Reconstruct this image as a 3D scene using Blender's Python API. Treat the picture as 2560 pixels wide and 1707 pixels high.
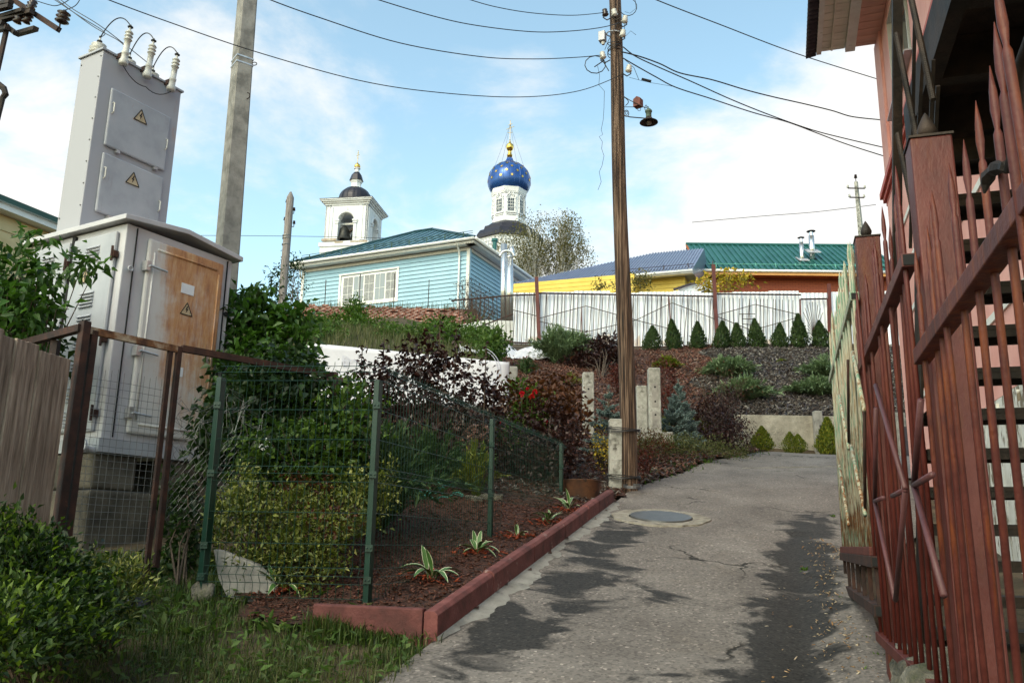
import bpy, math, random
import numpy as np
from mathutils import Vector, Matrix
for _o in list(bpy.data.objects): bpy.data.objects.remove(_o)
scn = bpy.context.scene
col = scn.collection
random.seed(7); rng = np.random.default_rng(7)
R = math.radians
# ------------------------------------------------------------ camera
F = 2150.0; PH = R(13.1); RO = R(1.0); EZ = 1.55
cf = np.array([0, math.cos(PH), math.sin(PH)]); _r = np.array([1., 0, 0]); _u = np.array([0, -math.sin(PH), math.cos(PH)])
cr = _r*math.cos(RO)+_u*math.sin(RO); cu = _u*math.cos(RO)-_r*math.sin(RO)
cam = bpy.data.cameras.new('camera'); camo = bpy.data.objects.new('camera', cam); col.objects.link(camo)
cam.sensor_width = 36.0; cam.lens = 36*F/2560; cam.clip_start = 0.05; cam.clip_end = 3000
M = Matrix(((cr[0], cu[0], -cf[0], 0), (cr[1], cu[1], -cf[1], 0), (cr[2], cu[2], -cf[2], EZ), (0, 0, 0, 1)))
camo.matrix_world = M
scn.camera = camo
# ------------------------------------------------------------ world, sun, exposure
SUN_EL, SUN_AZ = 42.0, 215.0      # azimuth clockwise from +Y: behind the camera, to the left
w = bpy.data.worlds.new('World'); scn.world = w; w.use_nodes = True
nt = w.node_tree; nt.nodes.clear(); N = nt.nodes.new; L = nt.links.new
out = N('ShaderNodeOutputWorld'); bg = N('ShaderNodeBackground'); bg.inputs['Strength'].default_value = 0.1
L(bg.outputs[0], out.inputs[0])
sky = N('ShaderNodeTexSky'); sky.sky_type = 'NISHITA'; sky.sun_disc = False
sky.sun_elevation = R(SUN_EL); sky.sun_rotation = R(SUN_AZ); sky.air_density = 1.0; sky.dust_density = 2.5; sky.ozone_density = 1.0; sky.altitude = 150
tc = N('ShaderNodeTexCoord'); sep = N('ShaderNodeSeparateXYZ'); L(tc.outputs['Generated'], sep.inputs[0])
def mth(op, a, b=None, c=None, clamp=False):
    m = N('ShaderNodeMath'); m.operation = op; m.use_clamp = clamp
    for i, x in enumerate((a, b, c)):
        if x is None: continue
        if isinstance(x, (int, float)): m.inputs[i].default_value = x
        else: L(x, m.inputs[i])
    return m.outputs[0]
zz = mth('ADD', mth('MAXIMUM', sep.outputs[2], 0.0), 0.22)
cx = mth('DIVIDE', sep.outputs[0], zz); cy = mth('DIVIDE', sep.outputs[1], zz)
comb = N('ShaderNodeCombineXYZ'); L(cx, comb.inputs[0]); L(cy, comb.inputs[1])
def noise(scale, detail, rough, vec, dist=0.0):
    n = N('ShaderNodeTexNoise'); n.inputs['Scale'].default_value = scale; n.inputs['Detail'].default_value = detail
    n.inputs['Roughness'].default_value = rough; n.inputs['Distortion'].default_value = dist; L(vec, n.inputs['Vector']); return n.outputs[0]
n1 = noise(2.1, 10, 0.60, comb.outputs[0], 0.25); n2 = noise(0.55, 3, 0.5, comb.outputs[0])
def blob(px, py, sharp):      # a bank of cloud round a direction of the sky
    v = cf+cr*(px-1280)/F-cu*(py-853.5)/F; v = v/np.linalg.norm(v)
    d = N('ShaderNodeVectorMath'); d.operation = 'DOT_PRODUCT'; L(tc.outputs['Generated'], d.inputs[0]); d.inputs[1].default_value = tuple(v)
    return mth('POWER', mth('MAXIMUM', d.outputs['Value'], 0.0), sharp)
banks = None
for px_, py_, sh, wt in ((1780, 460, 26, .34), (2150, 400, 60, .22), (760, 110, 70, .2), (-100, 480, 60, .22), (1330, 220, 260, .17), (1100, 640, 70, .2), (-1500, 300, 10, .2), (4200, 300, 10, .2)):
    b = mth('MULTIPLY', blob(px_, py_, sh), wt); banks = b if banks is None else mth('ADD', banks, b)
for px_, py_, sh, wt in ((1150, 380, 90, .13), (1850, 60, 60, .22), (1480, 330, 160, .16)):
    banks = mth('SUBTRACT', banks, mth('MULTIPLY', blob(px_, py_, sh), wt))
dens = mth('ADD', mth('ADD', mth('MULTIPLY', n1, 0.75), mth('MULTIPLY', n2, 0.28)), banks)
mr = N('ShaderNodeMapRange'); mr.interpolation_type = 'SMOOTHSTEP'; L(dens, mr.inputs[0])
mr.inputs[1].default_value = 0.65; mr.inputs[2].default_value = 0.84
tint = N('ShaderNodeMixRGB'); tint.blend_type = 'MULTIPLY'; tint.inputs[0].default_value = 1.0; tint.inputs[2].default_value = (3.7, 3.9, 3.1, 1)
L(sky.outputs[0], tint.inputs[1])
mx = N('ShaderNodeMixRGB'); L(mr.outputs[0], mx.inputs[0]); L(tint.outputs[0], mx.inputs[1]); mx.inputs[2].default_value = (10.2, 10.1, 9.8, 1)
L(mx.outputs[0], bg.inputs[0])
sl = bpy.data.lights.new('sun', 'SUN'); sl.energy = 0.7; sl.angle = R(18); sl.color = (1.0, 0.92, 0.80)
so = bpy.data.objects.new('sun', sl); col.objects.link(so)
_d = Vector((math.sin(R(SUN_AZ))*math.cos(R(SUN_EL)), math.cos(R(SUN_AZ))*math.cos(R(SUN_EL)), math.sin(R(SUN_EL))))
so.rotation_euler = _d.to_track_quat('Z', 'Y').to_euler(); so.location = _d*60
vs = scn.view_settings; vs.view_transform = 'Standard'; vs.look = 'None'; vs.exposure = 0.1; vs.gamma = 1.0; vs.use_curve_mapping = False
scn.render.engine = 'CYCLES'; scn.cycles.max_bounces = 6; scn.cycles.transparent_max_bounces = 8
# ------------------------------------------------------------ pixel helpers
def V3(*a): return np.array(a, float)
def ray(a, b): return cf+cr*(a-1280)/F-cu*(b-853.5)/F
def P(a, b, d):                 # the point d metres ahead along the ray of a pixel
    v = ray(a, b); return V3(0, 0, EZ)+v*(d/v[1])
WT = V3(.3, .954, 0); WN = V3(.954, -.3, 0)   # along the lane, across it to the right
def W(t, n, z=0.0): return WT*t+WN*n+V3(0, 0, z)
def tn(x, y): return x*.3+y*.954, x*.954-y*.3
def Q(a, b, n):                 # the point where a pixel's ray meets the upright plane n
    v = ray(a, b); s = n/(v[0]*.954-v[1]*.3); return V3(0, 0, EZ)+v*s
# ------------------------------------------------------------ terrain height
PR = {-600: [(-60, -11.7), (0, 0), (10, 1.95), (14, 2.8), (22, 5.6), (34, 9.0), (45, 10.5), (120, 15), (700, 16)],
 300: [(-60, -11.7), (0, 0), (10, 1.95), (14, 2.9), (22, 6.0), (33, 9.6), (37, 10.4), (45, 11), (120, 15), (700, 16)],
 700: [(-60, -11.7), (0, 0), (8, 1.56), (11, 2.4), (14, 3.3), (16, 4.2), (22, 6.5), (33, 9.9), (35.5, 10.9), (45, 11.2), (120, 15), (700, 16)],
 1000: [(-60, -11.7), (0, 0), (8, 1.56), (11.5, 2.75), (14, 3.4), (16, 4.3), (22, 6.5), (32, 9.7), (35, 10.9), (45, 11.2), (120, 15), (700, 16)],
 1280: [(-60, -11.7), (0, 0), (8.6, 1.68), (11, 2.35), (14, 3.3), (18, 4.6), (23, 6.4), (26, 7.4), (33, 9.2), (36, 10.4), (45, 11), (120, 15), (700, 16)],
 1500: [(-60, -11.7), (0, 0), (10.6, 2.07), (12.5, 2.5), (15, 3.3), (18, 4.5), (23, 6.3), (25.5, 7.4), (33, 8.7), (45, 9.8), (120, 15), (700, 16)],
 1700: [(-60, -11.7), (0, 0), (13.5, 2.63), (16, 3.35), (18.5, 4.25), (25.5, 7.4), (33, 8.5), (45, 9.6), (120, 15), (700, 16)],
 1850: [(-60, -11.7), (0, 0), (15.5, 3.02), (17, 3.34), (18, 3.5), (18.55, 3.52), (18.7, 4.28), (25.3, 7.4), (33, 8.3), (45, 9.5), (120, 15), (700, 16)],
 2100: [(-60, -11.7), (0, 0), (16, 3.12), (17.2, 3.34), (18.55, 3.45), (18.7, 4.28), (25.3, 7.45), (33, 8.3), (45, 9.5), (120, 15), (700, 16)],
 3200: [(-60, -11.7), (0, 0), (16, 3.12), (17.2, 3.34), (18.55, 3.45), (18.7, 4.28), (25.3, 7.45), (33, 8.3), (45, 9.5), (120, 15), (700, 16)]}
_ck = sorted(PR); _prof = [(np.array([p[0] for p in PR[k]], float), np.array([p[1] for p in PR[k]], float)) for k in _ck]
def H(x, y):
    x = np.asarray(x, float); y = np.asarray(y, float)
    c = 1280+F*x/np.maximum(y, 3.0)
    zs = np.stack([np.interp(y, a, b) for a, b in _prof])
    i = np.clip(np.searchsorted(_ck, c)-1, 0, len(_ck)-2); ck = np.array(_ck, float)
    f = np.clip((c-ck[i])/(ck[i+1]-ck[i]), 0, 1)
    idx = np.indices(c.shape)
    z0 = zs[(i,)+tuple(idx)]; z1 = zs[(i+1,)+tuple(idx)]
    return z0*(1-f)+z1*f
def h(x, y): return float(H(np.array([x]), np.array([y]))[0])
def PG(a, b):                   # pixel onto the ground
    d = np.arange(2.0, 60, .02); v = ray(a, b); pts = V3(0, 0, EZ)+np.outer(d/v[1], v)
    hit = np.nonzero(pts[:, 2] <= H(pts[:, 0], pts[:, 1])+.002)[0]
    return pts[hit[0]] if len(hit) else pts[-1]
# ------------------------------------------------------------ mesh building
ORG = {}
def tag(o, label=None, cat=None, group=None, kind=None):
    if label: o['label'] = label
    if cat: o['category'] = cat
    if group: o['group'] = group
    if kind: o['kind'] = kind
    return o
def thing(name, label, cat, loc=(0, 0, 0), group=None, kind=None):
    o = bpy.data.objects.new(name, None); o.empty_display_size = .1; col.objects.link(o)
    o.location = tuple(float(v) for v in loc); ORG[o.name] = np.array(loc, float); tag(o, label, cat, group, kind); return o
def org(o): return ORG.get(o.name, np.zeros(3)) if o else np.zeros(3)
def link(name, me, mats, parent=None, origin=None):
    o = bpy.data.objects.new(name, me); col.objects.link(o)
    for m in (mats if isinstance(mats, (list, tuple)) else [mats]): me.materials.append(m) if len(me.materials) < 4 and m is not None and me.users <= 1 else None
    po = org(parent); oo = po if origin is None else np.array(origin, float)
    o.location = tuple(oo-po); ORG[o.name] = oo
    if parent: o.parent = parent
    return o
class MB:
    def __init__(s): s.v = []; s.f = []; s.uv = None
    def add(s, vs, fs):
        b = len(s.v); s.v += [tuple(map(float, p)) for p in vs]; s.f += [tuple(i+b for i in f) for f in fs]; return s
    def box(s, c, ax, ay=None, az=None):     # centre, half axes (or half sizes)
        if ay is None: ax, ay, az = (ax[0], 0, 0), (0, ax[1], 0), (0, 0, ax[2])
        c, x, y, z = (np.array(q, float) for q in (c, ax, ay, az))
        p = [c+i*x+j*y+k*z for k in (-1, 1) for j in (-1, 1) for i in (-1, 1)]
        f = [(0, 2, 3, 1), (4, 5, 7, 6), (0, 1, 5, 4), (2, 6, 7, 3), (0, 4, 6, 2), (1, 3, 7, 5)]
        if np.dot(np.cross(x, y), z) < 0: f = [q[::-1] for q in f]
        return s.add(p, f)
    def bar(s, a, b, w, hh, up=(0, 0, 1)):   # a box along a-b
        a = np.array(a, float); b = np.array(b, float); d = b-a; l = np.linalg.norm(d); d = d/l
        up = np.array(up, float); sx = np.cross(d, up)
        if np.linalg.norm(sx) < 1e-4: sx = np.cross(d, (1, 0, 0.1))
        sx /= np.linalg.norm(sx); uz = np.cross(sx, d)
        return s.box((a+b)/2, d*l/2, sx*w/2, uz*hh/2)
    def tube(s, pts, rad, n=6, cap=True):
        pts = [np.array(p, float) for p in pts]; m = len(pts)
        rad = [rad]*m if np.isscalar(rad) else list(rad)
        vs = []; prev = None
        for i, p in enumerate(pts):
            d = pts[min(i+1, m-1)]-pts[max(i-1, 0)]; d = d/(np.linalg.norm(d)+1e-9)
            if prev is None:
                a = np.cross(d, (0, 0, 1)) if abs(d[2]) < .9 else np.cross(d, (1, 0, 0))
            else: a = prev-d*np.dot(prev, d)
            a = a/(np.linalg.norm(a)+1e-9); prev = a; b = np.cross(d, a)
            vs += [p+rad[i]*(a*math.cos(2*math.pi*k/n)+b*math.sin(2*math.pi*k/n)) for k in range(n)]
        fs = [(i*n+k, i*n+(k+1) % n, (i+1)*n+(k+1) % n, (i+1)*n+k) for i in range(m-1) for k in range(n)]
        if cap: fs += [tuple(range(n))[::-1], tuple((m-1)*n+k for k in range(n))]
        return s.add(vs, fs)
    def lathe(s, prof, c=(0, 0, 0), n=16, axis=(0, 0, 1), rot=0.0, cap=True):   # prof: (radius, height)
        ax = np.array(axis, float); ax /= np.linalg.norm(ax)
        a = np.cross(ax, (0, 1, 0)) if abs(ax[1]) < .9 else np.cross(ax, (1, 0, 0)); a /= np.linalg.norm(a); b = np.cross(ax, a); c = np.array(c, float)
        vs = [c+ax*z+r*(a*math.cos(rot+2*math.pi*k/n)+b*math.sin(rot+2*math.pi*k/n)) for r, z in prof for k in range(n)]
        m = len(prof); fs = [(i*n+k, i*n+(k+1) % n, (i+1)*n+(k+1) % n, (i+1)*n+k) for i in range(m-1) for k in range(n)]
        if cap: fs += [tuple(range(n))[::-1], tuple((m-1)*n+k for k in range(n))]
        return s.add(vs, fs)
    def poly(s, pts, off):                   # a flat outline given a thickness vector
        n = len(pts); p = [np.array(q, float) for q in pts]; o = np.array(off, float)
        return s.add(p+[q+o for q in p], [tuple(range(n))[::-1], tuple(range(n, 2*n))]+[(i, (i+1) % n, n+(i+1) % n, n+i) for i in range(n)])
    def build(s, name, mat, parent=None, smooth=False, bevel=0, origin=None, seg=2):
        po = org(parent) if origin is None else np.array(origin, float)
        me = bpy.data.meshes.new(name); v = np.array(s.v)-po
        me.from_pydata([tuple(q) for q in v], [], s.f); me.update()
        if smooth: me.polygons.foreach_set('use_smooth', [True]*len(me.polygons))
        o = link(name, me, mat, parent, po)
        if bevel:
            b = o.modifiers.new('bevel', 'BEVEL'); b.width = bevel; b.segments = seg; b.limit_method = 'ANGLE'
        return o
def npmesh(name, verts, tris, mat, parent=None, origin=None, uv=None, smooth=False):   # numpy triangles
    po = org(parent) if origin is None else np.array(origin, float)
    me = bpy.data.meshes.new(name); verts = np.asarray(verts, np.float32)-po.astype(np.float32); tris = np.asarray(tris, np.int32); k = tris.shape[1]
    me.vertices.add(len(verts)); me.vertices.foreach_set('co', verts.ravel())
    me.loops.add(tris.size); me.loops.foreach_set('vertex_index', tris.ravel())
    me.polygons.add(len(tris)); me.polygons.foreach_set('loop_start', np.arange(0, tris.size, k, dtype=np.int32))
    me.polygons.foreach_set('loop_total', np.full(len(tris), k, np.int32))
    if smooth: me.polygons.foreach_set('use_smooth', [True]*len(tris))
    me.update(calc_edges=True); me.validate()
    if uv is not None:
        l = me.uv_layers.new(name='uv'); l.data.foreach_set('uv', np.asarray(uv, np.float32)[tris.ravel()].ravel())
    return link(name, me, mat, parent, po)
def cp(o, parent=None, loc=None, rot=None, scale=None):
    c = o.copy(); col.objects.link(c)
    c.parent = parent
    if loc is not None: c.location = tuple(float(q) for q in loc)
    if rot is not None: c.rotation_euler = rot
    if scale is not None: c.scale = (scale,)*3 if np.isscalar(scale) else scale
    return c
def cptree(root, loc, rotz=0.0, scale=1.0, label=None):
    r = cp(root, None, loc, (0, 0, rotz), scale)
    if label: r['label'] = label
    for ch in list(root.children):
        c = cp(ch, r)
        for g in list(ch.children): cp(g, c)
    return r
# ------------------------------------------------------------ materials
class MT:
    def __init__(s, name):
        s.m = bpy.data.materials.new(name); s.m.use_nodes = True; s.t = s.m.node_tree; s.b = s.t.nodes['Principled BSDF']; s.o = s.t.nodes['Material Output']
        s.tc = s.n('ShaderNodeTexCoord')
    def n(s, k): return s.t.nodes.new(k)
    def l(s, a, b): s.t.links.new(a, b)
    def vec(s, stretch=(1, 1, 1), src='Object'):
        m = s.n('ShaderNodeMapping'); m.inputs['Scale'].default_value = stretch; s.l(s.tc.outputs[src], m.inputs[0]); return m.outputs[0]
    def noise(s, scale, detail=6, rough=.6, stretch=(1, 1, 1), dist=0.0, src='Object'):
        n = s.n('ShaderNodeTexNoise'); n.inputs['Scale'].default_value = scale; n.inputs['Detail'].default_value = detail; n.inputs['Roughness'].default_value = rough; n.inputs['Distortion'].default_value = dist
        s.l(s.vec(stretch, src), n.inputs['Vector']); return n.outputs[0]
    def ramp(s, fac, stops):
        r = s.n('ShaderNodeValToRGB'); e = r.color_ramp.elements
        while len(e) < len(stops): e.new(.5)
        for i, (p, c) in enumerate(stops): e[i].position = p; e[i].color = tuple(c)+((1,) if len(c) == 3 else ())
        s.l(fac, r.inputs[0]); return r.outputs[0]
    def mix(s, fac, a, b, mode='MIX'):
        m = s.n('ShaderNodeMixRGB'); m.blend_type = mode
        for i, x in enumerate((fac, a, b)):
            if isinstance(x, (int, float)): m.inputs[i].default_value = x
            elif isinstance(x, tuple): m.inputs[i].default_value = x+((1,) if len(x) == 3 else ())
            else: s.l(x, m.inputs[i])
        return m.outputs[0]
    def math(s, op, a, b=None, clamp=False):
        m = s.n('ShaderNodeMath'); m.operation = op; m.use_clamp = clamp
        for i, x in enumerate((a, b)):
            if x is None: continue
            if isinstance(x, (int, float)): m.inputs[i].default_value = x
            else: s.l(x, m.inputs[i])
        return m.outputs[0]
    def step(s, fac, a, b):
        m = s.n('ShaderNodeMapRange'); m.interpolation_type = 'SMOOTHSTEP'; m.inputs[1].default_value = a; m.inputs[2].default_value = b; s.l(fac, m.inputs[0]); return m.outputs[0]
    def xyz(s, src='Object'):
        q = s.n('ShaderNodeSeparateXYZ'); s.l(s.tc.outputs[src], q.inputs[0]); return q.outputs
    def bump(s, hgt, strength, dist=.02):
        b = s.n('ShaderNodeBump'); b.inputs['Strength'].default_value = strength; b.inputs['Distance'].default_value = dist; s.l(hgt, b.inputs['Height']); s.l(b.outputs[0], s.b.inputs['Normal'])
    def set(s, **k):
        for a, v in k.items():
            i = s.b.inputs[{'col': 'Base Color', 'rough': 'Roughness', 'metal': 'Metallic', 'spec': 'Specular IOR Level', 'trans': 'Transmission Weight', 'alpha': 'Alpha'}[a]]
            if isinstance(v, (int, float)): i.default_value = v
            elif isinstance(v, tuple): i.default_value = v+((1,) if len(v) == 3 else ())
            else: s.l(v, i)
        return s
def mat(name, cols, scale=5, rough=.7, bump=0., bscale=60, metal=0, stretch=(1, 1, 1), island=0., objrand=0., wear=None, spec=.4, bdist=.01, lo=.36, hi=.64):
    m = MT(name); k = len(cols)
    if k == 1: c = m.mix(0, cols[0], cols[0])
    else: c = m.ramp(m.noise(scale, 6, .6, stretch), [(lo+(hi-lo)*i/(k-1), q) for i, q in enumerate(cols)])
    if wear:       # colour, scale, low, high, stretch
        c = m.mix(m.step(m.noise(wear[1], 7, .65, wear[4] if len(wear) > 4 else (1, 1, 1)), wear[2], wear[3]), c, wear[0])
    if island:
        g = m.n('ShaderNodeNewGeometry'); c = m.mix(1.0, c, m.ramp(g.outputs['Random Per Island'], [(0, (1-island,)*3), (1, (1+island,)*3)]), 'MULTIPLY')
    if objrand:
        g = m.n('ShaderNodeObjectInfo'); c = m.mix(1.0, c, m.ramp(g.outputs['Random'], [(0, (1-objrand,)*3), (1, (1+objrand*.6,)*3)]), 'MULTIPLY')
    m.set(col=c, rough=rough, metal=metal, spec=spec)
    if bump: m.bump(m.noise(bscale, 5, .6, stretch), bump, bdist)
    return m.m
def leafmat(name, cols, gloss=.5, tr=.35):   # colours picked leaf by leaf, some light shining through
    m = MT(name); g = m.n('ShaderNodeNewGeometry')
    c = m.ramp(g.outputs['Random Per Island'], [(i/max(1, len(cols)-1), q) for i, q in enumerate(cols)])
    m.set(col=c, rough=gloss, spec=.35)
    t = m.n('ShaderNodeBsdfTranslucent'); m.l(m.mix(1, c, (1.3, 1.35, .8), 'MULTIPLY'), t.inputs[0])
    x = m.n('ShaderNodeMixShader'); x.inputs[0].default_value = tr; m.l(m.b.outputs[0], x.inputs[1]); m.l(t.outputs[0], x.inputs[2]); m.l(x.outputs[0], m.o.inputs[0])
    return m.m
X = {}
X['ground'] = mat('soil and weeds', [(.035, .024, .014), (.06, .045, .025), (.10, .07, .042)], 2.5, .95, .5, 30, bdist=.03)
X['mulch'] = mat('brown mulch ground', [(.02, .009, .005), (.05, .018, .010), (.09, .03, .016)], 22, .8, .9, 55, bdist=.03)
X['mulchdark'] = mat('dark mulch ground', [(.008, .007, .006), (.016, .012, .010), (.03, .022, .017)], 14, .85, .9, 40, bdist=.04)
X['chip'] = leafmat('bark chips', [(.02, .009, .006), (.05, .017, .010), (.10, .03, .015), (.04, .014, .009), (.14, .055, .035), (.06, .02, .012)], .45, .0)
X['chipdark'] = leafmat('weathered wood chips', [(.012, .010, .009), (.035, .026, .021), (.10, .085, .075), (.02, .013, .010), (.24, .22, .20), (.03, .018, .014), (.05, .032, .026)], .55, .0)
X['chipmid'] = leafmat('mixed bark chips', [(.03, .012, .008), (.09, .032, .018), (.17, .065, .04), (.05, .02, .013), (.26, .17, .13), (.07, .022, .013), (.12, .04, .025)], .55, .0)
X['chipred'] = leafmat('orange red chips', [(.16, .025, .008), (.28, .05, .015), (.20, .03, .01)], .45, .0)
X['stone'] = mat('grey stone', [(.07, .065, .05), (.14, .13, .105), (.22, .20, .165)], 9, .9, .9, 30, bdist=.03, wear=((.05, .06, .025), 5, .5, .68))
X['gravel'] = leafmat('pale gravel and dry leaves', [(.34, .27, .17), (.22, .13, .06), (.42, .36, .27), (.28, .15, .06), (.16, .08, .035)], .8, .0)
X['concrete'] = mat('weathered concrete', [(.15, .145, .135), (.235, .225, .21), (.29, .28, .26)], 6, .9, .45, 70, wear=((.09, .085, .075), 4, .58, .8))
X['concretepale'] = mat('pale concrete', [(.20, .20, .18), (.30, .295, .27), (.38, .375, .35)], 7, .9, .8, 45, bdist=.02, wear=((.07, .065, .055), 5, .55, .68))
X['concretewall'] = mat('rough concrete wall', [(.22, .20, .165), (.31, .285, .235), (.40, .37, .31)], 3, .92, 1.0, 26, bdist=.03, wear=((.13, .12, .09), 1.6, .5, .75))
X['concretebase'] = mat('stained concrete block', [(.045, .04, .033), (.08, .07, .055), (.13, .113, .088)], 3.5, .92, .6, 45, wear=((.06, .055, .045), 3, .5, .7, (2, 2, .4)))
X['fillet'] = mat('cement strip', [(.19, .185, .17), (.27, .262, .245)], 7, .9, .6, 40, wear=((.10, .096, .09), 6, .54, .7))
X['kerb'] = mat('red concrete kerb', [(.075, .024, .022), (.12, .036, .033), (.165, .055, .05)], 6, .8, .5, 60, objrand=.22, wear=((.26, .17, .155), 11, .60, .70, (1, 1, 1)))
X['wood_old'] = mat('grey weathered boards', [(.13, .095, .07), (.26, .195, .15), (.40, .32, .255)], 3.6, .85, .7, 30, stretch=(8, 8, .7), objrand=.32, wear=((.07, .045, .03), 2.2, .62, .75, (4, 4, 1)))
X['wood_pole'] = mat('brown timber pole', [(.026, .014, .010), (.10, .058, .037), (.23, .155, .11)], 5.5, .85, 1.0, 9, stretch=(9, 9, .22), bdist=.05, lo=.40, hi=.60, wear=((.014, .010, .008), 3.2, .53, .66, (7, 7, .18)))
X['wood_grey'] = mat('silvered timber pole', [(.12, .105, .10), (.20, .175, .165), (.27, .24, .23)], 5, .85, .6, 30, stretch=(9, 9, .4))
X['rustbrown'] = mat('rust brown steel', [(.014, .006, .005), (.028, .011, .008), (.05, .018, .011)], 9, .75, .25, 60, wear=((.15, .05, .02), 12, .63, .75))
X['redpaint'] = mat('dark red painted steel', [(.060, .010, .008), (.090, .016, .012), (.12, .027, .021)], 7, .5, .25, 70, stretch=(1, 1, .5), wear=((.11, .026, .008), 5, .52, .70, (5, 5, .7)))
X['redrust'] = mat('dark red steel with orange rust', [(.055, .010, .008), (.082, .016, .012), (.11, .024, .018)], 7, .55, .25, 70, wear=((.17, .040, .009), 5, .47, .66, (5, 5, .6)))
X['purplepaint'] = mat('dull purple painted steel', [(.075, .026, .028), (.105, .038, .04)], 8, .5, .2, 60)
m = MT('green and white flaking paint'); _z = m.xyz()[2]
_c = m.ramp(m.noise(9, 6, .65, (5, 5, .35)), [(.30, (.10, .25, .165)), (.42, (.17, .28, .20)), (.5, (.46, .43, .34)), (.58, (.28, .22, .14)), (.68, (.15, .065, .025))])
_g = m.math('SUBTRACT', m.noise(9, 7, .7, (4, 4, .6)), m.math('MULTIPLY', _z, .16))
_c = m.mix(m.step(_g, .38, .54), _c, m.ramp(m.noise(30, 5, .6), [(.3, (.06, .022, .010)), (.6, (.20, .075, .022)), (.75, (.33, .15, .05))]))
m.set(col=_c, rough=.75, spec=.3); m.bump(m.noise(60, 5, .6), .35, .006); X['greenflake'] = m.m
X['steeldark'] = mat('dark brown steel', [(.012, .009, .008), (.026, .018, .014), (.045, .028, .020)], 7, .65, .3, 60, metal=.2)
X['greenpost'] = mat('green powder coat', [(.002, .022, .014), (.003, .030, .020)], 8, .42, .05, 90)
X['greenwire'] = mat('green coated wire', [(.008, .030, .020), (.012, .042, .03)], 8, .35)
X['wire_grey'] = mat('galvanised wire', [(.12, .12, .12), (.20, .20, .20)], 12, .45, metal=.6)
X['wire_black'] = mat('black cable', [(.010, .010, .012), (.018, .018, .02)], 12, .5)
X['wire_bare'] = mat('aluminium wire', [(.07, .07, .075), (.12, .12, .125)], 12, .5, metal=.5)
X['galv'] = mat('galvanised bolt', [(.42, .42, .43), (.6, .6, .6)], 12, .4, metal=.7)
X['porcelain'] = mat('grey porcelain', [(.42, .41, .38), (.55, .54, .50)], 8, .25, wear=((.22, .2, .17), 9, .6, .8))
X['browninsul'] = mat('brown glazed insulator', [(.02, .012, .010), (.04, .02, .014)], 8, .2)
X['cabinet'] = mat('grey painted cabinet', [(.30, .31, .345), (.355, .365, .40), (.39, .395, .43)], 2.5, .48, .05, 30, wear=((.27, .26, .27), 3, .62, .85, (3, 3, .4)))
X['cabinetwarm'] = mat('pale grey painted cabinet', [(.42, .41, .44), (.50, .49, .515)], 2.5, .48, .05, 30, wear=((.34, .30, .28), 4, .66, .85, (4, 4, .4)))
def rustspeck(m_):             # small rust blooms and drips let into a paint
    t = m_.node_tree; b = t.nodes['Principled BSDF']; src = b.inputs['Base Color'].links[0].from_socket
    q = MT.__new__(MT); q.m, q.t, q.b = m_, t, b; q.tc = t.nodes.new('ShaderNodeTexCoord')
    k = q.math('MULTIPLY', q.step(q.noise(3.1, 9, .7, (2.2, 2.2, .7)), .60, .70), q.step(q.noise(26, 5, .6, (1.5, 1.5, .35)), .46, .6))
    t.links.new(q.mix(q.math('MULTIPLY', k, .75), src, (.26, .12, .045)), b.inputs['Base Color'])
for _k in ('cabinet', 'cabinetwarm'): rustspeck(X[_k])
def rusty(name, base, door):     # paint bleeding rust in upright runs, kept to where the door or the box edge rusts
    m = MT(name); q = m.xyz(); z = q[2]; sx = m.math('ADD', m.math('MULTIPLY', q[0], .5), m.math('MULTIPLY', q[1], .866))
    runs = m.noise(5, 9, .68, (7, 7, .7)); bl = m.noise(3.2, 7, .65)
    if door:
        k = m.math('MULTIPLY', m.step(sx, -.40, -.06), m.step(z, -.5, .9)); k = m.math('ADD', m.math('MULTIPLY', k, .40), m.math('MULTIPLY', m.step(z, 1.35, 1.75), .10))
        msk = m.step(m.math('ADD', m.math('ADD', m.math('MULTIPLY', runs, .45), m.math('MULTIPLY', bl, .70)), k), .66, 1.06)
    else:
        k = m.math('MULTIPLY', m.step(sx, .36, .43), .45); msk = m.step(m.math('ADD', m.math('MULTIPLY', m.noise(2.4, 7, .65, (2, 2, .8)), .9), k), .86, 1.12)
    rc = m.ramp(m.noise(4.5, 9, .7, (4, 4, .8)), [(.25, (.56, .42, .26)), (.42, (.48, .24, .085)), (.56, (.38, .15, .04)), (.72, (.20, .065, .016))])
    c = m.mix(m.math('MULTIPLY', msk, .9), base, rc)
    m.set(col=c, rough=.6, spec=.35); m.bump(m.noise(50, 5), .1, .004); return m.m
X['rustdoor'] = rusty('white door bleeding rust', (.56, .54, .53), True)
X['ruststreak'] = rusty('grey paint with rust edge', (.35, .35, .385), False)
X['paper'] = mat('sun bleached paper', [(.62, .64, .70), (.7, .72, .76)], 9, .8)
X['signplate'] = mat('faded warning plate', [(.40, .30, .18), (.52, .42, .28)], 9, .7, wear=((.22, .12, .05), 12, .6, .75))
X['black'] = mat('black print', [(.012, .011, .010)], 5, .6)
X['darkgap'] = mat('dark gap', [(.01, .01, .011)], 5, .9)
m = MT('pink stucco'); _c = m.ramp(m.noise(1.6, 7, .6), [(.3, (.62, .29, .25)), (.55, (.70, .37, .32)), (.75, (.76, .44, .39))]); _c = m.mix(m.math('MULTIPLY', m.step(m.noise(4, 6, .6, (1, 1, .25)), .55, .8), .45), _c, (.60, .21, .165))
m.set(col=_c, rough=.85, spec=.2); m.bump(m.noise(45, 5), .2, .01); X['pink'] = m.m
X['pinktrim'] = mat('coral moulding', [(.40, .075, .055), (.48, .105, .075)], 4, .6, .1, 40, wear=((.5, .2, .16), 6, .6, .8))
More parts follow.
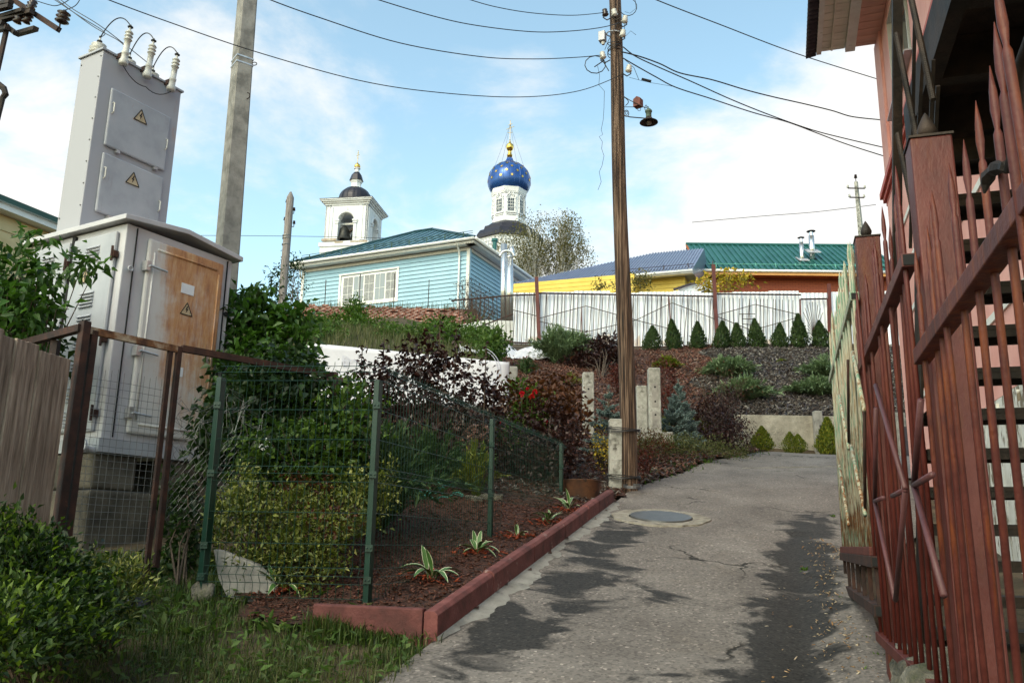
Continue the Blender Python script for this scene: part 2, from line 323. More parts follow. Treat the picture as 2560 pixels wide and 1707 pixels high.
X['whitetrim'] = mat('off white trim', [(.62, .60, .56), (.72, .71, .67)], 5, .7, .1, 60, wear=((.4, .37, .32), 5, .6, .8))
X['peel'] = mat('peeling whitewash', [(.55, .53, .47), (.66, .65, .61)], 6, .9, .5, 30, wear=((.17, .14, .10), 7, .50, .58, (1.3, 1.3, .5)))
X['soffit'] = mat('beige soffit boards', [(.62, .57, .47), (.72, .67, .57)], 4, .7, .1, 40, objrand=.08)
X['soffitpink'] = mat('rosy soffit boards', [(.60, .31, .24), (.68, .42, .34)], 2, .7, .1, 40, objrand=.1)
X['slate'] = mat('corrugated slate edge', [(.03, .025, .035), (.06, .05, .06)], 7, .85, .3, 40)
X['bluesiding'] = mat('light blue siding', [(.275, .445, .56), (.305, .485, .60)], 1.5, .5, .05, 40, objrand=.05)
X['yellow'] = mat('yellow siding', [(.62, .44, .065), (.68, .50, .10)], 2, .55, .05, 40, objrand=.05)
X['beige'] = mat('cream siding', [(.55, .43, .22), (.62, .50, .28)], 2, .6, .05, 40, objrand=.06)
X['whitepaint'] = mat('white paint', [(.70, .70, .69), (.80, .80, .79)], 3, .6, .1, 40, wear=((.5, .49, .47), 4, .6, .85))
X['lace'] = mat('white wooden lace', [(.60, .59, .56), (.72, .71, .68)], 14, .7, .3, 40)
X['church'] = mat('whitewashed masonry', [(.66, .67, .70), (.76, .77, .79)], .5, .85, .2, 3, wear=((.5, .5, .52), .6, .6, .85))
X['churchsoil'] = mat('broken plaster', [(.30, .22, .16), (.5, .45, .38)], 1.5, .9)
X['domedark'] = mat('dark sheet roof', [(.020, .019, .028), (.034, .031, .042)], .9, .38, .1, 3, metal=.3)
m = MT('blue dome metal'); _c = m.ramp(m.noise(.7, 4), [(.3, (.012, .06, .24)), (.7, (.022, .095, .34))]); m.set(col=_c, rough=.27, metal=.35, spec=.6); X['domeblue'] = m.m
m = MT('gilding'); m.set(col=(.80, .50, .12), rough=.22, metal=1.0); X['gold'] = m.m
X['bronze'] = mat('bell bronze', [(.02, .022, .022), (.045, .045, .04)], 3, .45, metal=.6)
X['roofteal'] = mat('teal metal roof with painted sky sheen', [(.12, .25, .32), (.15, .30, .37)], 1.5, .25, .05, 10, metal=.35)  # dark teal sheet paled toward blue: the sky's reflection is in the colour
X['roofrib'] = mat('dark teal roof rib', [(.006, .035, .045), (.010, .05, .06)], 1.5, .35)
X['roofgreen'] = mat('green metal roof', [(.018, .095, .088), (.028, .125, .115)], 1.5, .33, .05, 10, metal=.2)
X['roofviolet'] = mat('blue violet metal roof', [(.20, .22, .32), (.25, .27, .37)], 1.5, .28, .05, 10, metal=.4)
X['orangewood'] = mat('orange stained wood', [(.34, .085, .015), (.44, .13, .03)], 3, .6, .1, 20, stretch=(1, 1, 6))
m = MT('orange brick'); br = m.n('ShaderNodeTexBrick'); br.inputs['Color1'].default_value = (.36, .085, .035, 1); br.inputs['Color2'].default_value = (.30, .065, .028, 1); br.inputs['Mortar'].default_value = (.16, .035, .018, 1)
br.inputs['Scale'].default_value = 1.0; br.inputs['Brick Width'].default_value = .26; br.inputs['Row Height'].default_value = .085; br.inputs['Mortar Size'].default_value = .008
_v = m.n('ShaderNodeCombineXYZ'); _q = m.xyz(); m.l(_q[0], _v.inputs[0]); m.l(_q[2], _v.inputs[1]); m.l(_v.outputs[0], br.inputs['Vector']); m.set(col=br.outputs[0], rough=.7); m.bump(br.outputs['Fac'], -.3, .02); X['orangebrick'] = m.m
X['brick'] = mat('old crumbling brick', [(.15, .052, .036), (.22, .085, .06), (.27, .13, .10)], 4, .9, .4, 30, objrand=.45, wear=((.42, .39, .36), 3.5, .56, .66))
X['brickcore'] = mat('dark brick core', [(.05, .025, .02), (.10, .05, .04)], 4, .95, .5, 20)
m = MT('corrugated zinc'); _q = m.xyz(); _low = m.step(_q[2], .62, .18)
_c = m.ramp(m.noise(1.3, 6, .6, (3, 3, .4)), [(.3, (.50, .54, .64)), (.5, (.74, .76, .82)), (.7, (.60, .63, .70))])
_c = m.mix(m.math('MULTIPLY', m.step(m.math('ADD', m.noise(.9, 6, .65), m.math('MULTIPLY', _low, .22)), .64, .74), .6), _c, (.52, .34, .20))
m.set(col=_c, rough=.45, metal=.1, spec=.5); X['zinc'] = m.m
X['zincgrey'] = mat('grey steel sheet', [(.32, .33, .36), (.42, .43, .46)], 2, .5, metal=.3)
X['stainless'] = mat('stainless flue', [(.55, .56, .58), (.68, .69, .70)], 3, .22, metal=.85)
m = MT('window glass'); m.set(col=(.20, .23, .25), rough=.06, spec=.8); X['glass'] = m.m
X['curtain'] = mat('net curtain', [(.20, .21, .22), (.32, .33, .34)], 14, .9)
X['window_dark'] = mat('dark window pane', [(.03, .04, .055), (.06, .075, .09)], 2, .1)
X['banner'] = mat('white vinyl banner', [(.55, .55, .62), (.61, .61, .68)], 1.8, .5, .25, 3, bdist=.05)
X['bannerprint'] = mat('faded banner print', [(.49, .50, .59), (.52, .53, .62)], 6, .6)
X['tarp'] = mat('grey white tarp', [(.48, .47, .50), (.60, .59, .62)], 3, .6, .5, 5, bdist=.05)
X['barrel'] = mat('rusty barrel', [(.045, .022, .013), (.085, .036, .018), (.12, .05, .022)], 6, .8, .4, 40, wear=((.02, .016, .014), 7, .56, .68))
X['iron'] = mat('grey cast iron', [(.085, .085, .086), (.118, .117, .117)], 10, .38, .2, 80, metal=.35)
X['bark'] = mat('brown bark', [(.05, .035, .024), (.10, .07, .05)], 12, .9, .5, 40, stretch=(1, 1, .3))
X['birchbark'] = mat('birch bark', [(.5, .48, .45), (.62, .6, .57)], 4, .8, wear=((.05, .045, .04), 2.5, .58, .66, (1, 1, 3)))
X['netblue'] = mat('teal plastic net', [(.02, .16, .14), (.04, .24, .20)], 6, .6)
X['blackbag'] = mat('dark blue plastic bag', [(.012, .013, .022), (.03, .032, .045)], 9, .3, .6, 14, bdist=.03)
X['leaf_maple'] = leafmat('maple leaves', [(.018, .045, .008), (.035, .085, .013), (.06, .14, .018), (.028, .07, .012)], .45)
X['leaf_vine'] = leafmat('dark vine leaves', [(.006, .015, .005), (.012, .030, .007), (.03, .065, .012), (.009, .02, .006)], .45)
X['leaf_euon'] = leafmat('yellow green leaves', [(.03, .05, .008), (.06, .085, .010), (.20, .22, .035), (.025, .045, .008), (.38, .38, .12), (.045, .07, .009), (.10, .13, .015)], .45, .25)
X['leaf_bright'] = leafmat('fresh green leaves', [(.04, .09, .012), (.075, .145, .018), (.03, .065, .010), (.11, .18, .024)], .5)
X['leaf_mid'] = leafmat('mid green leaves', [(.018, .04, .008), (.03, .065, .010), (.05, .10, .014), (.09, .15, .02), (.022, .05, .009)], .5)
X['leaf_weed'] = leafmat('weed leaves', [(.05, .10, .018), (.09, .16, .03), (.04, .075, .02), (.12, .17, .045)], .6)
X['leaf_straw'] = leafmat('dull weed stems', [(.09, .10, .03), (.06, .075, .025), (.14, .13, .06), (.045, .06, .02)], .7)
X['leaf_purple'] = leafmat('dark purple leaves', [(.014, .006, .006), (.028, .010, .009), (.045, .016, .012), (.02, .009, .009)], .42, .22)
X['leaf_wine'] = leafmat('wine red leaves', [(.05, .012, .010), (.09, .018, .013), (.13, .03, .018), (.035, .012, .010)], .5, .3)
X['leaf_copper'] = leafmat('copper leaves', [(.05, .018, .008), (.10, .035, .012), (.035, .014, .009)], .45, .3)
X['needle_blue'] = leafmat('blue spruce needles', [(.11, .16, .165), (.18, .25, .25), (.26, .34, .335), (.075, .115, .11)], .6, .1)
X['needle_jun'] = leafmat('juniper needles', [(.07, .11, .055), (.12, .18, .085), (.17, .24, .12), (.045, .075, .036)], .6, .12)
X['needle_pine'] = leafmat('pine needles', [(.02, .045, .014), (.035, .07, .02), (.055, .10, .03)], .6, .12)
X['leaf_thuja'] = leafmat('thuja sprays', [(.013, .033, .009), (.026, .055, .013), (.045, .085, .018), (.009, .02, .007), (.06, .085, .02)], .6, .12)
X['leaf_thujagold'] = leafmat('golden thuja sprays', [(.05, .085, .008), (.10, .14, .011), (.20, .20, .018), (.035, .06, .007)], .6, .2)
X['leaf_gold'] = leafmat('yellow autumn leaves', [(.40, .28, .03), (.55, .38, .04), (.25, .20, .03), (.16, .14, .03)], .6)
X['leaf_birch'] = leafmat('thin birch leaves', [(.08, .085, .025), (.13, .12, .04), (.17, .14, .05), (.05, .055, .025)], .6)
X['leaf_spirea'] = leafmat('spirea leaves', [(.008, .022, .005), (.014, .034, .006), (.022, .05, .008), (.012, .03, .006), (.13, .20, .016), (.025, .055, .008), (.065, .115, .014)], .5)
X['grass'] = leafmat('grass blades', [(.015, .035, .008), (.03, .065, .011), (.065, .11, .018), (.12, .12, .045), (.03, .07, .010), (.10, .16, .022)], .55, .25)
X['petal'] = leafmat('red rose petals', [(.45, .008, .018), (.55, .012, .03), (.33, .004, .012)], .5, .2)
m = MT('hosta leaf'); _u = m.n('ShaderNodeUVMap'); _s = m.n('ShaderNodeSeparateXYZ'); m.l(_u.outputs[0], _s.inputs[0])
_e = m.math('ADD', m.math('ABSOLUTE', m.math('SUBTRACT', _s.outputs[0], .5)), m.math('MULTIPLY', m.math('SUBTRACT', m.noise(30, 4), .5), .22))
_c = m.mix(m.step(_e, .36, .42), m.ramp(m.noise(12, 4, .5, (6, 6, 1)), [(.3, (.035, .10, .02)), (.7, (.08, .17, .04))]), (.52, .53, .36)); m.set(col=_c, rough=.45); X['hosta'] = m.m
# asphalt: dry, with wet patches that keep to the gutter and the cement strip; uv = (across, along) in metres
m = MT('worn asphalt'); _u = m.n('ShaderNodeUVMap'); _s = m.n('ShaderNodeSeparateXYZ'); m.l(_u.outputs[0], _s.inputs[0]); a_, b_ = _s.outputs[0], _s.outputs[1]
def uvnoise(sc, st, det=7, ro=.62, dist=0.):
    mp = m.n('ShaderNodeMapping'); mp.inputs['Scale'].default_value = st; m.l(_u.outputs[0], mp.inputs[0]); n = m.n('ShaderNodeTexNoise'); n.inputs['Scale'].default_value = sc; n.inputs['Detail'].default_value = det; n.inputs['Roughness'].default_value = ro; n.inputs['Distortion'].default_value = dist; m.l(mp.outputs[0], n.inputs['Vector']); return n.outputs[0]
speck = m.n('ShaderNodeTexVoronoi'); speck.inputs['Scale'].default_value = 62; m.l(_u.outputs[0], speck.inputs['Vector'])
base = m.ramp(uvnoise(1.2, (1, .7, 1)), [(.3, (.105, .093, .087)), (.5, (.145, .130, .122)), (.7, (.185, .168, .158))])
base = m.mix(m.math('MULTIPLY', m.step(uvnoise(2.6, (1, 1, 1)), .5, .75), .5), base, (.125, .105, .09))
grain = m.ramp(speck.outputs['Color'], [(.0, (.35, .34, .33)), (.40, (.95, .95, .95)), (.80, (1.2, 1.18, 1.15)), (.92, (2.1, 2.05, 1.98)), (1, (3.2, 3.1, 3.0))])
base = m.mix(.75, base, grain, 'MULTIPLY')
gut = m.math('ABSOLUTE', m.math('SUBTRACT', a_, m.math('ADD', m.math('MULTIPLY', b_, .065), -.37))); gl = m.math('MULTIPLY', m.step(gut, .50, .0), .36)
near = m.step(b_, 11.5, 8.8); gl = m.math('MULTIPLY', gl, near)
kb = m.math('MULTIPLY', m.step(m.math('ABSOLUTE', m.math('SUBTRACT', a_, -1.55)), .55, .05), .215)
wet = m.math('ADD', m.math('ADD', m.math('MULTIPLY', uvnoise(1.9, (.9, 1.15, 1), 10, .60, .9), 1.0), gl), m.math('MULTIPLY', kb, m.step(b_, 10.8, 9.0)))

for nc, tc_, rn, rt, wt in ((-1.15, 6.3, .62, .85, .17), (-1.55, 5.0, .5, .35, .16), (-1.45, 8.2, .4, .5, .12), (-.2, 4.6, .7, .3, .10), (-.6, 7.6, .5, .15, .10)):
    dd_ = m.math('ADD', m.math('POWER', m.math('MULTIPLY', m.math('SUBTRACT', a_, nc), 1/rn), 2.0), m.math('POWER', m.math('MULTIPLY', m.math('SUBTRACT', b_, tc_), 1/rt), 2.0))
    wet = m.math('ADD', wet, m.math('MULTIPLY', m.step(dd_, 1.0, .0), wt))
wm = m.step(wet, .64, .75)
crk = m.n('ShaderNodeTexVoronoi'); crk.feature = 'DISTANCE_TO_EDGE'; crk.inputs['Scale'].default_value = .42
_mp = m.n('ShaderNodeMapping'); _mp.inputs['Scale'].default_value = (1, .9, 1); m.l(_u.outputs[0], _mp.inputs[0])
_ad = m.n('ShaderNodeVectorMath'); _ad.operation = 'ADD'; _nz = m.n('ShaderNodeTexNoise'); _nz.inputs['Scale'].default_value = 2.2; _nz.inputs['Detail'].default_value = 6; m.l(_u.outputs[0], _nz.inputs['Vector'])
m.l(_mp.outputs[0], _ad.inputs[0]); m.l(_nz.outputs['Color'], _ad.inputs[1]); m.l(_ad.outputs[0], crk.inputs['Vector'])
cm = m.math('MULTIPLY', m.step(crk.outputs['Distance'], .012, .004), m.step(uvnoise(.9, (1, 1, 1)), .48, .58))
c = m.mix(m.math('MULTIPLY', wm, .90), base, m.mix(.9, (.020, .019, .018), grain, 'MULTIPLY'))
c = m.mix(cm, c, (.022, .02, .018))
m.set(col=c, rough=m.math('SUBTRACT', .92, m.math('MULTIPLY', wm, .25)), spec=m.math('SUBTRACT', .25, m.math('MULTIPLY', wm, .13)))
m.bump(m.math('SUBTRACT', m.math('MULTIPLY', speck.outputs['Distance'], .5), m.math('MULTIPLY', cm, 2.0)), .35, .01); X['asphalt'] = m.m
X['asphaltplain'] = mat('older asphalt', [(.15, .14, .13), (.20, .19, .18)], 5, .9, .4, 120)
# ------------------------------------------------------------ foliage
def unit(a): return a/(np.linalg.norm(a, axis=-1, keepdims=True)+1e-9)
def leafgeo(pos, d, ln, wd, fold=.22, roll=None, curl=.0):
    n = len(pos); d = unit(d); ref = np.tile(V3(0, 0, 1), (n, 1))+rng.normal(0, .5, (n, 3)) if roll is None else roll
    sd = unit(np.cross(d, ref)); nr = np.cross(sd, d)
    ln = np.broadcast_to(ln, n)[:, None]; wd = np.broadcast_to(wd, n)[:, None]
    mid = pos+d*ln*.42
    v = np.stack([pos, mid+sd*wd*.5+nr*wd*fold, pos+d*ln-nr*ln*curl, mid-sd*wd*.5+nr*wd*fold], 1).reshape(-1, 3)
    i = np.arange(n)[:, None]*4
    t = np.concatenate([i+[0, 1, 2], i+[0, 2, 3]], 1).reshape(-1, 3)
    return v, t
def blobpts(blobs, n, shell=.5):
    wts = np.array([r[0]*r[1]*r[2] for _, r in blobs])**.75; k = rng.choice(len(blobs), n, p=wts/wts.sum())
    c = np.array([b[0] for b in blobs], float)[k]; r = np.array([b[1] for b in blobs], float)[k]
    d = unit(rng.normal(0, 1, (n, 3))); q = (shell**3+(1-shell**3)*rng.random(n))**(1/3)
    return c+d*r*q[:, None], d
def shrub(name, label, cat, blobs, mt, ncl, per, ln, wd, spread=.06, base=None, group=None, stem='bark', droop=.25, up=.3, shell=.45, nst=9, rst=.010, curl=.15, lv=.5, fold=.22, extra=None):
    bl = [(np.array(c, float), (r,)*3 if np.isscalar(r) else r) for c, r in blobs]
    if base is None:
        c0 = min(bl, key=lambda b: b[0][2])[0]; base = V3(c0[0], c0[1], h(c0[0], c0[1]))
    base = np.array(base, float); root = thing(name, label, cat, base, group)
    cp_, cd = blobpts(bl, ncl, shell)
    pos = np.repeat(cp_, per, 0)+rng.normal(0, spread, (ncl*per, 3)); d = np.repeat(cd, per, 0)*.8+rng.normal(0, .75, (ncl*per, 3))+V3(0, 0, up-droop)
    s = rng.uniform(1-lv, 1+lv, ncl*per)
    v, t = leafgeo(pos, d, ln*s, wd*s, fold=fold, curl=curl)
    fo = npmesh('foliage', v, t, X[mt], root); fo['kind'] = 'stuff'
    b = MB()
    for q in cp_[:nst]:
        m1 = base+(q-base)*.5+np.append(rng.normal(0, .06, 2), .05)*np.linalg.norm(q-base); b.tube([base+np.append(rng.normal(0, .03, 2), -.05), m1, q], [rst, rst*.7, rst*.3], 5)
    b.build('stem', X[stem], root)
    return root
def thuja(name, label, base, hgt, rad, mt='leaf_thuja', group=None, n=5200, tops=1, lean=0.):
    base = np.array(base, float); root = thing(name, label, 'thuja', base, group)
    z = rng.random(n)**.85; k = rng.integers(0, tops, n); ang = rng.uniform(0, 2*math.pi, n)
    prof = np.where(z < .22, .62+.38*(z/.22)**.7, np.maximum(0, 1-((z-.22)/.78)**1.35))*(1+.16*np.sin(ang*3+base[0]*9+z*5)+.14*np.sin(ang*5+z*16+base[0]*3)+.08*np.sin(ang*9-z*25))
    rr = rad*prof*np.sqrt(rng.uniform(.35, 1, n))
    off = (k-(tops-1)/2)*rad*.75*np.minimum(1, z*2) if tops > 1 else 0
    hk = hgt*np.where(k == 0, 1, .9)
    p = np.stack([rr*np.cos(ang)+off, rr*np.sin(ang), z*hk*.96], 1)+base
    d = np.stack([np.cos(ang)*.45, np.sin(ang)*.45, np.full(n, 1.0)], 1)+rng.normal(0, .3, (n, 3))
    s = rng.uniform(.6, 1.3, n)
    v, t = leafgeo(p, d, hgt*.085*s, hgt*.034*s, roll=np.stack([np.cos(ang), np.sin(ang), 0*ang], 1)+rng.normal(0, .4, (n, 3)))
    v[:, 0] += lean*np.maximum(0, v[:, 2]-base[2])*.12; k_ = .5*np.sin(base[0]*5); v[:, 0] += (v[:, 0]-base[0])*.10*k_
    npmesh('foliage', v, t, X[mt], root)['kind'] = 'stuff'
    MB().tube([base+V3(0, 0, -.05), base+V3(0, 0, hgt*.6)], [rad*.09, rad*.04], 6).build('trunk', X['bark'], root)
    return root
def juniper(name, label, base, r, hgt, mt='needle_jun', ns=70, per=60, group=None, cat='juniper', ln=.06, lean=(0, 0)):
    base = np.array(base, float); root = thing(name, label, cat, base, group)
    P_, D_ = [], []; b = MB()
    for i in range(ns):
        a = rng.uniform(0, 2*math.pi); e = rng.uniform(.15, 1); L_ = r*rng.uniform(.7, 1.15)
        d = V3(math.cos(a)*e+lean[0], math.sin(a)*e+lean[1], 0); tip = base+d*L_+V3(0, 0, hgt*(1.15-.75*e)*rng.uniform(.7, 1.1)); mid = base+d*L_*.5+V3(0, 0, hgt*.62*(1.1-.4*e))
        q = rng.random(per)**.7; p = (1-q)[:, None]**2*base+(2*q*(1-q))[:, None]*mid+(q**2)[:, None]*tip
        dd = unit(2*(1-q)[:, None]*(mid-base)+2*q[:, None]*(tip-mid))
        P_.append(p+rng.normal(0, r*.025, (per, 3))); D_.append(dd+rng.normal(0, .42, (per, 3)))
        if i < 14: b.tube([base, mid, tip], [r*.014, r*.009, r*.004], 4)
    p = np.concatenate(P_); d = np.concatenate(D_); s = rng.uniform(.6, 1.4, len(p))
    v, t = leafgeo(p, d, ln*s, ln*.22*s); npmesh('foliage', v, t, X[mt], root)['kind'] = 'stuff'
    b.build('stem', X['bark'], root); return root
def spruce(name, label, base, hgt, rad, sparse_top=.3, whorls=13, group=None):
    base = np.array(base, float); root = thing(name, label, 'spruce', base, group)
    P_, D_ = [], []; b = MB(); b.tube([base-V3(0, 0, .05), base+V3(0, 0, hgt*.97)], [rad*.07, rad*.02], 6)
    for w_ in range(whorls):
        f = w_/(whorls-1); z = hgt*(.05+.80*f); L_ = rad*(1-f*.84); nb = 9 if f < .7 else 6
        for k in range(nb):
            a = 2*math.pi*(k+.5*(w_ % 2))/nb+rng.normal(0, .2); d = V3(math.cos(a), math.sin(a), 0); Lk = L_*rng.uniform(.7, 1.15); z_ = z+hgt*.03*rng.normal()
            st = base+V3(0, 0, z_); md = st+d*Lk*.55+V3(0, 0, Lk*(.02+.22*f)); tip = st+d*Lk+V3(0, 0, Lk*(.12+.35*f)); b.tube([st, md, tip], [rad*.018, rad*.012, rad*.006], 4)
            segs = [(st, md, 60), (md, tip, 70)]
            for j in range(6 if f < .8 else 2):
                q = .25+.65*j/6; o = (st+(md-st)*q/.55 if q < .55 else md+(tip-md)*(q-.55)/.45)
                for s_ in (-1, 1):
                    e = o+(d*.65+s_*np.cross(d, (0, 0, 1))*.7+V3(0, 0, .12*rng.normal()+.05))*Lk*.42*(1.15-q); segs.append((o, e, 42))
            for o, e, c in segs:
                q = rng.random(c); P_.append(o+(e-o)*q[:, None]); D_.append(unit(np.tile(e-o, (c, 1)))*.7+unit(rng.normal(0, 1, (c, 3)))*.9+V3(0, 0, .15))
    q = rng.random(160); P_.append(base+V3(0, 0, 1)*(hgt*(.72+.28*q))[:, None]); D_.append(unit(rng.normal(0, 1, (160, 3)))+V3(0, 0, 1))
    p = np.concatenate(P_); d = np.concatenate(D_); s = rng.uniform(.7, 1.3, len(p)); v, t = leafgeo(p, d, .045*hgt/1.6*s, .014*hgt/1.6*s)
    npmesh('foliage', v, t, X['needle_blue'], root)['kind'] = 'stuff'; b.build('trunk', X['bark'], root); return root
def blades(n, xs, ys, zs, ln, mt, name, label=None, lean=.5, wd=.008, parent=None, cat='grass'):
    a = rng.uniform(0, 2*math.pi, n); l = ln*rng.uniform(.4, 1.3, n); k = lean*rng.uniform(.2, 1.3, n)
    p = np.stack([xs, ys, zs], 1); d = np.stack([np.cos(a), np.sin(a), 0*a], 1); s = np.stack([-np.sin(a), np.cos(a), 0*a], 1)*(wd*rng.uniform(.6, 1.4, n))[:, None]
    m1 = p+V3(0, 0, 1)*(l*.6)[:, None]+d*(l*k*.3)[:, None]; tp = p+V3(0, 0, 1)*(l*(1-.4*k))[:, None]+d*(l*k)[:, None]
    v = np.stack([p-s*.5, p+s*.5, m1+s*.4, m1-s*.4, tp], 1).reshape(-1, 3); i = np.arange(n)[:, None]*5
    t = np.concatenate([i+[0, 1, 2], i+[0, 2, 3], i+[3, 2, 4]], 1).reshape(-1, 3)
    o = npmesh(name, v, t, X[mt], parent); o['kind'] = 'stuff'
    if label: tag(o, label, cat)
    return o
def chips(name, label, xs, ys, size, mt, lift=.012, flat=.35, cat='mulch', zoff=0., parent=None):
    n = len(xs); p = np.stack([xs, ys, H(xs, ys)+zoff+rng.uniform(-.3, 1, n)*lift], 1)
    a = rng.uniform(0, 2*math.pi, n); d = np.stack([np.cos(a), np.sin(a), rng.normal(0, flat, n)], 1); d = unit(d)
    s = unit(np.stack([-np.sin(a), np.cos(a), rng.normal(0, flat, n)], 1)); u = np.cross(d, s)
    L_ = (size*rng.uniform(.5, 1.5, n))[:, None]; w_ = L_*rng.uniform(.22, .5, (n, 1)); th = L_*.10
    v = np.stack([p-d*L_*.5-s*w_*.4, p+d*L_*.45-s*w_*.5, p+d*L_*.5+s*w_*.4, p-d*L_*.45+s*w_*.5, p+u*th+d*L_*.12, p-u*th], 1).reshape(-1, 3)
    i = np.arange(n)[:, None]*6
    t = np.concatenate([i+[0, 1, 4], i+[1, 2, 4], i+[2, 3, 4], i+[3, 0, 4], i+[1, 0, 5], i+[2, 1, 5], i+[3, 2, 5], i+[0, 3, 5]], 1).reshape(-1, 3)
    o = npmesh(name, v, t, X[mt], parent); o['kind'] = 'stuff'
    if label: tag(o, label, cat)
    return o
# ------------------------------------------------------------ ground sheets
def axis(segs):
    a = [np.arange(s, e, st) for s, e, st in segs]; return np.concatenate(a+[[segs[-1][1]]])
gx = axis([(-700, -120, 60), (-120, -30, 8), (-30, -9, 1.0), (-9, 12, .18), (12, 30, 1.0), (30, 120, 8), (120, 700, 60)])
gy = axis([(-60, -4, 4), (-4, 3.6, .4), (3.6, 13, .12), (13, 27, .18), (27, 46, .6), (46, 130, 6), (130, 700, 50)])
GX, GY = np.meshgrid(gx, gy, indexing='ij')
def lumps(x, y):
    return .5*np.sin(x*2.9+1.3*np.sin(y*2.1))*np.sin(y*3.3+x)+.3*np.sin(x*7.1+y*5.3)*np.sin(y*6.7-x*2.2)+.2*np.sin(x*15+y*3)*np.sin(y*17-x*4)
LK = np.array([(0, -1.93), (11.0, -1.90), (12, -1.78), (13.5, -1.52), (15, -1.2), (17.3, -.6), (18.6, -.1), (20, .4)])   # left edge of the lane: (along, across)
RK = np.array([(0, .47), (7.4, .50), (9.5, 1.3), (12, 1.72), (14.5, 1.75), (15.5, 4.0), (20, 9.0)])
def lane_l(t): return np.interp(t, LK[:, 0], LK[:, 1])
def lane_r(t): return np.interp(t, RK[:, 0], RK[:, 1])
def in_lane(x, y, mg=0.0):
    t, n = tn(x, y); return (n > lane_l(t)-mg) & (n < lane_r(t)+mg) & (y < 18.45)
def sheet(name, mask, zoff, mt, rough=0.0, sub=None, kind='structure', step=None):
    Z = H(GX, GY)+zoff+rough*lumps(GX, GY)
    ni, nj = GX.shape; idx = np.arange(ni*nj).reshape(ni, nj)
    q = np.stack([idx[:-1, :-1], idx[1:, :-1], idx[1:, 1:], idx[:-1, 1:]], -1).reshape(-1, 4)
    if mask is not None:
        mx_ = (GX[:-1, :-1]+GX[1:, 1:])/2; my = (GY[:-1, :-1]+GY[1:, 1:])/2; q = q[mask(mx_, my).ravel()]
    v = np.stack([GX, GY, Z], -1).reshape(-1, 3); used = np.unique(q); re = np.full(len(v), -1); re[used] = np.arange(len(used))
    o = npmesh(name, v[used], re[q], X[mt], smooth=True); o['kind'] = kind; return o
def ground_mask(x, y): return ~in_lane(x, y, -.25)
Zg = None
sheet('ground', None, -.03, 'ground', .012)
KC = W(4.72, -1.98); KL = KC+unit(V3(-.965, .20, 0))*.62            # the kerb's near corner and its left arm
def in_bed(x, y):
    t, n = tn(x, y); c = 1280+F*x/np.maximum(y, 1)
    front = (y > KC[1]+.04-(x-KC[0])*.21) | (t > 6)
    return (n < lane_l(t)-.03) & front & (t > 4.6) & (c > 660) & (y < 24.9) & (c < 1900) & ~((y > 15) & (c < 1240))
def right_slope(x, y): c = 1280+F*x/y; return (y > 18.62) & (y < 25.4) & (c >= 1690)
def near_bed(x, y): return in_bed(x, y) & (y < 12.2)
def far_bed(x, y): return in_bed(x, y) & (y >= 12.2) & ~right_slope(x, y)
sheet('mulch_bed', near_bed, .035, 'mulch', .012)
sheet('mulch_slope', far_bed, .03, 'mulch', .03)
sheet('netted_slope', right_slope, .03, 'mulchdark', .035)
# lane sheet with its own (across, along) coordinates, and the joint at its far end
tt = axis([(1.0, 4, .3), (4, 12, .1), (12, 19.6, .15)]); ss = np.linspace(0, 1, 44)
TT, SS = np.meshgrid(tt, ss, indexing='ij'); NN = lane_l(TT)*(1-SS)+lane_r(TT)*SS
XX = TT*.3+NN*.954; YY = TT*.954-NN*.3; YY2 = np.minimum(YY, 18.5)
dip = -.035*np.exp(-((NN-.08)/.16)**2)*(TT < 9)+.03*np.clip((NN-.1)/.3, 0, 1)*(TT < 8)+.004*np.sin(XX*5)*np.sin(YY*4)
ZZ = H(XX, YY2)+.012+dip
ni, nj = TT.shape; idx = np.arange(ni*nj).reshape(ni, nj); q = np.stack([idx[:-1, :-1], idx[1:, :-1], idx[1:, 1:], idx[:-1, 1:]], -1).reshape(-1, 4)
lane = npmesh('lane', np.stack([XX, YY2, ZZ], -1).reshape(-1, 3), q[:, ::-1], X['asphalt'], uv=np.stack([NN, TT], -1).reshape(-1, 2), smooth=True); lane['kind'] = 'structure'
# ------------------------------------------------------------ kerb of red concrete stones
def lz(p): return h(p[0], p[1])
kerb = thing('kerb', None, None, W(4.72, -1.98, lz(KC)), kind='structure')
def kstone(a, b, hh=.17, wd=.085, gap=.016, hb=None):
    a = np.array(a[:2]); b = np.array(b[:2]); d = b-a; l = np.linalg.norm(d); d /= l; s = np.array([d[1], -d[0]]); a = a+d*gap*.5; b = b-d*gap*.5
    za, zb = h(*a), h(*b); c = .022; v = []
    for p, z, hh in ((a, za, hh), (b, zb, hh if hb is None else hb)):
        for o, k in ((-wd/2, -.15), (wd/2, -.15), (wd/2, hh-c), (wd/2-c, hh), (-wd/2+c*.4, hh), (-wd/2, hh-c*.4)): v.append(np.append(p+s*o, z+k))
    f = [(i, (i+1) % 6, 6+(i+1) % 6, 6+i) for i in range(6)]+[tuple(range(6))[::-1], tuple(range(6, 12))]
    MB().add(v, f).build('kerb_stone', X['kerb'], kerb, bevel=.003, seg=1)
k0 = KC[:2]
kt = [4.72, 5.72, 6.73, 7.74, 8.75, 9.28, 10.12]
for i in range(6): kstone(W(kt[i], -1.94), W(kt[i+1], -1.94+.002*((i*7) % 3-1)), .17+.004*((i*5) % 3-1))
kstone(W(4.765, -1.985), W(4.765, -1.985)+(KL-KC)*1.1, .17, hb=.15)
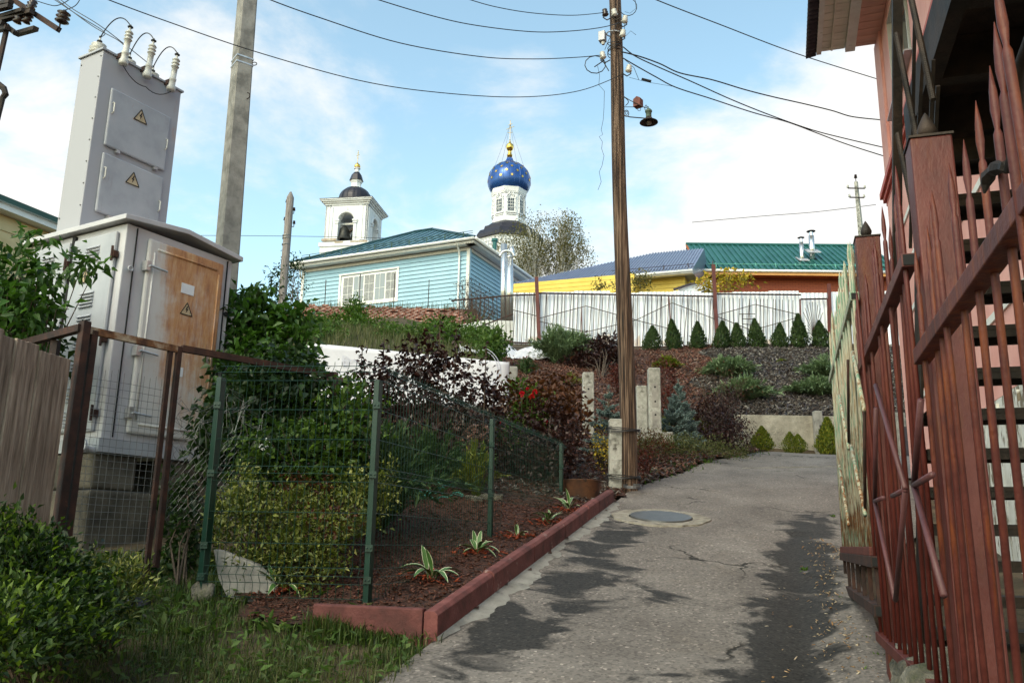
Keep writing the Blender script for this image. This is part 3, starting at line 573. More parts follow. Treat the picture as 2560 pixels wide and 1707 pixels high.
# cement strip against the kerb with a ragged edge
te = np.arange(4.72, 10.2, .06); ed = -1.895; wd_ = (.10+.04*np.sin(te*2.3)+.025*np.sin(te*7.1+1)+.02*np.sin(te*17)+.012*np.sin(te*41))*np.clip((te-4.66)/.35, .1, 1)
va = [W(t, ed) for t in te]; vb = [W(t, ed+w2) for t, w2 in zip(te, wd_)]
v = [V3(p[0], p[1], h(p[0], p[1])+.034) for p in va]+[V3(p[0], p[1], h(p[0], p[1])+.013) for p in vb]; k = len(te)
tag(MB().add(v, [(i, k+i, k+i+1, i+1) for i in range(k-1)]).build('cement_strip', X['fillet'], smooth=True), kind='structure')
# manhole: ragged concrete collar and iron lid
mh = PG(1652, 1298); root = thing('manhole', 'grey iron manhole lid set in a ragged pale concrete collar', 'manhole', mh)
def slopepoly(c, r, n, jit, z0, z1, name, mt, par, rin=0.0, seed=1):
    rs = np.random.default_rng(seed); v = []; rr = r*(1+jit*rs.normal(0, 1, n)); rr = (rr+np.roll(rr, 1))/2
    for k in range(n):
        a = 2*math.pi*k/n; p = c[:2]+rr[k]*np.array([math.cos(a), math.sin(a)]); zz_ = h(*p); v += [np.append(p, zz_+z0), np.append(p*.985+c[:2]*.015, zz_+z1)]
    f = [(2*k, 2*((k+1) % n), 2*((k+1) % n)+1, 2*k+1) for k in range(n)]
    if rin:
        m_ = len(v)
        for k in range(n):
            a = 2*math.pi*k/n; p = c[:2]+rin*np.array([math.cos(a), math.sin(a)]); v.append(np.append(p, h(*p)+z1-.004))
        f += [(2*k+1, 2*((k+1) % n)+1, m_+(k+1) % n, m_+k) for k in range(n)]
    else: f += [tuple(2*k+1 for k in range(n))]
    return MB().add(v, f).build(name, X[mt], par)
X['collar'] = mat('crumbling concrete collar', [(.15, .135, .11), (.23, .21, .175), (.29, .27, .235)], 10, .95, .9, 40, bdist=.02, wear=((.06, .055, .05), 9, .6, .7))
slopepoly(mh, .51, 48, .035, -.02, .030, 'collar', 'collar', root, .335, 3)
slopepoly(mh, .325, 40, .0, -.02, .040, 'lid', 'iron', root)
# joint across the lane near its crest and bark litter
jl = [PG(u_, 1172-.018*(u_-1860)) for u_ in range(1858, 2110, 12)]
b = MB(); 
for p, q_ in zip(jl[:-1], jl[1:]): b.bar(p+V3(0, 0, .012), q_+V3(0, 0, .012), .05, .02)
tag(b.build('lane_joint', X['fillet']), kind='structure')
def scatter(n, x0, x1, y0, y1, test, clump=0.):
    x = rng.uniform(x0, x1, n); y = rng.uniform(y0, y1, n); k = test(x, y)
    if clump: k &= rng.random(n) < np.clip(1-clump+clump*(lumps(x*.55+3, y*.55)+.6*lumps(x*1.9, y*1.9)+.55), .08, 1)
    return x[k], y[k]
x, y = scatter(52000, -3.5, 2.2, 4.9, 12.4, near_bed, .4); chips('bark_mulch', 'fine brown bark mulch inside the red kerb', x, y, .034, 'chip', .018, .4, zoff=.037)
x, y = scatter(9000, -.4, 4.6, 10.0, 16.6, lambda x, y: in_bed(x, y) & (tn(x, y)[1] > -3.4)); chips('bark_mulch', 'coarse grey brown wood chips round the timber pole', x, y, .075, 'chipdark', .03, .5, zoff=.035)
x, y = scatter(60000, -4, 7, 12, 25, far_bed, .7); chips('bark_mulch', 'reddish bark mulch on the garden slope', x, y, .085, 'chipmid', .04, .5, zoff=.035)
x, y = scatter(52000, 3.0, 12.5, 18.6, 25.4, right_slope, .55)
cc = 1280+F*x/y; red = cc < 1760+60*np.sin(y*2)+(y-18)*9
chips('bark_mulch', 'reddish bark chips on the slope under the thuja row', x[red], y[red], .10, 'chipmid', .05, .55, zoff=.035)
chips('bark_mulch', 'dark weathered chips caught in the net on the slope', x[~red], y[~red], .105, 'chipdark', .06, .6, zoff=.035)
# net of geogrid ribs that holds the chips of the slope
nv = MB()
for k in range(-6, 26):
    for sg in (1, -1):
        pts = []
        for s_ in np.arange(0, 6.6, .3):
            yy = 18.8+s_; xx = 5.6+k*.42+sg*s_*.85*.55+(0 if sg > 0 else 3.2)
            c_ = 1280+F*xx/yy
            if c_ > 1790+(yy-18)*8 and xx < 12.2: pts.append(V3(xx, yy, h(xx, yy)+.055+.02*math.sin(s_*9+k)))
        if len(pts) > 1: nv.tube(pts, .022, 4)
o = nv.build('slope_net', X['slate']); tag(o, 'dark net of crossing ribs pegged over the chip slope', 'net')
# ------------------------------------------------------------ transformer kiosk
c0 = V3(-3.57, 7.5, 0); tu = V3(.50, .866, 0); tv = V3(-.866, .50, 0); ZU = V3(0, 0, 1)
def T(a, b, z): return c0+tu*a+tv*b+ZU*z
def tbox(mb, a0, a1, b0, b1, z0, z1):
    return mb.box(T((a0+a1)/2, (b0+b1)/2, (z0+z1)/2), tu*(a1-a0)/2, tv*(b1-b0)/2, ZU*(z1-z0)/2)
def warn(par, c, ex, ey, nrm, s, nm='warning_sign'):   # triangle with a lightning bolt
    ex, ey, nrm = unit(np.array(ex, float)), unit(np.array(ey, float)), unit(np.array(nrm, float)); c = np.array(c, float)
    q = lambda x, y, o: c+ex*x*s+ey*y*s+nrm*o
    o = MB().poly([q(-.5, -.4, 0), q(.5, -.4, 0), q(0, .47, 0)], nrm*.004).build(nm, X['signplate'], par)
    b = MB(); ring = [(-.5, -.4), (.5, -.4), (0, .47)]
    for i in range(3):
        p, r_ = ring[i], ring[(i+1) % 3]; b.bar(q(p[0]*.93, p[1]*.93, .006), q(r_[0]*.93, r_[1]*.93, .006), .05*s, .003, nrm)
    b.poly([q(.02, .22, .005), q(-.10, -.05, .005), q(.0, -.03, .005), q(-.06, -.28, .005), q(.10, .03, .005), q(.01, .0, .005), q(.08, .2, .005)], nrm*.003)
    b.build('bolt_symbol', X['black'], o); return o
KB = 2.37; KT = 4.36
kio = thing('transformer_kiosk', 'grey metal transformer cabinet with rust stained door, on concrete blocks', 'transformer', T(.6, .7, 1.45))
b = MB(); tbox(b, .012, 1.27, .012, 1.46, KB, KT); b.build('cabinet_body', X['cabinetwarm'], kio, bevel=.01)
b = MB()                                   # steel skid
tbox(b, -.03, 1.31, -.03, .05, KB-.12, KB-.002); tbox(b, -.03, 1.31, 1.43, 1.51, KB-.12, KB-.002); tbox(b, -.03, .05, .053, 1.427, KB-.12, KB-.002); tbox(b, 1.23, 1.31, .053, 1.427, KB-.12, KB-.002)
b.build('base_frame', X['cabinet'], kio)
ov = .07; rz = KT+.005                      # low ridge roof with a folded edge
v = []
for a_, z_ in ((-ov, rz), (.63, rz+.075), (1.27+ov, rz)):
    for b_ in (-ov, 1.46+ov): v += [T(a_, b_, z_), T(a_, b_, z_+.05)]
f = [(0, 1, 3, 2), (8, 10, 11, 9), (1, 5, 7, 3), (5, 9, 11, 7), (0, 2, 6, 4), (4, 6, 10, 8), (0, 4, 5, 1), (4, 8, 9, 5), (2, 3, 7, 6), (6, 7, 11, 10)]
MB().add(v, f).build('cabinet_roof', X['cabinetwarm'], kio, bevel=.006)
# rust stained door on the right face
d_ = MB(); tbox(d_, .235, 1.135, -.035, .010, KB+.07, KT-.08)
door = d_.build('door', X['rustdoor'], kio, bevel=.022, origin=T(.68, -.02, KB+.07))
b = MB()
for z_ in (KB+.16, KT-.17): b.tube([T(.33, -.037, z_), T(1.04, -.037, z_)], .012, 6)
for a_ in (.30, 1.07): b.tube([T(a_, -.037, KB+.2), T(a_, -.037, KT-.21)], .010, 6)
b.build('pressed_rib', X['rustdoor'], door, smooth=True)
for (a_, z_, w_, h_) in ((.71, 3.90, .15, .10), (.70, 3.08, .11, .09), (.70, 2.83, .05, .10)):
    b = MB(); tbox(b, a_-w_/2, a_+w_/2, -.040, -.034, z_-h_/2, z_+h_/2); b.build('paper_label', X['paper'], door)
warn(door, T(.72, -.037, 3.70), tu, ZU, -tv, .15)
for z_ in (4.0, 3.19, 2.62):                # door bolts with pins
    b = MB(); tbox(b, .205, .25, -.07, .0, z_-.045, z_+.045); b.tube([T(.235, -.075, z_), T(.42, -.085, z_-.012)], .011, 6); b.build('latch', X['galv'], door)
for a_ in (.115, 1.20): b = MB(); tbox(b, a_, a_+.004, -.006, .02, KB+.02, KT-.02); b.build('panel_seam', X['darkgap'], kio)
b = MB(); b.lathe([(.0, .006), (.026, .006), (.026, 0)], T(1.235, 0, 3.78), 14, -tv); b.build('cable_hole', X['darkgap'], kio)
b = MB(); rg = [T(.07, -.03, 3.93)+(tu*math.cos(k*.63)+ZU*math.sin(k*.63))*.022 for k in range(11)]; b.tube(rg, .009, 6, False); b.tube([T(.07, 0, 3.93), T(.07, -.02, 3.93)], .012, 6); b.build('lifting_eye', X['cabinet'], kio)
# left face: two doors with columns of louvres
for i, (b0, b1) in enumerate(((.10, .735), (.80, 1.42))):
    d_ = MB(); tbox(d_, -.028, .010, b0, b1, KB+.06, KT-.07); dr = d_.build('side_door', X['cabinet'], kio, bevel=.018, origin=T(0, (b0+b1)/2, KB+.06))
    bc = b0+(b1-b0)*.5
    for k in range(8):
        z_ = KT-.24-k*.222
        if k == 1: continue
        lv = MB()
        for j in range(5):
            zz_ = z_+.055-j*.032; lv.add([T(-.027, bc-.10, zz_+.011), T(-.027, bc+.10, zz_+.011), T(-.050, bc+.095, zz_-.012), T(-.050, bc-.095, zz_-.012), T(-.029, bc-.10, zz_-.013), T(-.029, bc+.10, zz_-.013)], [(0, 1, 2, 3), (3, 2, 5, 4), (0, 3, 4), (1, 5, 2)])
        lv.build('louvre', X['cabinet'], dr)
    if i == 0:
        warn(dr, T(-.031, bc+.06, KT-.46), -tv, ZU, -tu, .17)
        wr = MB()                           # handwriting in black marker, running down the door
        sc = .045; ox = b0+.09; z_ = KB+.34
        def wp(x, y): return T(-.031, ox+y*sc, z_-x*sc)
        wr.tube([wp(.5+.45*math.cos(k*.6), .5+.5*math.sin(k*.6)) for k in range(11)], .0035, 5); wr.tube([wp(2.1+.45*math.cos(k), .5+.5*math.sin(k)) for k in (-.9, -1.6, -2.4, -3.1, -3.9, -4.7, -5.4)], .0035, 5)
        wr.tube([wp(2.9, 1.1), wp(3.0, 0), wp(3.5, .5), wp(3.4, 0.0), wp(4.1, .9), wp(4.2, 0)], .0035, 5); wr.build('marker_writing', X['black'], dr)
    for z_ in (KT-.30, KT-1.1, KB+.22):
        h_ = MB(); tbox(h_, -.05, -.0, b0-.03, b0+.02, z_-.03, z_+.03); h_.tube([T(-.055, b0-.01, z_-.07), T(-.055, b0-.01, z_+.07)], .012, 6); h_.build('hinge', X['rustbrown'], dr)
b = MB(); b.tube([T(-.06, .72, 3.93), T(-.06, .86, 3.93)], .013, 6); b.tube([T(-.01, .78, 3.93), T(-.07, .78, 3.93)], .015, 6); b.build('handle', X['galv'], kio)
b = MB(); tbox(b, -.012, .015, .742, .793, KB+.02, KT-.02); b.build('door_gap', X['darkgap'], kio)
b = MB(); b.tube([T(.03, .05, 2.25), T(-.16, .02, 2.28)], .028, 10); b.lathe([(.075, 0), (.075, .02)], T(-.16, .02, 2.28), 16, T(-.16, .02, 2.28)-T(.03, .05, 2.25)); b.build('earth_spigot', X['cabinetwarm'], kio)
# upper box with the high voltage bushings
UA0, UA1, UB0, UB1, UZ0, UZ1 = .08, 1.06, .865, 1.24, KT+.03, 6.43
b = MB(); tbox(b, UA0, UA1, UB0, UB1, UZ0, UZ1); ub = b.build('upper_box', X['ruststreak'], kio, bevel=.008, origin=T(.57, 1.05, UZ0))
b = MB(); tbox(b, UA0-.02, UA1+.02, UB0-.02, UB1+.02, UZ1+.002, UZ1+.022); b.build('top_plate', X['cabinet'], ub)
for zi, (z0, z1) in enumerate(((5.42, 6.06), (4.70, 5.34))):
    b = MB(); tbox(b, UA0+.13, UA1-.12, UB0-.035, UB0-.001, z0, z1); d2 = b.build('hatch', X['cabinet'], ub, bevel=.015)
    warn(d2, T(.57, UB0-.036, z1-.16), tu, ZU, -tv, .17)
    for a_ in (UA0+.16, UA1-.15):
        hb = MB(); zc = (z0+z1)/2+(.1 if a_ < .5 else -.02); hb.tube([T(a_, UB0-.04, zc+.06), T(a_, UB0-.065, zc+.05), T(a_, UB0-.065, zc-.05), T(a_, UB0-.04, zc-.06)], .008, 6); hb.build('handle', X['porcelain'], d2)
    for a_ in (UA0+.28, UA1-.24):
        hb = MB(); tbox(hb, a_-.02, a_+.02, UB0-.05, UB0-.002, z0-.035, z0-.005); hb.build('clasp', X['galv'], d2)
b = MB()
for k in range(9):
    z_ = UZ1-.06-k*.235
    for bb in (UB0+.025,): b.lathe([(.009, 0), (.007, .008), (0, .01)], T(UA0, bb, z_), 6, -tu)
for z_ in (UZ1-.08, UZ0+.25): b.lathe([(.010, 0), (.007, .009), (0, .011)], T(UA0, UB1-.03, z_), 6, -tu)
b.build('rivet_row', X['wire_grey'], ub)
arr_top = []; bus_top = []
for a_ in (.26, .55, .86):                  # surge arresters on brackets
    p = T(a_, UB0-.085, UZ1-.10); ar = MB(); ax_ = unit(V3(.05, .02, 1))
    prof = [(.0, 0), (.042, 0), (.047, .015), (.047, .045), (.036, .07), (.034, .12), (.038, .125), (.038, .15), (.031, .155), (.031, .29), (.044, .295), (.031, .31), (.031, .33), (.044, .335), (.031, .35), (.031, .37), (.043, .375), (.025, .40), (.012, .41), (.01, .45), (0, .45)]
    ar.lathe(prof, p, 14, ax_); o = ar.build('surge_arrester', X['porcelain'], ub, smooth=True)
    br_ = MB(); tbox(br_, a_-.03, a_+.03, UB0-.08, UB0-.001, UZ1+.02, UZ1+.035); tbox(br_, a_-.03, a_-.02, UB0-.08, UB0-.001, UZ1-.02, UZ1+.018); br_.build('bracket', X['rustbrown'], o)
    MB().lathe([(.012, 0), (.03, .005), (.03, .012), (.008, .02), (.008, .035)], p+ax_*.44, 8, ax_).build('clamp', X['black'], o)
    arr_top.append(p+ax_*.46)
for a_ in (.14, .50, .80):
    p = T(a_, 1.05, UZ1+.022); bu = MB(); bu.lathe([(.06, 0), (.075, .01), (.095, .03), (.07, .045), (.07, .055), (.09, .075), (.065, .09), (.06, .10), (.075, .118), (.03, .135), (.012, .14), (.012, .20), (0, .2)], p, 16)
    o = bu.build('bushing', X['porcelain'], ub, smooth=True); MB().lathe([(.01, .15), (.028, .155), (.028, .17), (.012, .175), (.012, .225)], p, 8).build('clamp', X['black'], o); bus_top.append(p+ZU*.21)
def arc(p, q, lift, n=14, side=(0, 0, 0)):
    return [p+(q-p)*s+(ZU*lift+np.array(side))*4*s*(1-s) for s in np.linspace(0, 1, n)]
for i in range(3): MB().tube(arc(bus_top[i], arr_top[i], .16), .006, 6).build('jumper_lead', X['wire_black'], ub)
b = MB(); b.tube(arc(T(.26, UB0-.09, UZ1-.11), T(.56, UB0-.075, UZ1-.2), -.05, 8)+arc(T(.56, UB0-.075, UZ1-.2), T(.86, UB0-.09, UZ1-.11), -.06, 8)[1:], .005, 5); b.build('earth_lead', X['wire_black'], ub)
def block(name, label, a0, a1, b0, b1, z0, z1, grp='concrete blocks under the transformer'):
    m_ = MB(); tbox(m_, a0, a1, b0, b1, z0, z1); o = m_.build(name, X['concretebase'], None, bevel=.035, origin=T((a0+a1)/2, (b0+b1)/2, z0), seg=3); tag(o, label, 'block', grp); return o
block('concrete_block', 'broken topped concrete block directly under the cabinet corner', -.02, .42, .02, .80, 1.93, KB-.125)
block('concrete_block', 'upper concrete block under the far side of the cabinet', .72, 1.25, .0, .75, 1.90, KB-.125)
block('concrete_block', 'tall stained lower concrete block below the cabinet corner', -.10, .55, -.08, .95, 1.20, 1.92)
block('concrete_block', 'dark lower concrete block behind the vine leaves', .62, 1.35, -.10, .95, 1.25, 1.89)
# ------------------------------------------------------------ rusty enclosure with a mesh gate
GL = P(182, 1100, 5.8); GR = P(418, 1150, 6.4); gz = P(190, 812, 5.8)[2]
def gp(s, z): return V3(GL[0]+(GR[0]-GL[0])*s, GL[1]+(GR[1]-GL[1])*s, z)
g0 = h(GL[0], GL[1]); gb = 1.22
gate = thing('mesh_gate', 'rusty angle iron gate filled with square wire mesh before the transformer', 'gate', gp(.5, g0))
MB().bar(gp(-.03, .9), gp(-.03, gz+.02), .07, .055, GR-GL).build('post', X['rustbrown'], gate, bevel=.004)
MB().bar(gp(1.0, 1.0), gp(1.0, gz-.01), .035, .04, GR-GL).build('post', X['rustbrown'], gate, bevel=.003)
MB().bar(gp(.90, gb), gp(.90, gz-.03), .028, .035, GR-GL).build('frame_bar', X['rustbrown'], gate)
MB().bar(gp(.07, gb), gp(.07, gz-.03), .035, .045, GR-GL).build('frame_bar', X['rustbrown'], gate)
X['rustpale'] = mat('rust and bleached paint', [(.06, .025, .015), (.16, .07, .03), (.34, .27, .20)], 9, .8, .3, 50)
MB().bar(gp(.02, gz-.035), gp(.97, gz-.035), .035, .05).build('frame_bar', X['rustpale'], gate)
MB().bar(gp(.06, gb), gp(.95, gb), .035, .045).build('frame_bar', X['rustbrown'], gate)
wm_ = MB(); gl = np.linalg.norm((GR-GL)[:2]); mz1 = gz-.30
for k in range(int(gl*.84/.05)): s = .09+k*.05/gl; wm_.tube([gp(s, gb+.02), gp(s+.004*math.sin(k), mz1+.02+.012*math.sin(k*2))], .0016, 4)
for k in range(int((mz1-gb)/.05)): z_ = gb+.03+k*.05; wm_.tube([gp(.08, z_), gp(.5, z_+.006*math.sin(k)), gp(.91, z_)], .0016, 4)
wm_.build('wire_mesh', X['wire_grey'], gate)
EB = P(836, 940, 6.4)
for dd in np.arange(6.4, 12, .02):
    p = P(836, 940, dd)
    if p[2] >= gz-.02: EB = p; break
encl = thing('enclosure_frame', 'dark rusty steel rail frame running from the gate past the bush', 'frame', V3(EB[0], EB[1], h(EB[0], EB[1])))
MB().bar(gp(1.03, gz-.02), V3(EB[0], EB[1], gz-.02), .04, .05).build('rail', X['rustbrown'], encl)
MB().bar(V3(EB[0], EB[1], 1.2), V3(EB[0], EB[1], gz+.012), .055, .055).build('post', X['rustbrown'], encl)
e2 = V3(EB[0]+.02, EB[1]+.55, gz+.04); MB().bar(e2, e2+V3(-.55, .1, 0), .06, .06).build('rail', X['rustbrown'], encl); MB().bar(V3(e2[0], e2[1], 1.4), e2+ZU*.03, .055, .055).build('post', X['rustbrown'], encl)
lp = P(60, 848, 6.3); MB().bar(gp(-.06, gz-.03), V3(lp[0], lp[1], gz-.03), .05, .05).build('rail', X['rustbrown'], encl); lp2 = P(140, 850, 6.05)
MB().bar(V3(lp2[0], lp2[1], 1.1), V3(lp2[0], lp2[1], gz-.06), .05, .05).build('post', X['rustbrown'], encl)
# torn chain link hanging between gate and green fence
cl = MB(); E0 = gp(1.05, 0); EV = V3(EB[0], EB[1], 0)-E0; EV = EV/np.linalg.norm(EV[:2])
for k in range(17):
    for sg in (1, -1):
        pts = []
        for j in range(24):
            s = .0+k*.055+sg*(j % 2)*.0275; z_ = gz-.55-j*.034+.10*math.sin(k*.9)+.02*k*(1 if j < 3 else 0)
            wob = .05*math.exp(-j*.35)*math.sin(k*2+j)
            if 0 <= s < .80 and not (k > 13 and j < 6): pts.append(E0+EV*(s+wob)+V3(wob*.8, wob, z_))
        if len(pts) > 2: cl.tube(pts, .0017, 4)
for k in range(9): cl.tube([E0+EV*(.05+.09*k+.05*math.sin(j*1.3+k))+V3(.03*math.sin(j+k), .02*math.cos(j*2+k), gz-.56+.11*math.sin(k*1.7)+j*.035) for j in range(6)], .0017, 4)
tag(cl.build('chain_link', X['wire_grey'], None, origin=E0+V3(0, 0, 1.5)), 'torn chain link netting curling beside the mesh gate', 'netting')
# ------------------------------------------------------------ weathered board fence at the far left
bf = thing('board_fence', 'weathered grey brown upright board fence beside the mesh gate', 'fence', V3(-3.1, 5.3, h(-3.1, 5.3)))
A_ = V3(-3.23, 3.0, 0); B_ = P(150, 1100, 5.72); A_[2] = B_[2] = 0; dv = unit(B_-A_); Lf = np.linalg.norm(B_-A_); zt_ = P(150, 899, 5.72)[2]; nb = int(Lf/.118)
for k in range(nb):
    s0 = Lf-(k+1)*.118+.003; p = A_+dv*(s0+.056); zz_ = zt_-.012*(k % 3)+.006*k; off = np.cross(dv, ZU)*(.004*((k*7) % 5-2))
    MB().box(p+off+ZU*((zz_+.4)/2), dv*(.0565+.001*(k % 2)), np.cross(dv, ZU)*.011, ZU*(zz_-.4)/2).build('board', X['wood_old'], bf, bevel=.003, origin=p+ZU*.4, seg=1)
MB().bar(A_+np.cross(dv, ZU)*-.04+ZU*2.2, B_+np.cross(dv, ZU)*-.04+ZU*2.2, .04, .07).build('rail', X['wood_old'], bf)
# ------------------------------------------------------------ green welded mesh fence
GF = [P(530, 1200, 5.86), V3(-.9, 5.75, 0), V3(-.17, 8.02, 0), V3(.61, 10.27, 0)]
ftop = 2.695; fen = thing('mesh_fence', 'green welded wire fence with steel posts round the mulch bed', 'fence', V3(-.9, 5.75, h(-.9, 5.75)))
for p, zt in zip(GF, (2.62, 2.60, 2.665, 2.70)):
    g = h(p[0], p[1]); d_ = unit(GF[2]-GF[1]); d_[2] = 0; s_ = np.cross(d_, ZU)
    po = MB().box(V3(p[0], p[1], (g-.2+zt)/2), d_*.030, s_*.020, ZU*(zt-g+.2)/2).build('post', X['greenpost'], fen, bevel=.004)
    for k_, zc in enumerate((ftop-.27, ftop-.73, ftop-1.2, ftop-1.4)):
        if zc < g+.05: continue
        for e_ in (-1, 1):
            cl_ = MB(); q_ = V3(p[0], p[1], zc)+s_*.0*e_-V3(-.012*e_, .034, 0); cl_.box(q_, (.012, .010, .022)); cl_.lathe([(.006, 0), (.006, .005), (0, .007)], q_-V3(0, .010, 0), 8, (0, -1, 0)); cl_.build('clip', X['greenpost'], po)
offs = [0, .1, .3, .5, .68, .78, .98, 1.18, 1.33, 1.43, 1.52]; bends = [(0, .1), (.68, .78), (1.33, 1.43)]
for i in range(3):
    a_, b_ = GF[i].copy(), GF[i+1].copy(); a_[2] = b_[2] = 0; d_ = b_-a_; l_ = np.linalg.norm(d_); d_ /= l_; o_ = unit(np.cross(d_, ZU)); o_ = o_ if np.dot(o_, V3(.3, -1, 0)) > 0 else -o_
    pm = MB(); nw = int(l_/.05); q_ = lambda s, z, k=0.: a_+d_*s+o_*(.030+k)+ZU*z
    for k in range(1, nw):
        s = k*l_/nw; g = h(*(a_+d_*s)[:2]); pts = [(ftop+.028, 0)]
        for o0, o1 in bends: pts += [(ftop-o0, 0), (ftop-(o0+o1)/2, .045), (ftop-o1, 0)]
        pts += [(ftop-1.53, 0)]; pts = [p for p in pts if p[0] > g-.25]
        pm.tube([q_(s, z, kk) for z, kk in pts], .0019, 4, False)
    for of in offs:
        for s0, s1 in ((0, l_),):
            pm.tube([q_(s, ftop-of, -.004) for s in np.linspace(s0, s1, 4)], .0022, 4, False)
    for o0, o1 in bends: pm.tube([q_(0, ftop-(o0+o1)/2, .045), q_(l_, ftop-(o0+o1)/2, .045)], .0018, 4, False)
    pm.build('mesh_panel', X['greenwire'], fen)
# ------------------------------------------------------------ poles
def insul(mb, p, ax=(0, 0, 1), s=1.0):
    mb.lathe([(.0, -.01*s), (.03*s, 0), (.045*s, .015*s), (.028*s, .03*s), (.04*s, .05*s), (.026*s, .065*s), (.034*s, .085*s), (.012*s, .10*s), (0, .10*s)], p, 10, ax)
cpb = P(567, 640, 9.9); cpt = P(628, -120, 9.9); gzp = h(cpb[0], cpb[1])
cpo = thing('utility_pole', 'square concrete utility pole rising behind the transformer cabinet', 'pole', V3(cpb[0], cpb[1], gzp))
ax_ = unit(cpt-cpb); bt = cpb-ax_*((cpb[2]-gzp+.2)/ax_[2]); tp = cpt+ax_*1.5
e1 = unit(V3(.80, .60, 0)); e2 = unit(V3(-.60, .80, 0)); v = []
for p, r1, r2 in ((bt, .135, .13), (tp, .088, .10)):
    c_ = .018
    for x_, y_ in ((-r1+c_, -r2), (r1-c_, -r2), (r1, -r2+c_), (r1, r2-c_), (r1-c_, r2), (-r1+c_, r2), (-r1, r2-c_), (-r1, -r2+c_)): v.append(p+e1*x_+e2*y_)
MB().add(v, [(i, (i+1) % 8, 8+(i+1) % 8, 8+i) for i in range(8)]+[tuple(range(8))[::-1], tuple(range(8, 16))]).build('shaft', X['concrete'], cpo)
for vv in (152, 163):
    p = P(613, vv+(4 if vv > 155 else 0), 9.9); s_ = (p[2]-bt[2])/(tp[2]-bt[2]); r1 = .135+(.088-.135)*s_+.004; r2 = .13+(.10-.13)*s_+.004; c_ = bt+(tp-bt)*s_
    MB().box(c_, e1*r1, e2*r2, ZU*.010).build('steel_strap', X['galv'], cpo)
p = P(636, 160, 9.72); MB().tube([p+V3(.03*math.cos(k*.7), 0, .022*math.sin(k*.7)) for k in range(10)], .006, 5).build('hook', X['steeldark'], cpo)
p = P(618, 242, 9.75); MB().tube([p+V3(.04*math.cos(k*.6-1.5), -.02, .045*math.sin(k*.6-1.5)) for k in range(6)], .007, 5).build('hook', X['steeldark'], cpo)
# timber pole
pb = P(1574, 1232, 11.3); pt = P(1533, -90, 11.3); pole = thing('utility_pole', 'brown weathered timber utility pole with street lamp beside the lane', 'pole', pb)
ns, nr = 40, 22; v = []; rs = np.random.default_rng(5); grooves = 1+.035*rs.normal(0, 1, nr)
for i in range(ns+1):
    s = i/ns; c_ = pb+(pt-pb)*s-ZU*(.25 if i == 0 else 0)+V3(.012*math.sin(s*9), 0, 0); r_ = .113-.027*s
    for k in range(nr):
        a = 2*math.pi*k/nr; q_ = grooves[k]*(1+.018*math.sin(s*14+k*1.7)); q_ *= .86 if (k == 18 and s < .35) else 1
        v.append(c_+V3(math.cos(a), math.sin(a), 0)*r_*q_)
MB().add(v, [(i*nr+k, i*nr+(k+1) % nr, (i+1)*nr+(k+1) % nr, (i+1)*nr+k) for i in range(ns) for k in range(nr)]+[tuple(ns*nr+k for k in range(nr))]).build('shaft', X['wood_pole'], pole, smooth=True)
def pp(a, b, off=0.0): return P(a, b, 11.3-off)
sb = pp(1537, 1205); st_ = pp(1538, 1048)
stub = MB(); stub.bar(sb-ZU*.25, st_, .165, .15, (0, 1, 0)); stub.build('concrete_stub', X['concretepale'], pole, bevel=.012)
for vv in (1077, 1194):
    b = MB()
    for j in range(4):
        c_ = pp(1560, vv+2.6*j-4); b.tube([c_+V3(.225*math.cos(a)-.01, .135*math.sin(a), .012*math.sin(a*2+j)) for a in np.linspace(0, 2*math.pi, 25)], .006, 5)
    b.build('wire_band', X['wire_black'], pole)
b = MB(); c_ = pp(1580, 1222, .14); 
for j in range(3): b.tube([c_+V3(.11*math.cos(a), -.05+.11*math.sin(a), .02+.022*math.sin(a)+.012*j) for a in np.linspace(0, 6.28, 20)], .008, 5)
tag(b.build('cable_coil', X['wire_bare'], None, origin=c_), 'coil of grey cable lying at the foot of the timber pole', 'cable')
# street lamp and its red box on the pole
lamp = thing('street_lamp', 'dark enamel street lamp on a scrolled bracket', 'lamp', pp(1563, 290, .1)); lamp.location = tuple(pp(1563, 290, .1))
LD = .32
sc_ = pp(1622, 306, LD)
MB().lathe([(.028, .075), (.045, .07), (.06, .045), (.125, .002), (.128, -.006), (.120, -.004), (.055, .03), (.02, .05)], sc_, 24).build('lamp_shade', X['steeldark'], lamp, smooth=True)
MB().lathe([(.035, .07), (.04, .09), (.04, .15), (.05, .155), (.05, .175), (.035, .18), (.03, .20), (.006, .20), (.006, .235)], sc_, 14).build('lamp_socket', mat('green grey enamel', [(.05, .09, .07), (.09, .12, .10)], 8, .5), lamp, smooth=True)
MB().lathe([(.012, .035), (.035, .02), (.04, -.005), (.028, -.03), (0, -.04)], sc_, 12).build('bulb', mat('dusty bulb', [(.12, .11, .10)], 5, .3), lamp, smooth=True)
arm = MB(); arm.tube([pp(1560, 289, .12), pp(1575, 293, .2), sc_+ZU*.055], .008, 6); arm.tube([pp(1566+6*math.cos(k*.55), 284+8*math.sin(k*.55), .12) for k in range(13)], .006, 5); arm.tube([pp(1566+3*math.cos(k*.6), 283+4*math.sin(k*.6), .12) for k in range(11)], .005, 5)
arm.build('bracket', X['steeldark'], lamp)
br2 = MB(); br2.tube([pp(1558, 241, .12), pp(1576, 252, .2), pp(1598, 262, .28), pp(1612, 270, LD), sc_+ZU*.235], .006, 5); br2.tube([pp(1560, 268, .12), pp(1585, 268, .22)], .005, 5); br2.tube([pp(1560+11*math.sin(k*.4), 243+3.1*k, .13) for k in range(8)], .006, 5)
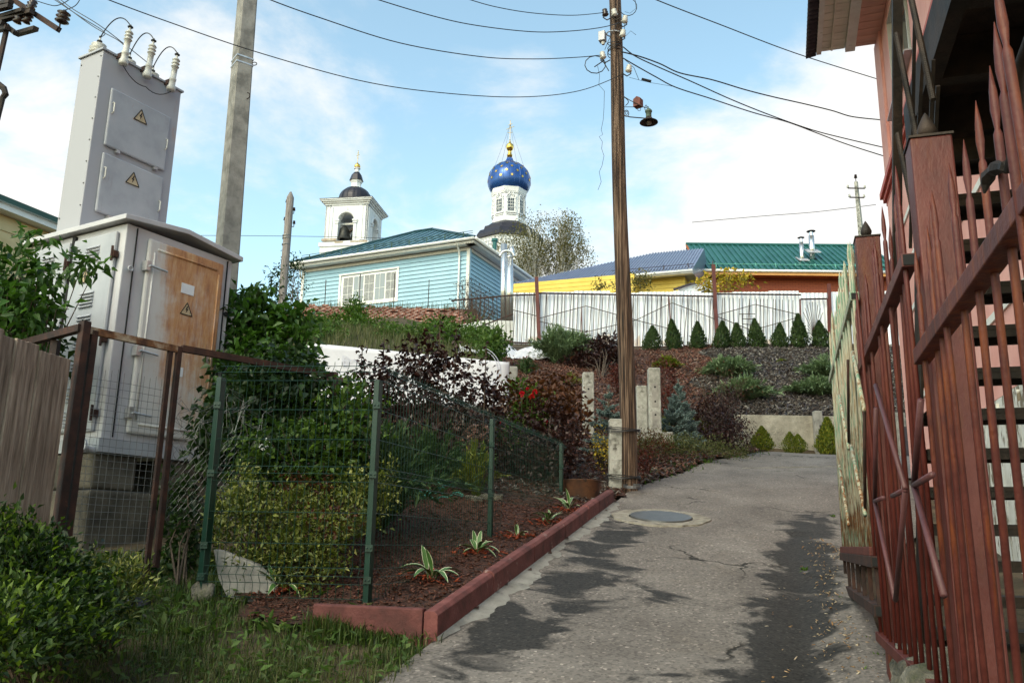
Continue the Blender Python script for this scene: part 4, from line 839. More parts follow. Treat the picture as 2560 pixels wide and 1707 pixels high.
br2.tube([pp(1615+3*math.cos(k*.7), 271+8*math.sin(k*.7), LD) for k in range(10)], .005, 5); br2.tube([pp(1598+4*math.cos(k*.8), 274+4*math.sin(k*.8), .28) for k in range(9)], .004, 5); br2.build('upper_bracket', X['steeldark'], lamp)
bx = pp(1591, 254, .24); rb = MB(); q1 = unit(V3(.8, -.6, 0)); q2 = unit(V3(.6, .8, 0))
rb.poly([bx-q1*.055-ZU*.065, bx+q1*.055-ZU*.065, bx+q1*.055+ZU*.05, bx+ZU*.085, bx-q1*.055+ZU*.05], q2*.10); rb.build('control_box', mat('oxide red box', [(.10, .03, .022), (.16, .05, .035)], 9, .7), lamp, bevel=.004)
# fittings on the pole
fit = [(1537, 40, -1), (1514, 40, -1), (1561, 57, 1), (1556, 92, 1), (1508, 147, -1), (1571, 180, 1)]
for i, (a_, b_, sg) in enumerate(fit):
    p = pp(a_, b_, .12); m_ = MB(); m_.tube([p-V3(sg*.10, 0, .02), p-V3(sg*.02, 0, .07), p+V3(sg*.035, 0, .05-.08), p+V3(sg*.03, 0, .01)], .009, 5); m_.build('hook', X['steeldark'], pole)
    m_ = MB(); insul(m_, p, (sg*.15, 0, 1), 1.15); m_.build('insulator', X['porcelain'] if i != 1 else X['browninsul'], pole, smooth=True)
p = pp(1506, 93, .08); MB().box(p, V3(.045, -.02, 0), V3(.02, .045, 0), ZU*.075).build('junction_box', X['zincgrey'], pole, bevel=.006)
p = pp(1508, 112, .08); MB().lathe([(.0, 0), (.022, .0), (.03, .03), (.03, .04)], p, 10).build('photo_cell', X['porcelain'], pole)
m_ = MB(); c_ = pp(1535, 85); m_.tube([c_+V3(.108*math.cos(a), .108*math.sin(a), .02*math.sin(a)) for a in np.linspace(0, 6.28, 20)], .010, 5); m_.build('steel_strap', X['galv'], pole)
m_ = MB()
for j in range(4):
    c_ = pp(1537, 110+8*j); m_.tube([c_+V3(.104*math.cos(a), .104*math.sin(a), .03*math.sin(a+j)) for a in np.linspace(0, 6.28, 20)], .006, 5)
m_.build('wire_band', X['wire_black'], pole)
b = MB(); b.tube([pp(1508, 140, .1)]+[pp(1488+26*math.cos(k*.55-.8), 162+22*math.sin(k*.55-.8), .1) for k in range(12)]+[pp(1522, 178, .1)], .007, 6)
b.tube([pp(1486, 168, .1), pp(1510, 152, .1)], .008, 5); b.tube([pp(1570+22*math.cos(k*.4-1.8), 18+22*math.sin(k*.4-1.8), .1) for k in range(13)], .006, 5); b.tube([pp(1562, 30, .1), pp(1575, 34, .12), pp(1590, 22, .12), pp(1588, 0, .1)], .003, 4)
b.tube([pp(1562, 60, .1), pp(1560, 95, .12), pp(1577, 78, .14), pp(1590, 88, .14)], .004, 4); b.tube([pp(1545, 55, .12), pp(1520, 105, .12), pp(1512, 125, .12)], .004, 4); b.build('cable_loop', X['wire_black'], pole)
b = MB(); w_ = [(1494, 165), (1499, 190), (1497, 213), (1511, 228), (1510, 270), (1508, 300), (1503, 325), (1507, 337), (1498, 342), (1506, 355), (1504, 372), (1510, 390), (1505, 415), (1498, 430), (1503, 455), (1495, 475)]
b.tube([pp(a_, b_, .1) for a_, b_ in w_], .003, 4); tag(b.build('loose_wire', X['wire_black'], None, origin=pp(1494, 165, .1)), 'thin loose wire dangling from the timber pole', 'wire')
# ------------------------------------------------------------ overhead lines
def line(name, label, pts, rad, mt, grp=None, ext=0.):
    pts = [np.array(p, float) for p in pts]; out_ = []
    end_ = [pts[-1]+unit(pts[-1]-pts[-2])*ext] if ext else []
    for i in range(len(pts)-1):
        p0 = pts[max(i-1, 0)]; p1, p2 = pts[i], pts[i+1]; p3 = pts[min(i+2, len(pts)-1)]
        for s in np.linspace(0, 1, 8, endpoint=False):
            out_.append(.5*((2*p1)+(-p0+p2)*s+(2*p0-5*p1+4*p2-p3)*s*s+(-p0+3*p1-3*p2+p3)*s**3))
    out_.append(pts[-1]); out_ += end_; o = MB().tube(out_, rad, 5).build(name, X[mt], None, origin=pts[0]); tag(o, label, 'cable', grp); return o
def lerpd(px, d0, d1):
    n = len(px); return [P(a, b, d0+(d1-d0)*i/(n-1)) for i, (a, b) in enumerate(px)]
line('power_line', 'lowest overhead wire sagging across the concrete pole', lerpd([(1560, 185), (1450, 227), (1300, 243), (1100, 232), (900, 202), (640, 130), (420, 55), (250, -8), (100, -70)], 11.25, 6.5), .0055, 'wire_black', ext=9.)
line('power_line', 'overhead wire meeting the timber pole at its cable loop', lerpd([(1508, 138), (1440, 144), (1330, 148), (1200, 142), (1000, 108), (800, 45), (660, -6), (500, -75)], 11.2, 7.0), .006, 'wire_black', ext=9.)
line('power_line', 'overhead wire meeting the timber pole above its junction box', lerpd([(1555, 55), (1510, 68), (1430, 78), (1330, 80), (1190, 64), (1080, 40), (930, -5), (800, -50)], 11.2, 8.0), .006, 'wire_black', ext=9.)
line('power_line', 'topmost overhead wire tied at the dark insulator of the timber pole', lerpd([(1512, 32), (1430, 39), (1330, 33), (1240, 18), (1165, -3), (1050, -40)], 11.2, 8.8), .0055, 'wire_black', ext=9.)
def toB(px, tend, n=1.9):
    e = Q(px[-1][0]+8, px[-1][1]+2, n); d1 = e[1]; k = len(px); return [P(a, b, 11.2+(d1-11.2)*i/(k-1)) for i, (a, b) in enumerate(px[:-1])]+[e]
line('service_cable', 'single top cable running straight to the pink building', lerpd([(1480, -70), (1640, 0), (1800, 62), (1990, 134), (2196, 199)], 9.5, 13.5), .008, 'wire_black')
line('service_cable', 'thick knotted cable from the timber pole to the pink building', toB([(1553, 130), (1600, 142), (1650, 160), (1700, 183), (1780, 200), (1860, 224), (1930, 242), (2010, 260), (2080, 277), (2130, 292), (2192, 298)], 13), .010, 'wire_black')
line('service_cable', 'cable with frayed splice from the timber pole to the pink building', toB([(1558, 118), (1590, 142), (1650, 170), (1730, 205), (1830, 250), (1930, 290), (2030, 325), (2110, 346), (2201, 367)], 13), .009, 'wire_black')
line('service_cable', 'lowest cable crossing to the pink building corner', toB([(1556, 145), (1590, 165), (1640, 193), (1690, 219), (1780, 248), (1880, 281), (1970, 306), (2050, 336), (2120, 362), (2203, 389)], 13), .009, 'wire_black')
b = MB(); b.tube([pp(1573, 194, .1), pp(1603, 202, .1), pp(1625, 207, .05), pp(1690, 218, 0)], .003, 4); b.tube([pp(1604, 198, .1), pp(1628, 204, .1)], .018, 6); b.tube([pp(1560, 148, .1), pp(1585, 170, .1), pp(1597, 200, .1)], .004, 4); tag(b.build('wire_tensioner', X['wire_black'], None, origin=pp(1573, 194, .1)), 'small tensioner clamp on thin wires beside the timber pole', 'clamp')
line('power_line', 'thin wire crossing far behind the bell tower', lerpd([(100, 592), (500, 589), (820, 592), (1000, 596), (1180, 594)], 62, 62), .02, 'wire_black')
line('power_line', 'thin distant wire over the green roofed brick house', lerpd([(1730, 556), (1900, 541), (2040, 530), (2190, 512)], 55, 50), .02, 'wire_black')
# far timber pole
fb = P(704, 770, 25); ft = P(727, 480, 25); fp = thing('utility_pole', 'slim silvered timber pole with hooked insulators beside the blue house', 'pole', V3(fb[0], fb[1], h(fb[0], fb[1])))
ad = unit(ft-fb); MB().tube([fb-ad*3, fb, ft-ad*.2, ft], [.14, .13, .115, .03], 12).build('shaft', X['wood_grey'], fp, smooth=True)
for (a_, b_, sg) in ((717, 507, -1), (735, 527, 1), (712, 551, -1), (735, 560, 1)):
    p = P(a_, b_, 25); m_ = MB(); m_.tube([p+V3(-sg*.13, 0, -.02), p+V3(-sg*.03, 0, -.10), p+V3(0, 0, -.09), p], .013, 5); insul(m_, p, s=1.1); m_.build('insulator', X['browninsul'], fp)
for vv in (590, 596, 612): 
    p = P(717-.0+(vv-590)*-.08, vv, 25); MB().lathe([(.132, -.02), (.136, 0), (.132, .02)], p, 12).build('wire_band', X['wire_grey'], fp)
# far concrete pole on the right
qb = P(2158, 640, 40); qt = P(2140, 455, 40); qp = thing('utility_pole', 'distant concrete pole with two short crossarms behind the brick house', 'pole', V3(qb[0], qb[1], h(qb[0], qb[1])))
ad = unit(qt-qb); MB().tube([qb-ad*5, qb, qt], [.17, .16, .10], 4).build('shaft', X['concretepale'], qp)
for vv, w_ in ((471, .42), (494, .36)):
    p = P(2141+(vv-470)*.05, vv, 39.8); MB().bar(p-V3(w_, 0, 0), p+V3(w_, 0, 0), .05, .05).build('crossarm', X['steeldark'], qp)
    for sg in (-1, 1): m_ = MB(); insul(m_, p+V3(sg*w_, 0, .02), s=1.5); m_.build('insulator', X['porcelain'], qp)
m_ = MB(); m_.tube([qt, qt+ZU*.2], .02, 5); insul(m_, qt+ZU*.2, s=2); m_.build('insulator', X['browninsul'], qp)
# ------------------------------------------------------------ switch gear at the upper left
sw = thing('pole_switch', 'dark steel pole switch frame with ribbed insulators at the end of its arm', 'switch', P(-60, 40, 9.0))
SD = 8.6
def sp(a, b, k=0.0): return P(a, b, SD+k)
MB().bar(sp(20, -8, .3), sp(147, 75, -.1), .05, .06).build('arm', X['rustbrown'], sw)
for (a_, b_, c_, d_) in ((-40, 18, 28, 5), (-40, 32, 26, 16), (-30, 60, 80, 30), (-20, 50, 60, 26), (10, 62, 40, 84), (40, 86, 90, 72), (-20, 78, 20, 70), (-40, 40, 10, 60)): MB().bar(sp(a_, b_, .2), sp(c_, d_, -.1), .06, .045).build('frame_bar', X['steeldark'], sw)
MB().bar(sp(19, 62), sp(-6, 175), .04, .04).build('drive_rod', X['rustbrown'], sw)
for (a_, b_) in ((72, 40), (80, 12), (50, 40)):
    m_ = MB(); 
    m_.lathe([(.02, -.10), (.05, -.09), (.03, -.06), (.055, -.045), (.03, -.02), (.055, 0), (.03, .02), (.05, .04), (.02, .06)], sp(a_, b_), 12, (.2, .1, 1)); m_.build('insulator', X['browninsul'], sw, smooth=True)
p = sp(158, 42, -.1); m_ = MB(); m_.lathe([(.02, -.085), (.04, -.08), (.075, -.062), (.035, -.05), (.035, -.03), (.075, -.012), (.035, .0), (.035, .02), (.072, .038), (.03, .055), (.02, .075)], p, 16, (.12, 0, 1)); m_.build('insulator', X['browninsul'], sw, smooth=True)
MB().tube([sp(148, 78, -.1), sp(150, 60, -.1)], .009, 5).build('pin', X['steeldark'], sw)
MB().tube([sp(-10, 205), sp(10, 222), sp(14, 236), sp(6, 246), sp(-6, 300)], [.03, .035, .035, .03, .025], 8).build('drive_lever', X['steeldark'], sw)
wb = sp(-52, 60, .15); MB().tube([V3(wb[0]-.02, wb[1], h(wb[0], wb[1])-.2), wb, wb+ZU*1.6], [.15, .115, .10], 8).build('pole', X['concrete'], sw)
for (a_, b_) in ((-8, 215), (-6, 290), (10, 60)): MB().bar(sp(-50, b_, .1), sp(a_, b_), .03, .03).build('bracket', X['steeldark'], sw)
for i, (st, la) in enumerate((([(130, -4), (200, 42), (260, 80)], 'upper overhead lead running down to the transformer bushings'), ([(134, -6), (230, 65), (300, 105)], 'middle overhead lead running down to the transformer bushings'), ([(140, -10), (180, 22), (260, 72)], 'lower overhead lead running down to the transformer bushings'))):
    line('supply_lead', la, [P(a_, b_, 8.4) for a_, b_ in st]+[bus_top[i]], .005, 'wire_bare')
line('supply_lead', 'slack dark lead hanging between the switch insulators', [sp(82, 0), sp(120, 12), sp(140, 15), sp(160, 8), sp(178, -4), sp(200, -20)], .005, 'wire_black')
line('supply_lead', 'dark lead rising from the ribbed switch insulator', [p+ZU*.075, sp(185, 17), sp(197, 4), sp(204, -15)], .005, 'wire_black')
# cream house with a green roof edge at the far left
hb_ = thing('house', 'cream sided house with dark green roof edge behind the maple branches', 'house', P(20, 760, 16))
ha = P(-120, 560, 15.2); hb2 = P(140, 560, 17.2); dv = hb2-ha; dv[2] = 0; dv = unit(dv); nr_ = V3(dv[1], -dv[0], 0); zt = P(60, 560, 16.6)[2]; Lh = 3.4
for k in range(22): zz_ = zt-.10-.15*k; MB().box(ha*[1, 1, 0]+dv*Lh/2+ZU*zz_+nr_*.02*(k % 2), dv*Lh/2, nr_*.012+ZU*-.0, ZU*.074).build('siding_board', X['beige'], hb_)
MB().box(ha*[1, 1, 0]+dv*(Lh/2)+ZU*(zt-2.6)-nr_*1.6, dv*(Lh/2-.02), nr_*1.58, ZU*2.65).build('wall', X['beige'], hb_)
MB().box(ha*[1, 1, 0]+dv*(Lh/2)+ZU*(zt-4.6)-nr_*1.58, dv*(Lh/2), nr_*1.58, ZU*1.2).build('plinth', X['concrete'], hb_)
MB().box(ha*[1, 1, 0]+dv*Lh/2+ZU*(zt+.06)+nr_*.12, dv*(Lh/2+.1), nr_*.16, ZU*.06).build('eaves_board', X['whitepaint'], hb_)
e_ = ha*[1, 1, 0]-dv*.2; MB().poly([e_+ZU*(zt+.13)+nr_*.35, e_+ZU*(zt+.24)+nr_*.35, e_+ZU*(zt+.9)-nr_*1.8, e_+ZU*(zt+.8)-nr_*1.8], dv*(Lh+.4)).build('roof', mat('dark green roof', [(.01, .05, .035), (.016, .07, .05)], 3, .4), hb_)
# ------------------------------------------------------------ spear fence along the lane, stepping up the hill
FN = .42
def picket_mesh(L_, r_, mt, spear=True, name='picket'):
    b = MB()
    if spear: b.lathe([(r_, 0), (r_, L_-.155), (r_*.95, L_-.145), (r_*.55, L_-.135), (r_*1.05, L_-.095), (r_*.85, L_-.055), (r_*.08, L_)], (0, 0, 0), 8)
    else: b.lathe([(r_, 0), (r_, L_)], (0, 0, 0), 8)
    me = bpy.data.meshes.new(name); me.from_pydata(b.v, [], b.f); me.update(); me.polygons.foreach_set('use_smooth', [True]*len(me.polygons)); me.materials.append(mt); return me
def put(name, me, parent, loc, rot=None):
    o = bpy.data.objects.new(name, me); col.objects.link(o); o.parent = parent; o.location = tuple(np.array(loc)-org(parent))
    if rot: o.rotation_euler = rot
    return o
def ztube(par, name, pts, mt, r_=.011, n0=.385):
    MB().tube([Q(a, b, n0) for a, b in pts], r_, 8).build(name, mt, par, smooth=True)
GRP = 'stepped spear topped fence panels along the lane'
def panel(label, t0, t1, zb, zr, mt, sp, r_, base=True):
    root = thing('fence_panel', label, 'fence', W((t0+t1)/2, FN, zb), GRP)
    MB().bar(W(t0, FN, zr-.02), W(t1, FN, zr-.02), .045, .045).build('rail', mt, root, bevel=.003)
    MB().bar(W(t0, FN, zb+.02), W(t1, FN, zb+.02), .045, .045).build('rail', X['redpaint'] if base else mt, root, bevel=.003)
    hole = MB(); hole.box(W(t0-.0025, FN, zr-.02), WT*.002, WN*.017, ZU*.017); hole.build('open_rail_end', X['darkgap'], root)
    n_ = int((t1-t0)/sp); me = [picket_mesh(zr-zb+.27+.018*k, r_, mt) for k in range(3)]; rs = np.random.default_rng(int(t0*10))
    for k in range(n_+1):
        t = t0+.04+k*(t1-t0-.08)/n_; put('picket', me[int(rs.integers(0, 3))], root, W(t, FN+.002*rs.normal(), zb+.035+.008*rs.normal()), (rs.normal()*.008, rs.normal()*.012, rs.uniform(0, 6)))
    return root

pB = panel('dark red spear topped fence panel before the steel staircase landing', .75, 2.80, .78, 2.135, X['redrust'], .148, .0085)
pA = panel('dark red spear topped fence panel between its two square posts', 2.86, 4.78, 1.11, 2.465, X['redpaint'], .148, .0083)
pC = panel('flaking green and white spear topped fence panel with rust', 4.78, 7.30, 1.515, 2.885, X['greenflake'], .098, .0105)
for pts in ([(2189, 963), (2263, 1221)], [(2263, 1229), (2239, 1500)], [(2187, 1252), (2237, 1497)], [(2190, 1020), (2187, 1252)], [(2302, 1000), (2285, 1212)], [(2285, 1214), (2360, 1489)]): ztube(pA, 'brace_tube', pts, X['purplepaint'], .0095)
for pts in ([(2263, 1224), (2231, 1239)], [(2187, 1252), (2209, 1244)], [(2285, 1213), (2331, 1186)]): ztube(pA, 'brace_stub', pts, X['purplepaint'], .0095)
for pts in ([(2098, 986), (2122, 1122)], [(2128, 1114), (2163, 1286)], [(2132, 880), (2161, 1026)], [(2098, 1160), (2122, 1313)]): ztube(pC, 'brace_tube', pts, X['greenflake'], .0098, .385)
for pts in ([(2122, 1122), (2120, 900)], [(2163, 1290), (2161, 1030)]): ztube(pC, 'brace_tube', pts, X['rustbrown'], .008, .39)
# brown base railing under the green panel
root = thing('base_railing', 'low brown square bar railing under the green white panel', 'railing', W(5.9, FN, 1.2))
MB().bar(W(4.66, FN, 1.485), W(7.28, FN, 1.485), .06, .055).build('rail', X['rustbrown'], root, bevel=.003); MB().bar(W(4.66, FN, 1.255), W(7.2, FN, 1.255), .06, .055).build('rail', X['rustbrown'], root, bevel=.003)
MB().box(W(4.657, FN, 1.485), WT*.002, WN*.022, ZU*.02).build('open_rail_end', X['darkgap'], root); MB().box(W(4.657, FN, 1.255), WT*.002, WN*.022, ZU*.02).build('open_rail_end', X['darkgap'], root)
for k in range(7): MB().bar(W(4.70+.42*k, FN, 1.27), W(4.70+.42*k, FN, 1.47), .022, .022, WT).build('baluster', X['rustbrown'], root)
for i, (t, n, w_, zt, la) in enumerate(((2.90, .515, .125, 2.85, 'tall dark red square post with bud finial by the staircase'), (4.90, .515, .125, 3.215, 'dark red square post with bud finial between brown and green panels'))):
    root = thing('gate_post', la, 'post', W(t, n, .3), 'square fence posts with bud finials')
    MB().box(W(t, n, (zt+.2)/2), WT*w_/2, WN*w_/2, ZU*(zt-.2)/2).build('shaft', X['redpaint'], root, bevel=.006)
    MB().box(W(t, n, zt+.004), WT*(w_/2+.004), WN*(w_/2+.004), ZU*.004).build('cap_plate', X['steeldark'], root)
    MB().lathe([(.012, 0), (.012, .01), (.020, .014), (.028, .028), (.030, .042), (.022, .065), (.010, .09), (.001, .105)], W(t, n, zt+.008), 14).build('finial', X['steeldark'], root, smooth=True)
root = thing('scroll_bracket', 'bent dark iron pipe ending in a twisted leaf', 'bracket', Q(2540, 300, .42))
MB().tube([Q(a, b, .42) for a, b in ((2600, 60), (2575, 100), (2556, 150), (2545, 200), (2541, 300), (2535, 380), (2526, 425))], .011, 8).build('pipe', X['steeldark'], root, smooth=True)
MB().tube([Q(a, b, .42-.003*i) for i, (a, b) in enumerate(((2526, 428), (2518, 416), (2505, 418), (2492, 420), (2480, 428), (2470, 442), (2464, 462), (2461, 484)))], [.006, .014, .009, .015, .010, .014, .009, .002], 6).build('leaf', X['steeldark'], root)
# rough stones of the plinth below the fence
root = thing('stone_plinth', 'rough mossy stone footing under the dark red fence panels', 'footing', W(4.2, FN, .5))
rs = np.random.default_rng(11)
def boulder(c, r_, rs, squash=(1, 1, 1)):
    b = MB(); n, m_ = 18, 12; v = []; ph = rs.uniform(0, 6.28, (7, 3)); fr = rs.normal(0, 1, (7, 3))*np.array([2.2]*3+[5]*4)[:, None]; am = np.array([.16]*3+[.05]*4)
    for j in range(m_+1):
        th = math.pi*j/m_
        for k in range(n):
            a = 2*math.pi*k/n; d = np.array([math.sin(th)*math.cos(a), math.sin(th)*math.sin(a), math.cos(th)]); q = 1+float(np.sum(am*np.sin(fr@d+ph[:, 0])))
            e = np.sign(d)*np.abs(d)**.75; v.append(np.array(c)+e*np.array(squash)*r_*q)
    b.add(v, [(j*n+k, (j+1)*n+k, (j+1)*n+(k+1) % n, j*n+(k+1) % n) for j in range(m_) for k in range(n)]); return b
for k in range(15):
    t = 2.6+k*.27; zg = h(*W(t, .45)[:2]); zt = (1.11 if t < 4.7 else 1.25)
    if zt-zg < .12 or t > 4.75: continue
    z_ = zg; 
    while z_ < zt-.05: boulder(W(t+rs.normal()*.05, .54+rs.normal()*.02, z_+.06), .125, rs, (1.1, .9, .75)).build('stone', X['stone'], root, smooth=True); z_ += .16
# ground to the right of the fence drops to a yard strip; gravel and dry leaves in the gutter
x, y = scatter(5200, .8, 2.9, 3.6, 8.3, lambda x, y: (tn(x, y)[1] > .10+.32*rng.random(len(x))) & (tn(x, y)[1] < .46)); chips('litter', 'pale gravel and dry leaves along the fence footing', x, y, .022, 'gravel', .012, .5, 'litter', zoff=.03)
x, y = scatter(260, .4, 2.4, 3.6, 6.6, lambda x, y: (tn(x, y)[1] > -.15) & (tn(x, y)[1] < .3)); chips('litter', 'scattered pebbles on the right side of the lane', x, y, .020, 'gravel', .01, .4, 'litter', zoff=.03)
# ------------------------------------------------------------ steel staircase
st = thing('staircase', 'dark steel outdoor staircase with open treads behind the red fence', 'staircase', W(5, 1.2, 1.2))
tr = MB(); tr.box((0, 0, 0), WT*.115, WN*.50, ZU*.012); tr.box(-WT*.105-ZU*.028, WT*.006, WN*.50, ZU*.02); tr.box(WT*.105-ZU*.028, WT*.006, WN*.50, ZU*.02)
tme = bpy.data.meshes.new('tread'); tme.from_pydata(tr.v, [], tr.f); tme.update(); tme.materials.append(X['steeldark'])
for k in range(13): put('tread', tme, st, W(4.43+.118*k, 1.26, 3.44-.196*k))
for n_ in (.73, 1.775):
    a_, b_ = W(4.30, n_, 3.62), W(4.43+.118*13, n_, 3.44-.196*13-.1); MB().bar(a_, b_, .012, .20, WT).build('stringer', X['steeldark'], st)
b = MB(); b.box(W(2.55, 1.25, 3.70), WT*1.75, WN*.55, ZU*.012)
b.build('landing_plate', X['steeldark'], st)
for t in (4.27, 3.72, 3.15, 2.5, 1.9, 1.3): MB().box(W(t, 1.25, 3.59), WT*.035, WN*.54, ZU*.095).build('joist', X['steeldark'], st)
for n_, z_ in ((.70, 3.58), (1.80, 3.58)): MB().box(W(2.55, n_, z_), WT*1.76, WN*.03, ZU*.10).build('beam', X['steeldark'], st)
MB().box(W(4.32, 1.25, 3.52), WT*.01, WN*.53, ZU*.14).build('apron_plate', X['steeldark'], st)
MB().bar(W(4.30, .74, .8), W(4.30, .74, 3.5), .05, .06, WT).build('post', X['steeldark'], st); MB().bar(W(1.4, .74, .2), W(1.4, .74, 3.5), .06, .06, WT).build('post', X['steeldark'], st)
MB().bar(Q(2243, -90, .62), Q(2243, 720, .62), .042, .042, WT).build('baluster', X['steeldark'], st)
def rebar(p, q, r_=.012):
    n = int(np.linalg.norm(q-p)/.011); return MB().tube([p+(q-p)*i/(n*2) for i in range(n*2+1)], [r_*(1.12 if i % 2 else .86) for i in range(n*2+1)], 7)
for (a, b, c, d) in ((2240, 85, 2292, 345), (2244, 335, 2296, 590), (2272, -30, 2333, 250), (2290, 590, 2318, 780)): rebar(Q(a, b, .61), Q(c, d, .61)).build('rebar_bar', X['steeldark'], st)
for (a, b, c, d) in ((2287, 40, 2281, 350), (2306, 150, 2296, 340), (2333, 150, 2326, 350), (2345, 215, 2338, 350), (2281, 350, 2276, 620)): MB().bar(Q(a, b, .64), Q(c, d, .64), .014, .014, WT).build('baluster', X['steeldark'], st)
# ------------------------------------------------------------ pink building
BN = 1.86; BT0, BT1 = 2.0, 14.0; BZ1 = 9.62
pb_ = thing('pink_building', 'pink stucco building with coral moulding and deep eaves behind the staircase', 'building', W(8, 4, 2.0))
def bbox(name, mt, t0, t1, n0, n1, z0, z1, par=pb_, bevel=0):
    return MB().box(W((t0+t1)/2, (n0+n1)/2, (z0+z1)/2), WT*(t1-t0)/2, WN*(n1-n0)/2, ZU*(z1-z0)/2).build(name, X[mt], par, bevel=bevel)
wt0, wt1, wz0, wz1 = 10.9, 12.75, 7.75, 9.30
bbox('wall', 'pink', BT0, BT1, BN+.25, 7.0, .2, BZ1)
bbox('wall_face', 'pink', wt1, BT1, BN, BN+.25, 1.0, BZ1); bbox('wall_face', 'pink', BT0, wt0, BN, BN+.25, 2.86, BZ1); bbox('wall_face', 'pink', wt0, wt1, BN, BN+.25, 1.0, wz0); bbox('wall_face', 'pink', wt0, wt1, BN, BN+.25, wz1, BZ1)
bbox('pilaster', 'pink', 13.35, 13.98, BN-.045, BN-.002, 2.2, 6.9); bbox('pilaster', 'pink', 13.35, 13.98, BN-.045, BN-.002, 7.25, BZ1)
win = bbox('window', 'window_dark', wt0+.05, wt1-.05, BN+.20, BN+.245, wz0+.05, wz1-.05)
bbox('reveal', 'whitetrim', wt1-.012, wt1-.001, BN+.002, BN+.2, wz0+.01, wz1-.01, win); bbox('reveal', 'whitetrim', wt0+.001, wt0+.012, BN+.002, BN+.2, wz0+.01, wz1-.01, win); bbox('reveal', 'whitetrim', wt0+.014, wt1-.014, BN+.002, BN+.2, wz1-.012, wz1-.001, win)
bbox('window_sill', 'zincgrey', wt0-.06, wt1+.06, BN-.10, BN+.19, wz0-.025, wz0-.005, win)
for k, tw in enumerate((.33, .66)): bbox('mullion', 'whitetrim', wt0+(wt1-wt0)*tw-.03, wt0+(wt1-wt0)*tw+.03, BN+.17, BN+.2, wz0+.02, wz1-.02, win)
for k, (dn, z0, z1) in enumerate(((.05, 6.86, 6.92), (.09, 6.925, 7.0), (.13, 7.005, 7.10), (.08, 7.105, 7.15))): bbox('moulding', 'pinktrim', BT0, BT1+dn, BN-dn, BN-.001, z0, z1)
for z_ in (6.1, 5.45, 4.8, 4.15, 3.55): bbox('string_course', 'whitetrim', BT0, BT1-.75, BN-.018, BN-.001, z_-.035, z_+.035)
bbox('peeling_wall', 'peel', BT0, wt0, BN-.02, BN+.25, .3, 2.84)
for k in range(14): bbox('cladding_board', 'peel', 6.2+k*.24, 6.43+k*.24, BN-.045, BN-.022, 1.2, 2.8-.05*(k % 3))
bbox('wall_end', 'pink', BT1, BT1+.02, BN+.002, 6.9, 1.5, 6.8)
# eaves: slate edge, fascia, two bands of soffit boards
EZs = 9.55; ET = 13.72
for n0, n1, mt in ((.98, 1.34, 'soffit'), (1.50, 1.855, 'soffitpink')):
    sm = MB(); sm.box((0, 0, 0), WT*.047, WN*(n1-n0)/2, ZU*.012); me = bpy.data.meshes.new('soffit_board'); me.from_pydata(sm.v, [], sm.f); me.update(); me.materials.append(X[mt])
    for k in range(30): put('soffit_board', me, pb_, W(ET-.05-k*.1, (n0+n1)/2, EZs+.012+.003*(k % 2)))
    bbox('soffit_panel', mt, BT0, ET-3.02, n0, n1, EZs, EZs+.02)
for n0, n1, dz in ((.90, .975, -.05), (1.345, 1.495, -.07)): bbox('fascia', 'whitetrim', BT0, ET, n0, n1, EZs+dz, EZs+.05)
for n0 in (1.12,): bbox('batten', 'soffit', BT0, ET-.06, n0, n0+.03, EZs-.045, EZs-.001)
v = []; K = 90
for k in range(K+1):
    t = BT0+(ET+.12-BT0)*k/K
    for n0 in (.74, 7.0): v.append(W(t, n0, EZs+.05+.03*math.sin(t*42)+(n0-.74)*.30)); 
b = MB(); b.add(v, [(2*k, 2*k+1, 2*k+3, 2*k+2) for k in range(K)]+[]); b.build('roof', X['slate'], pb_, smooth=False)
sv = []; K = 60                                   # the corrugated lip seen from below, running across and along
for k in range(K+1):
    n0 = .74+(1.40-.74)*k/K; sv += [W(ET+.10, n0, EZs+.03+.022*math.sin(n0*70)+(n0-.74)*.3-.01), W(ET-.1, n0, EZs+.03+.022*math.sin(n0*70)+(n0-.74)*.3-.01), W(ET+.10, n0, EZs+.045+.022*math.sin(n0*70)+(n0-.74)*.3)]
MB().add(sv, [(3*k, 3*k+3, 3*k+4, 3*k+1) for k in range(K)]+[(3*k, 3*k+2, 3*k+5, 3*k+3) for k in range(K)]).build('roof_lip', X['slate'], pb_)
sv = []; K = 220
for k in range(K+1):
    t = 9.0+(ET+.1-9.0)*k/K; z_ = EZs-.02+.028*math.sin(t*55); sv += [W(t, .735, z_), W(t, .735, z_+.05), W(t, .90, z_+.03)]
MB().add(sv, [(3*k, 3*k+3, 3*k+4, 3*k+1) for k in range(K)]+[(3*k, 3*k+2, 3*k+5, 3*k+3) for k in range(K)]).build('roof_edge', X['slate'], pb_)
# ------------------------------------------------------------ retaining wall
def Pz(a, b, z): v = ray(a, b); return V3(0, 0, EZ)+v*((z-EZ)/v[2])
x0 = P(1838, 1090, 18.6)[0]; rw = thing('retaining_wall', 'rough concrete slab retaining wall under the netted slope', 'wall', V3(x0+2, 18.6, 3.4))
xs = [x0, P(2034, 1090, 18.6)[0], P(2240, 1090, 18.6)[0], P(2440, 1090, 18.6)[0]]
for i in range(3): MB().box(V3((xs[i]+xs[i+1])/2, 18.62, 3.83), ((xs[i+1]-xs[i])/2-.01, .06, .50)).build('slab', X['concretewall'], rw, bevel=.012)
for i, xp in enumerate(xs[1:3]): 
    MB().box(V3(xp+.07, 18.49, 3.86), (.09, .066, .56)).build('post', X['concrete'], rw, bevel=.012); MB().box(V3(xp+.13, 18.42, 3.75), (.05, .02, .36)).build('post_recess', X['slate'], rw)
pz = P(1850, 1110, 18.2); MB().box(V3(pz[0], 18.3, 3.62), (.09, .07, .26)).build('post', X['concretewall'], rw, bevel=.02)
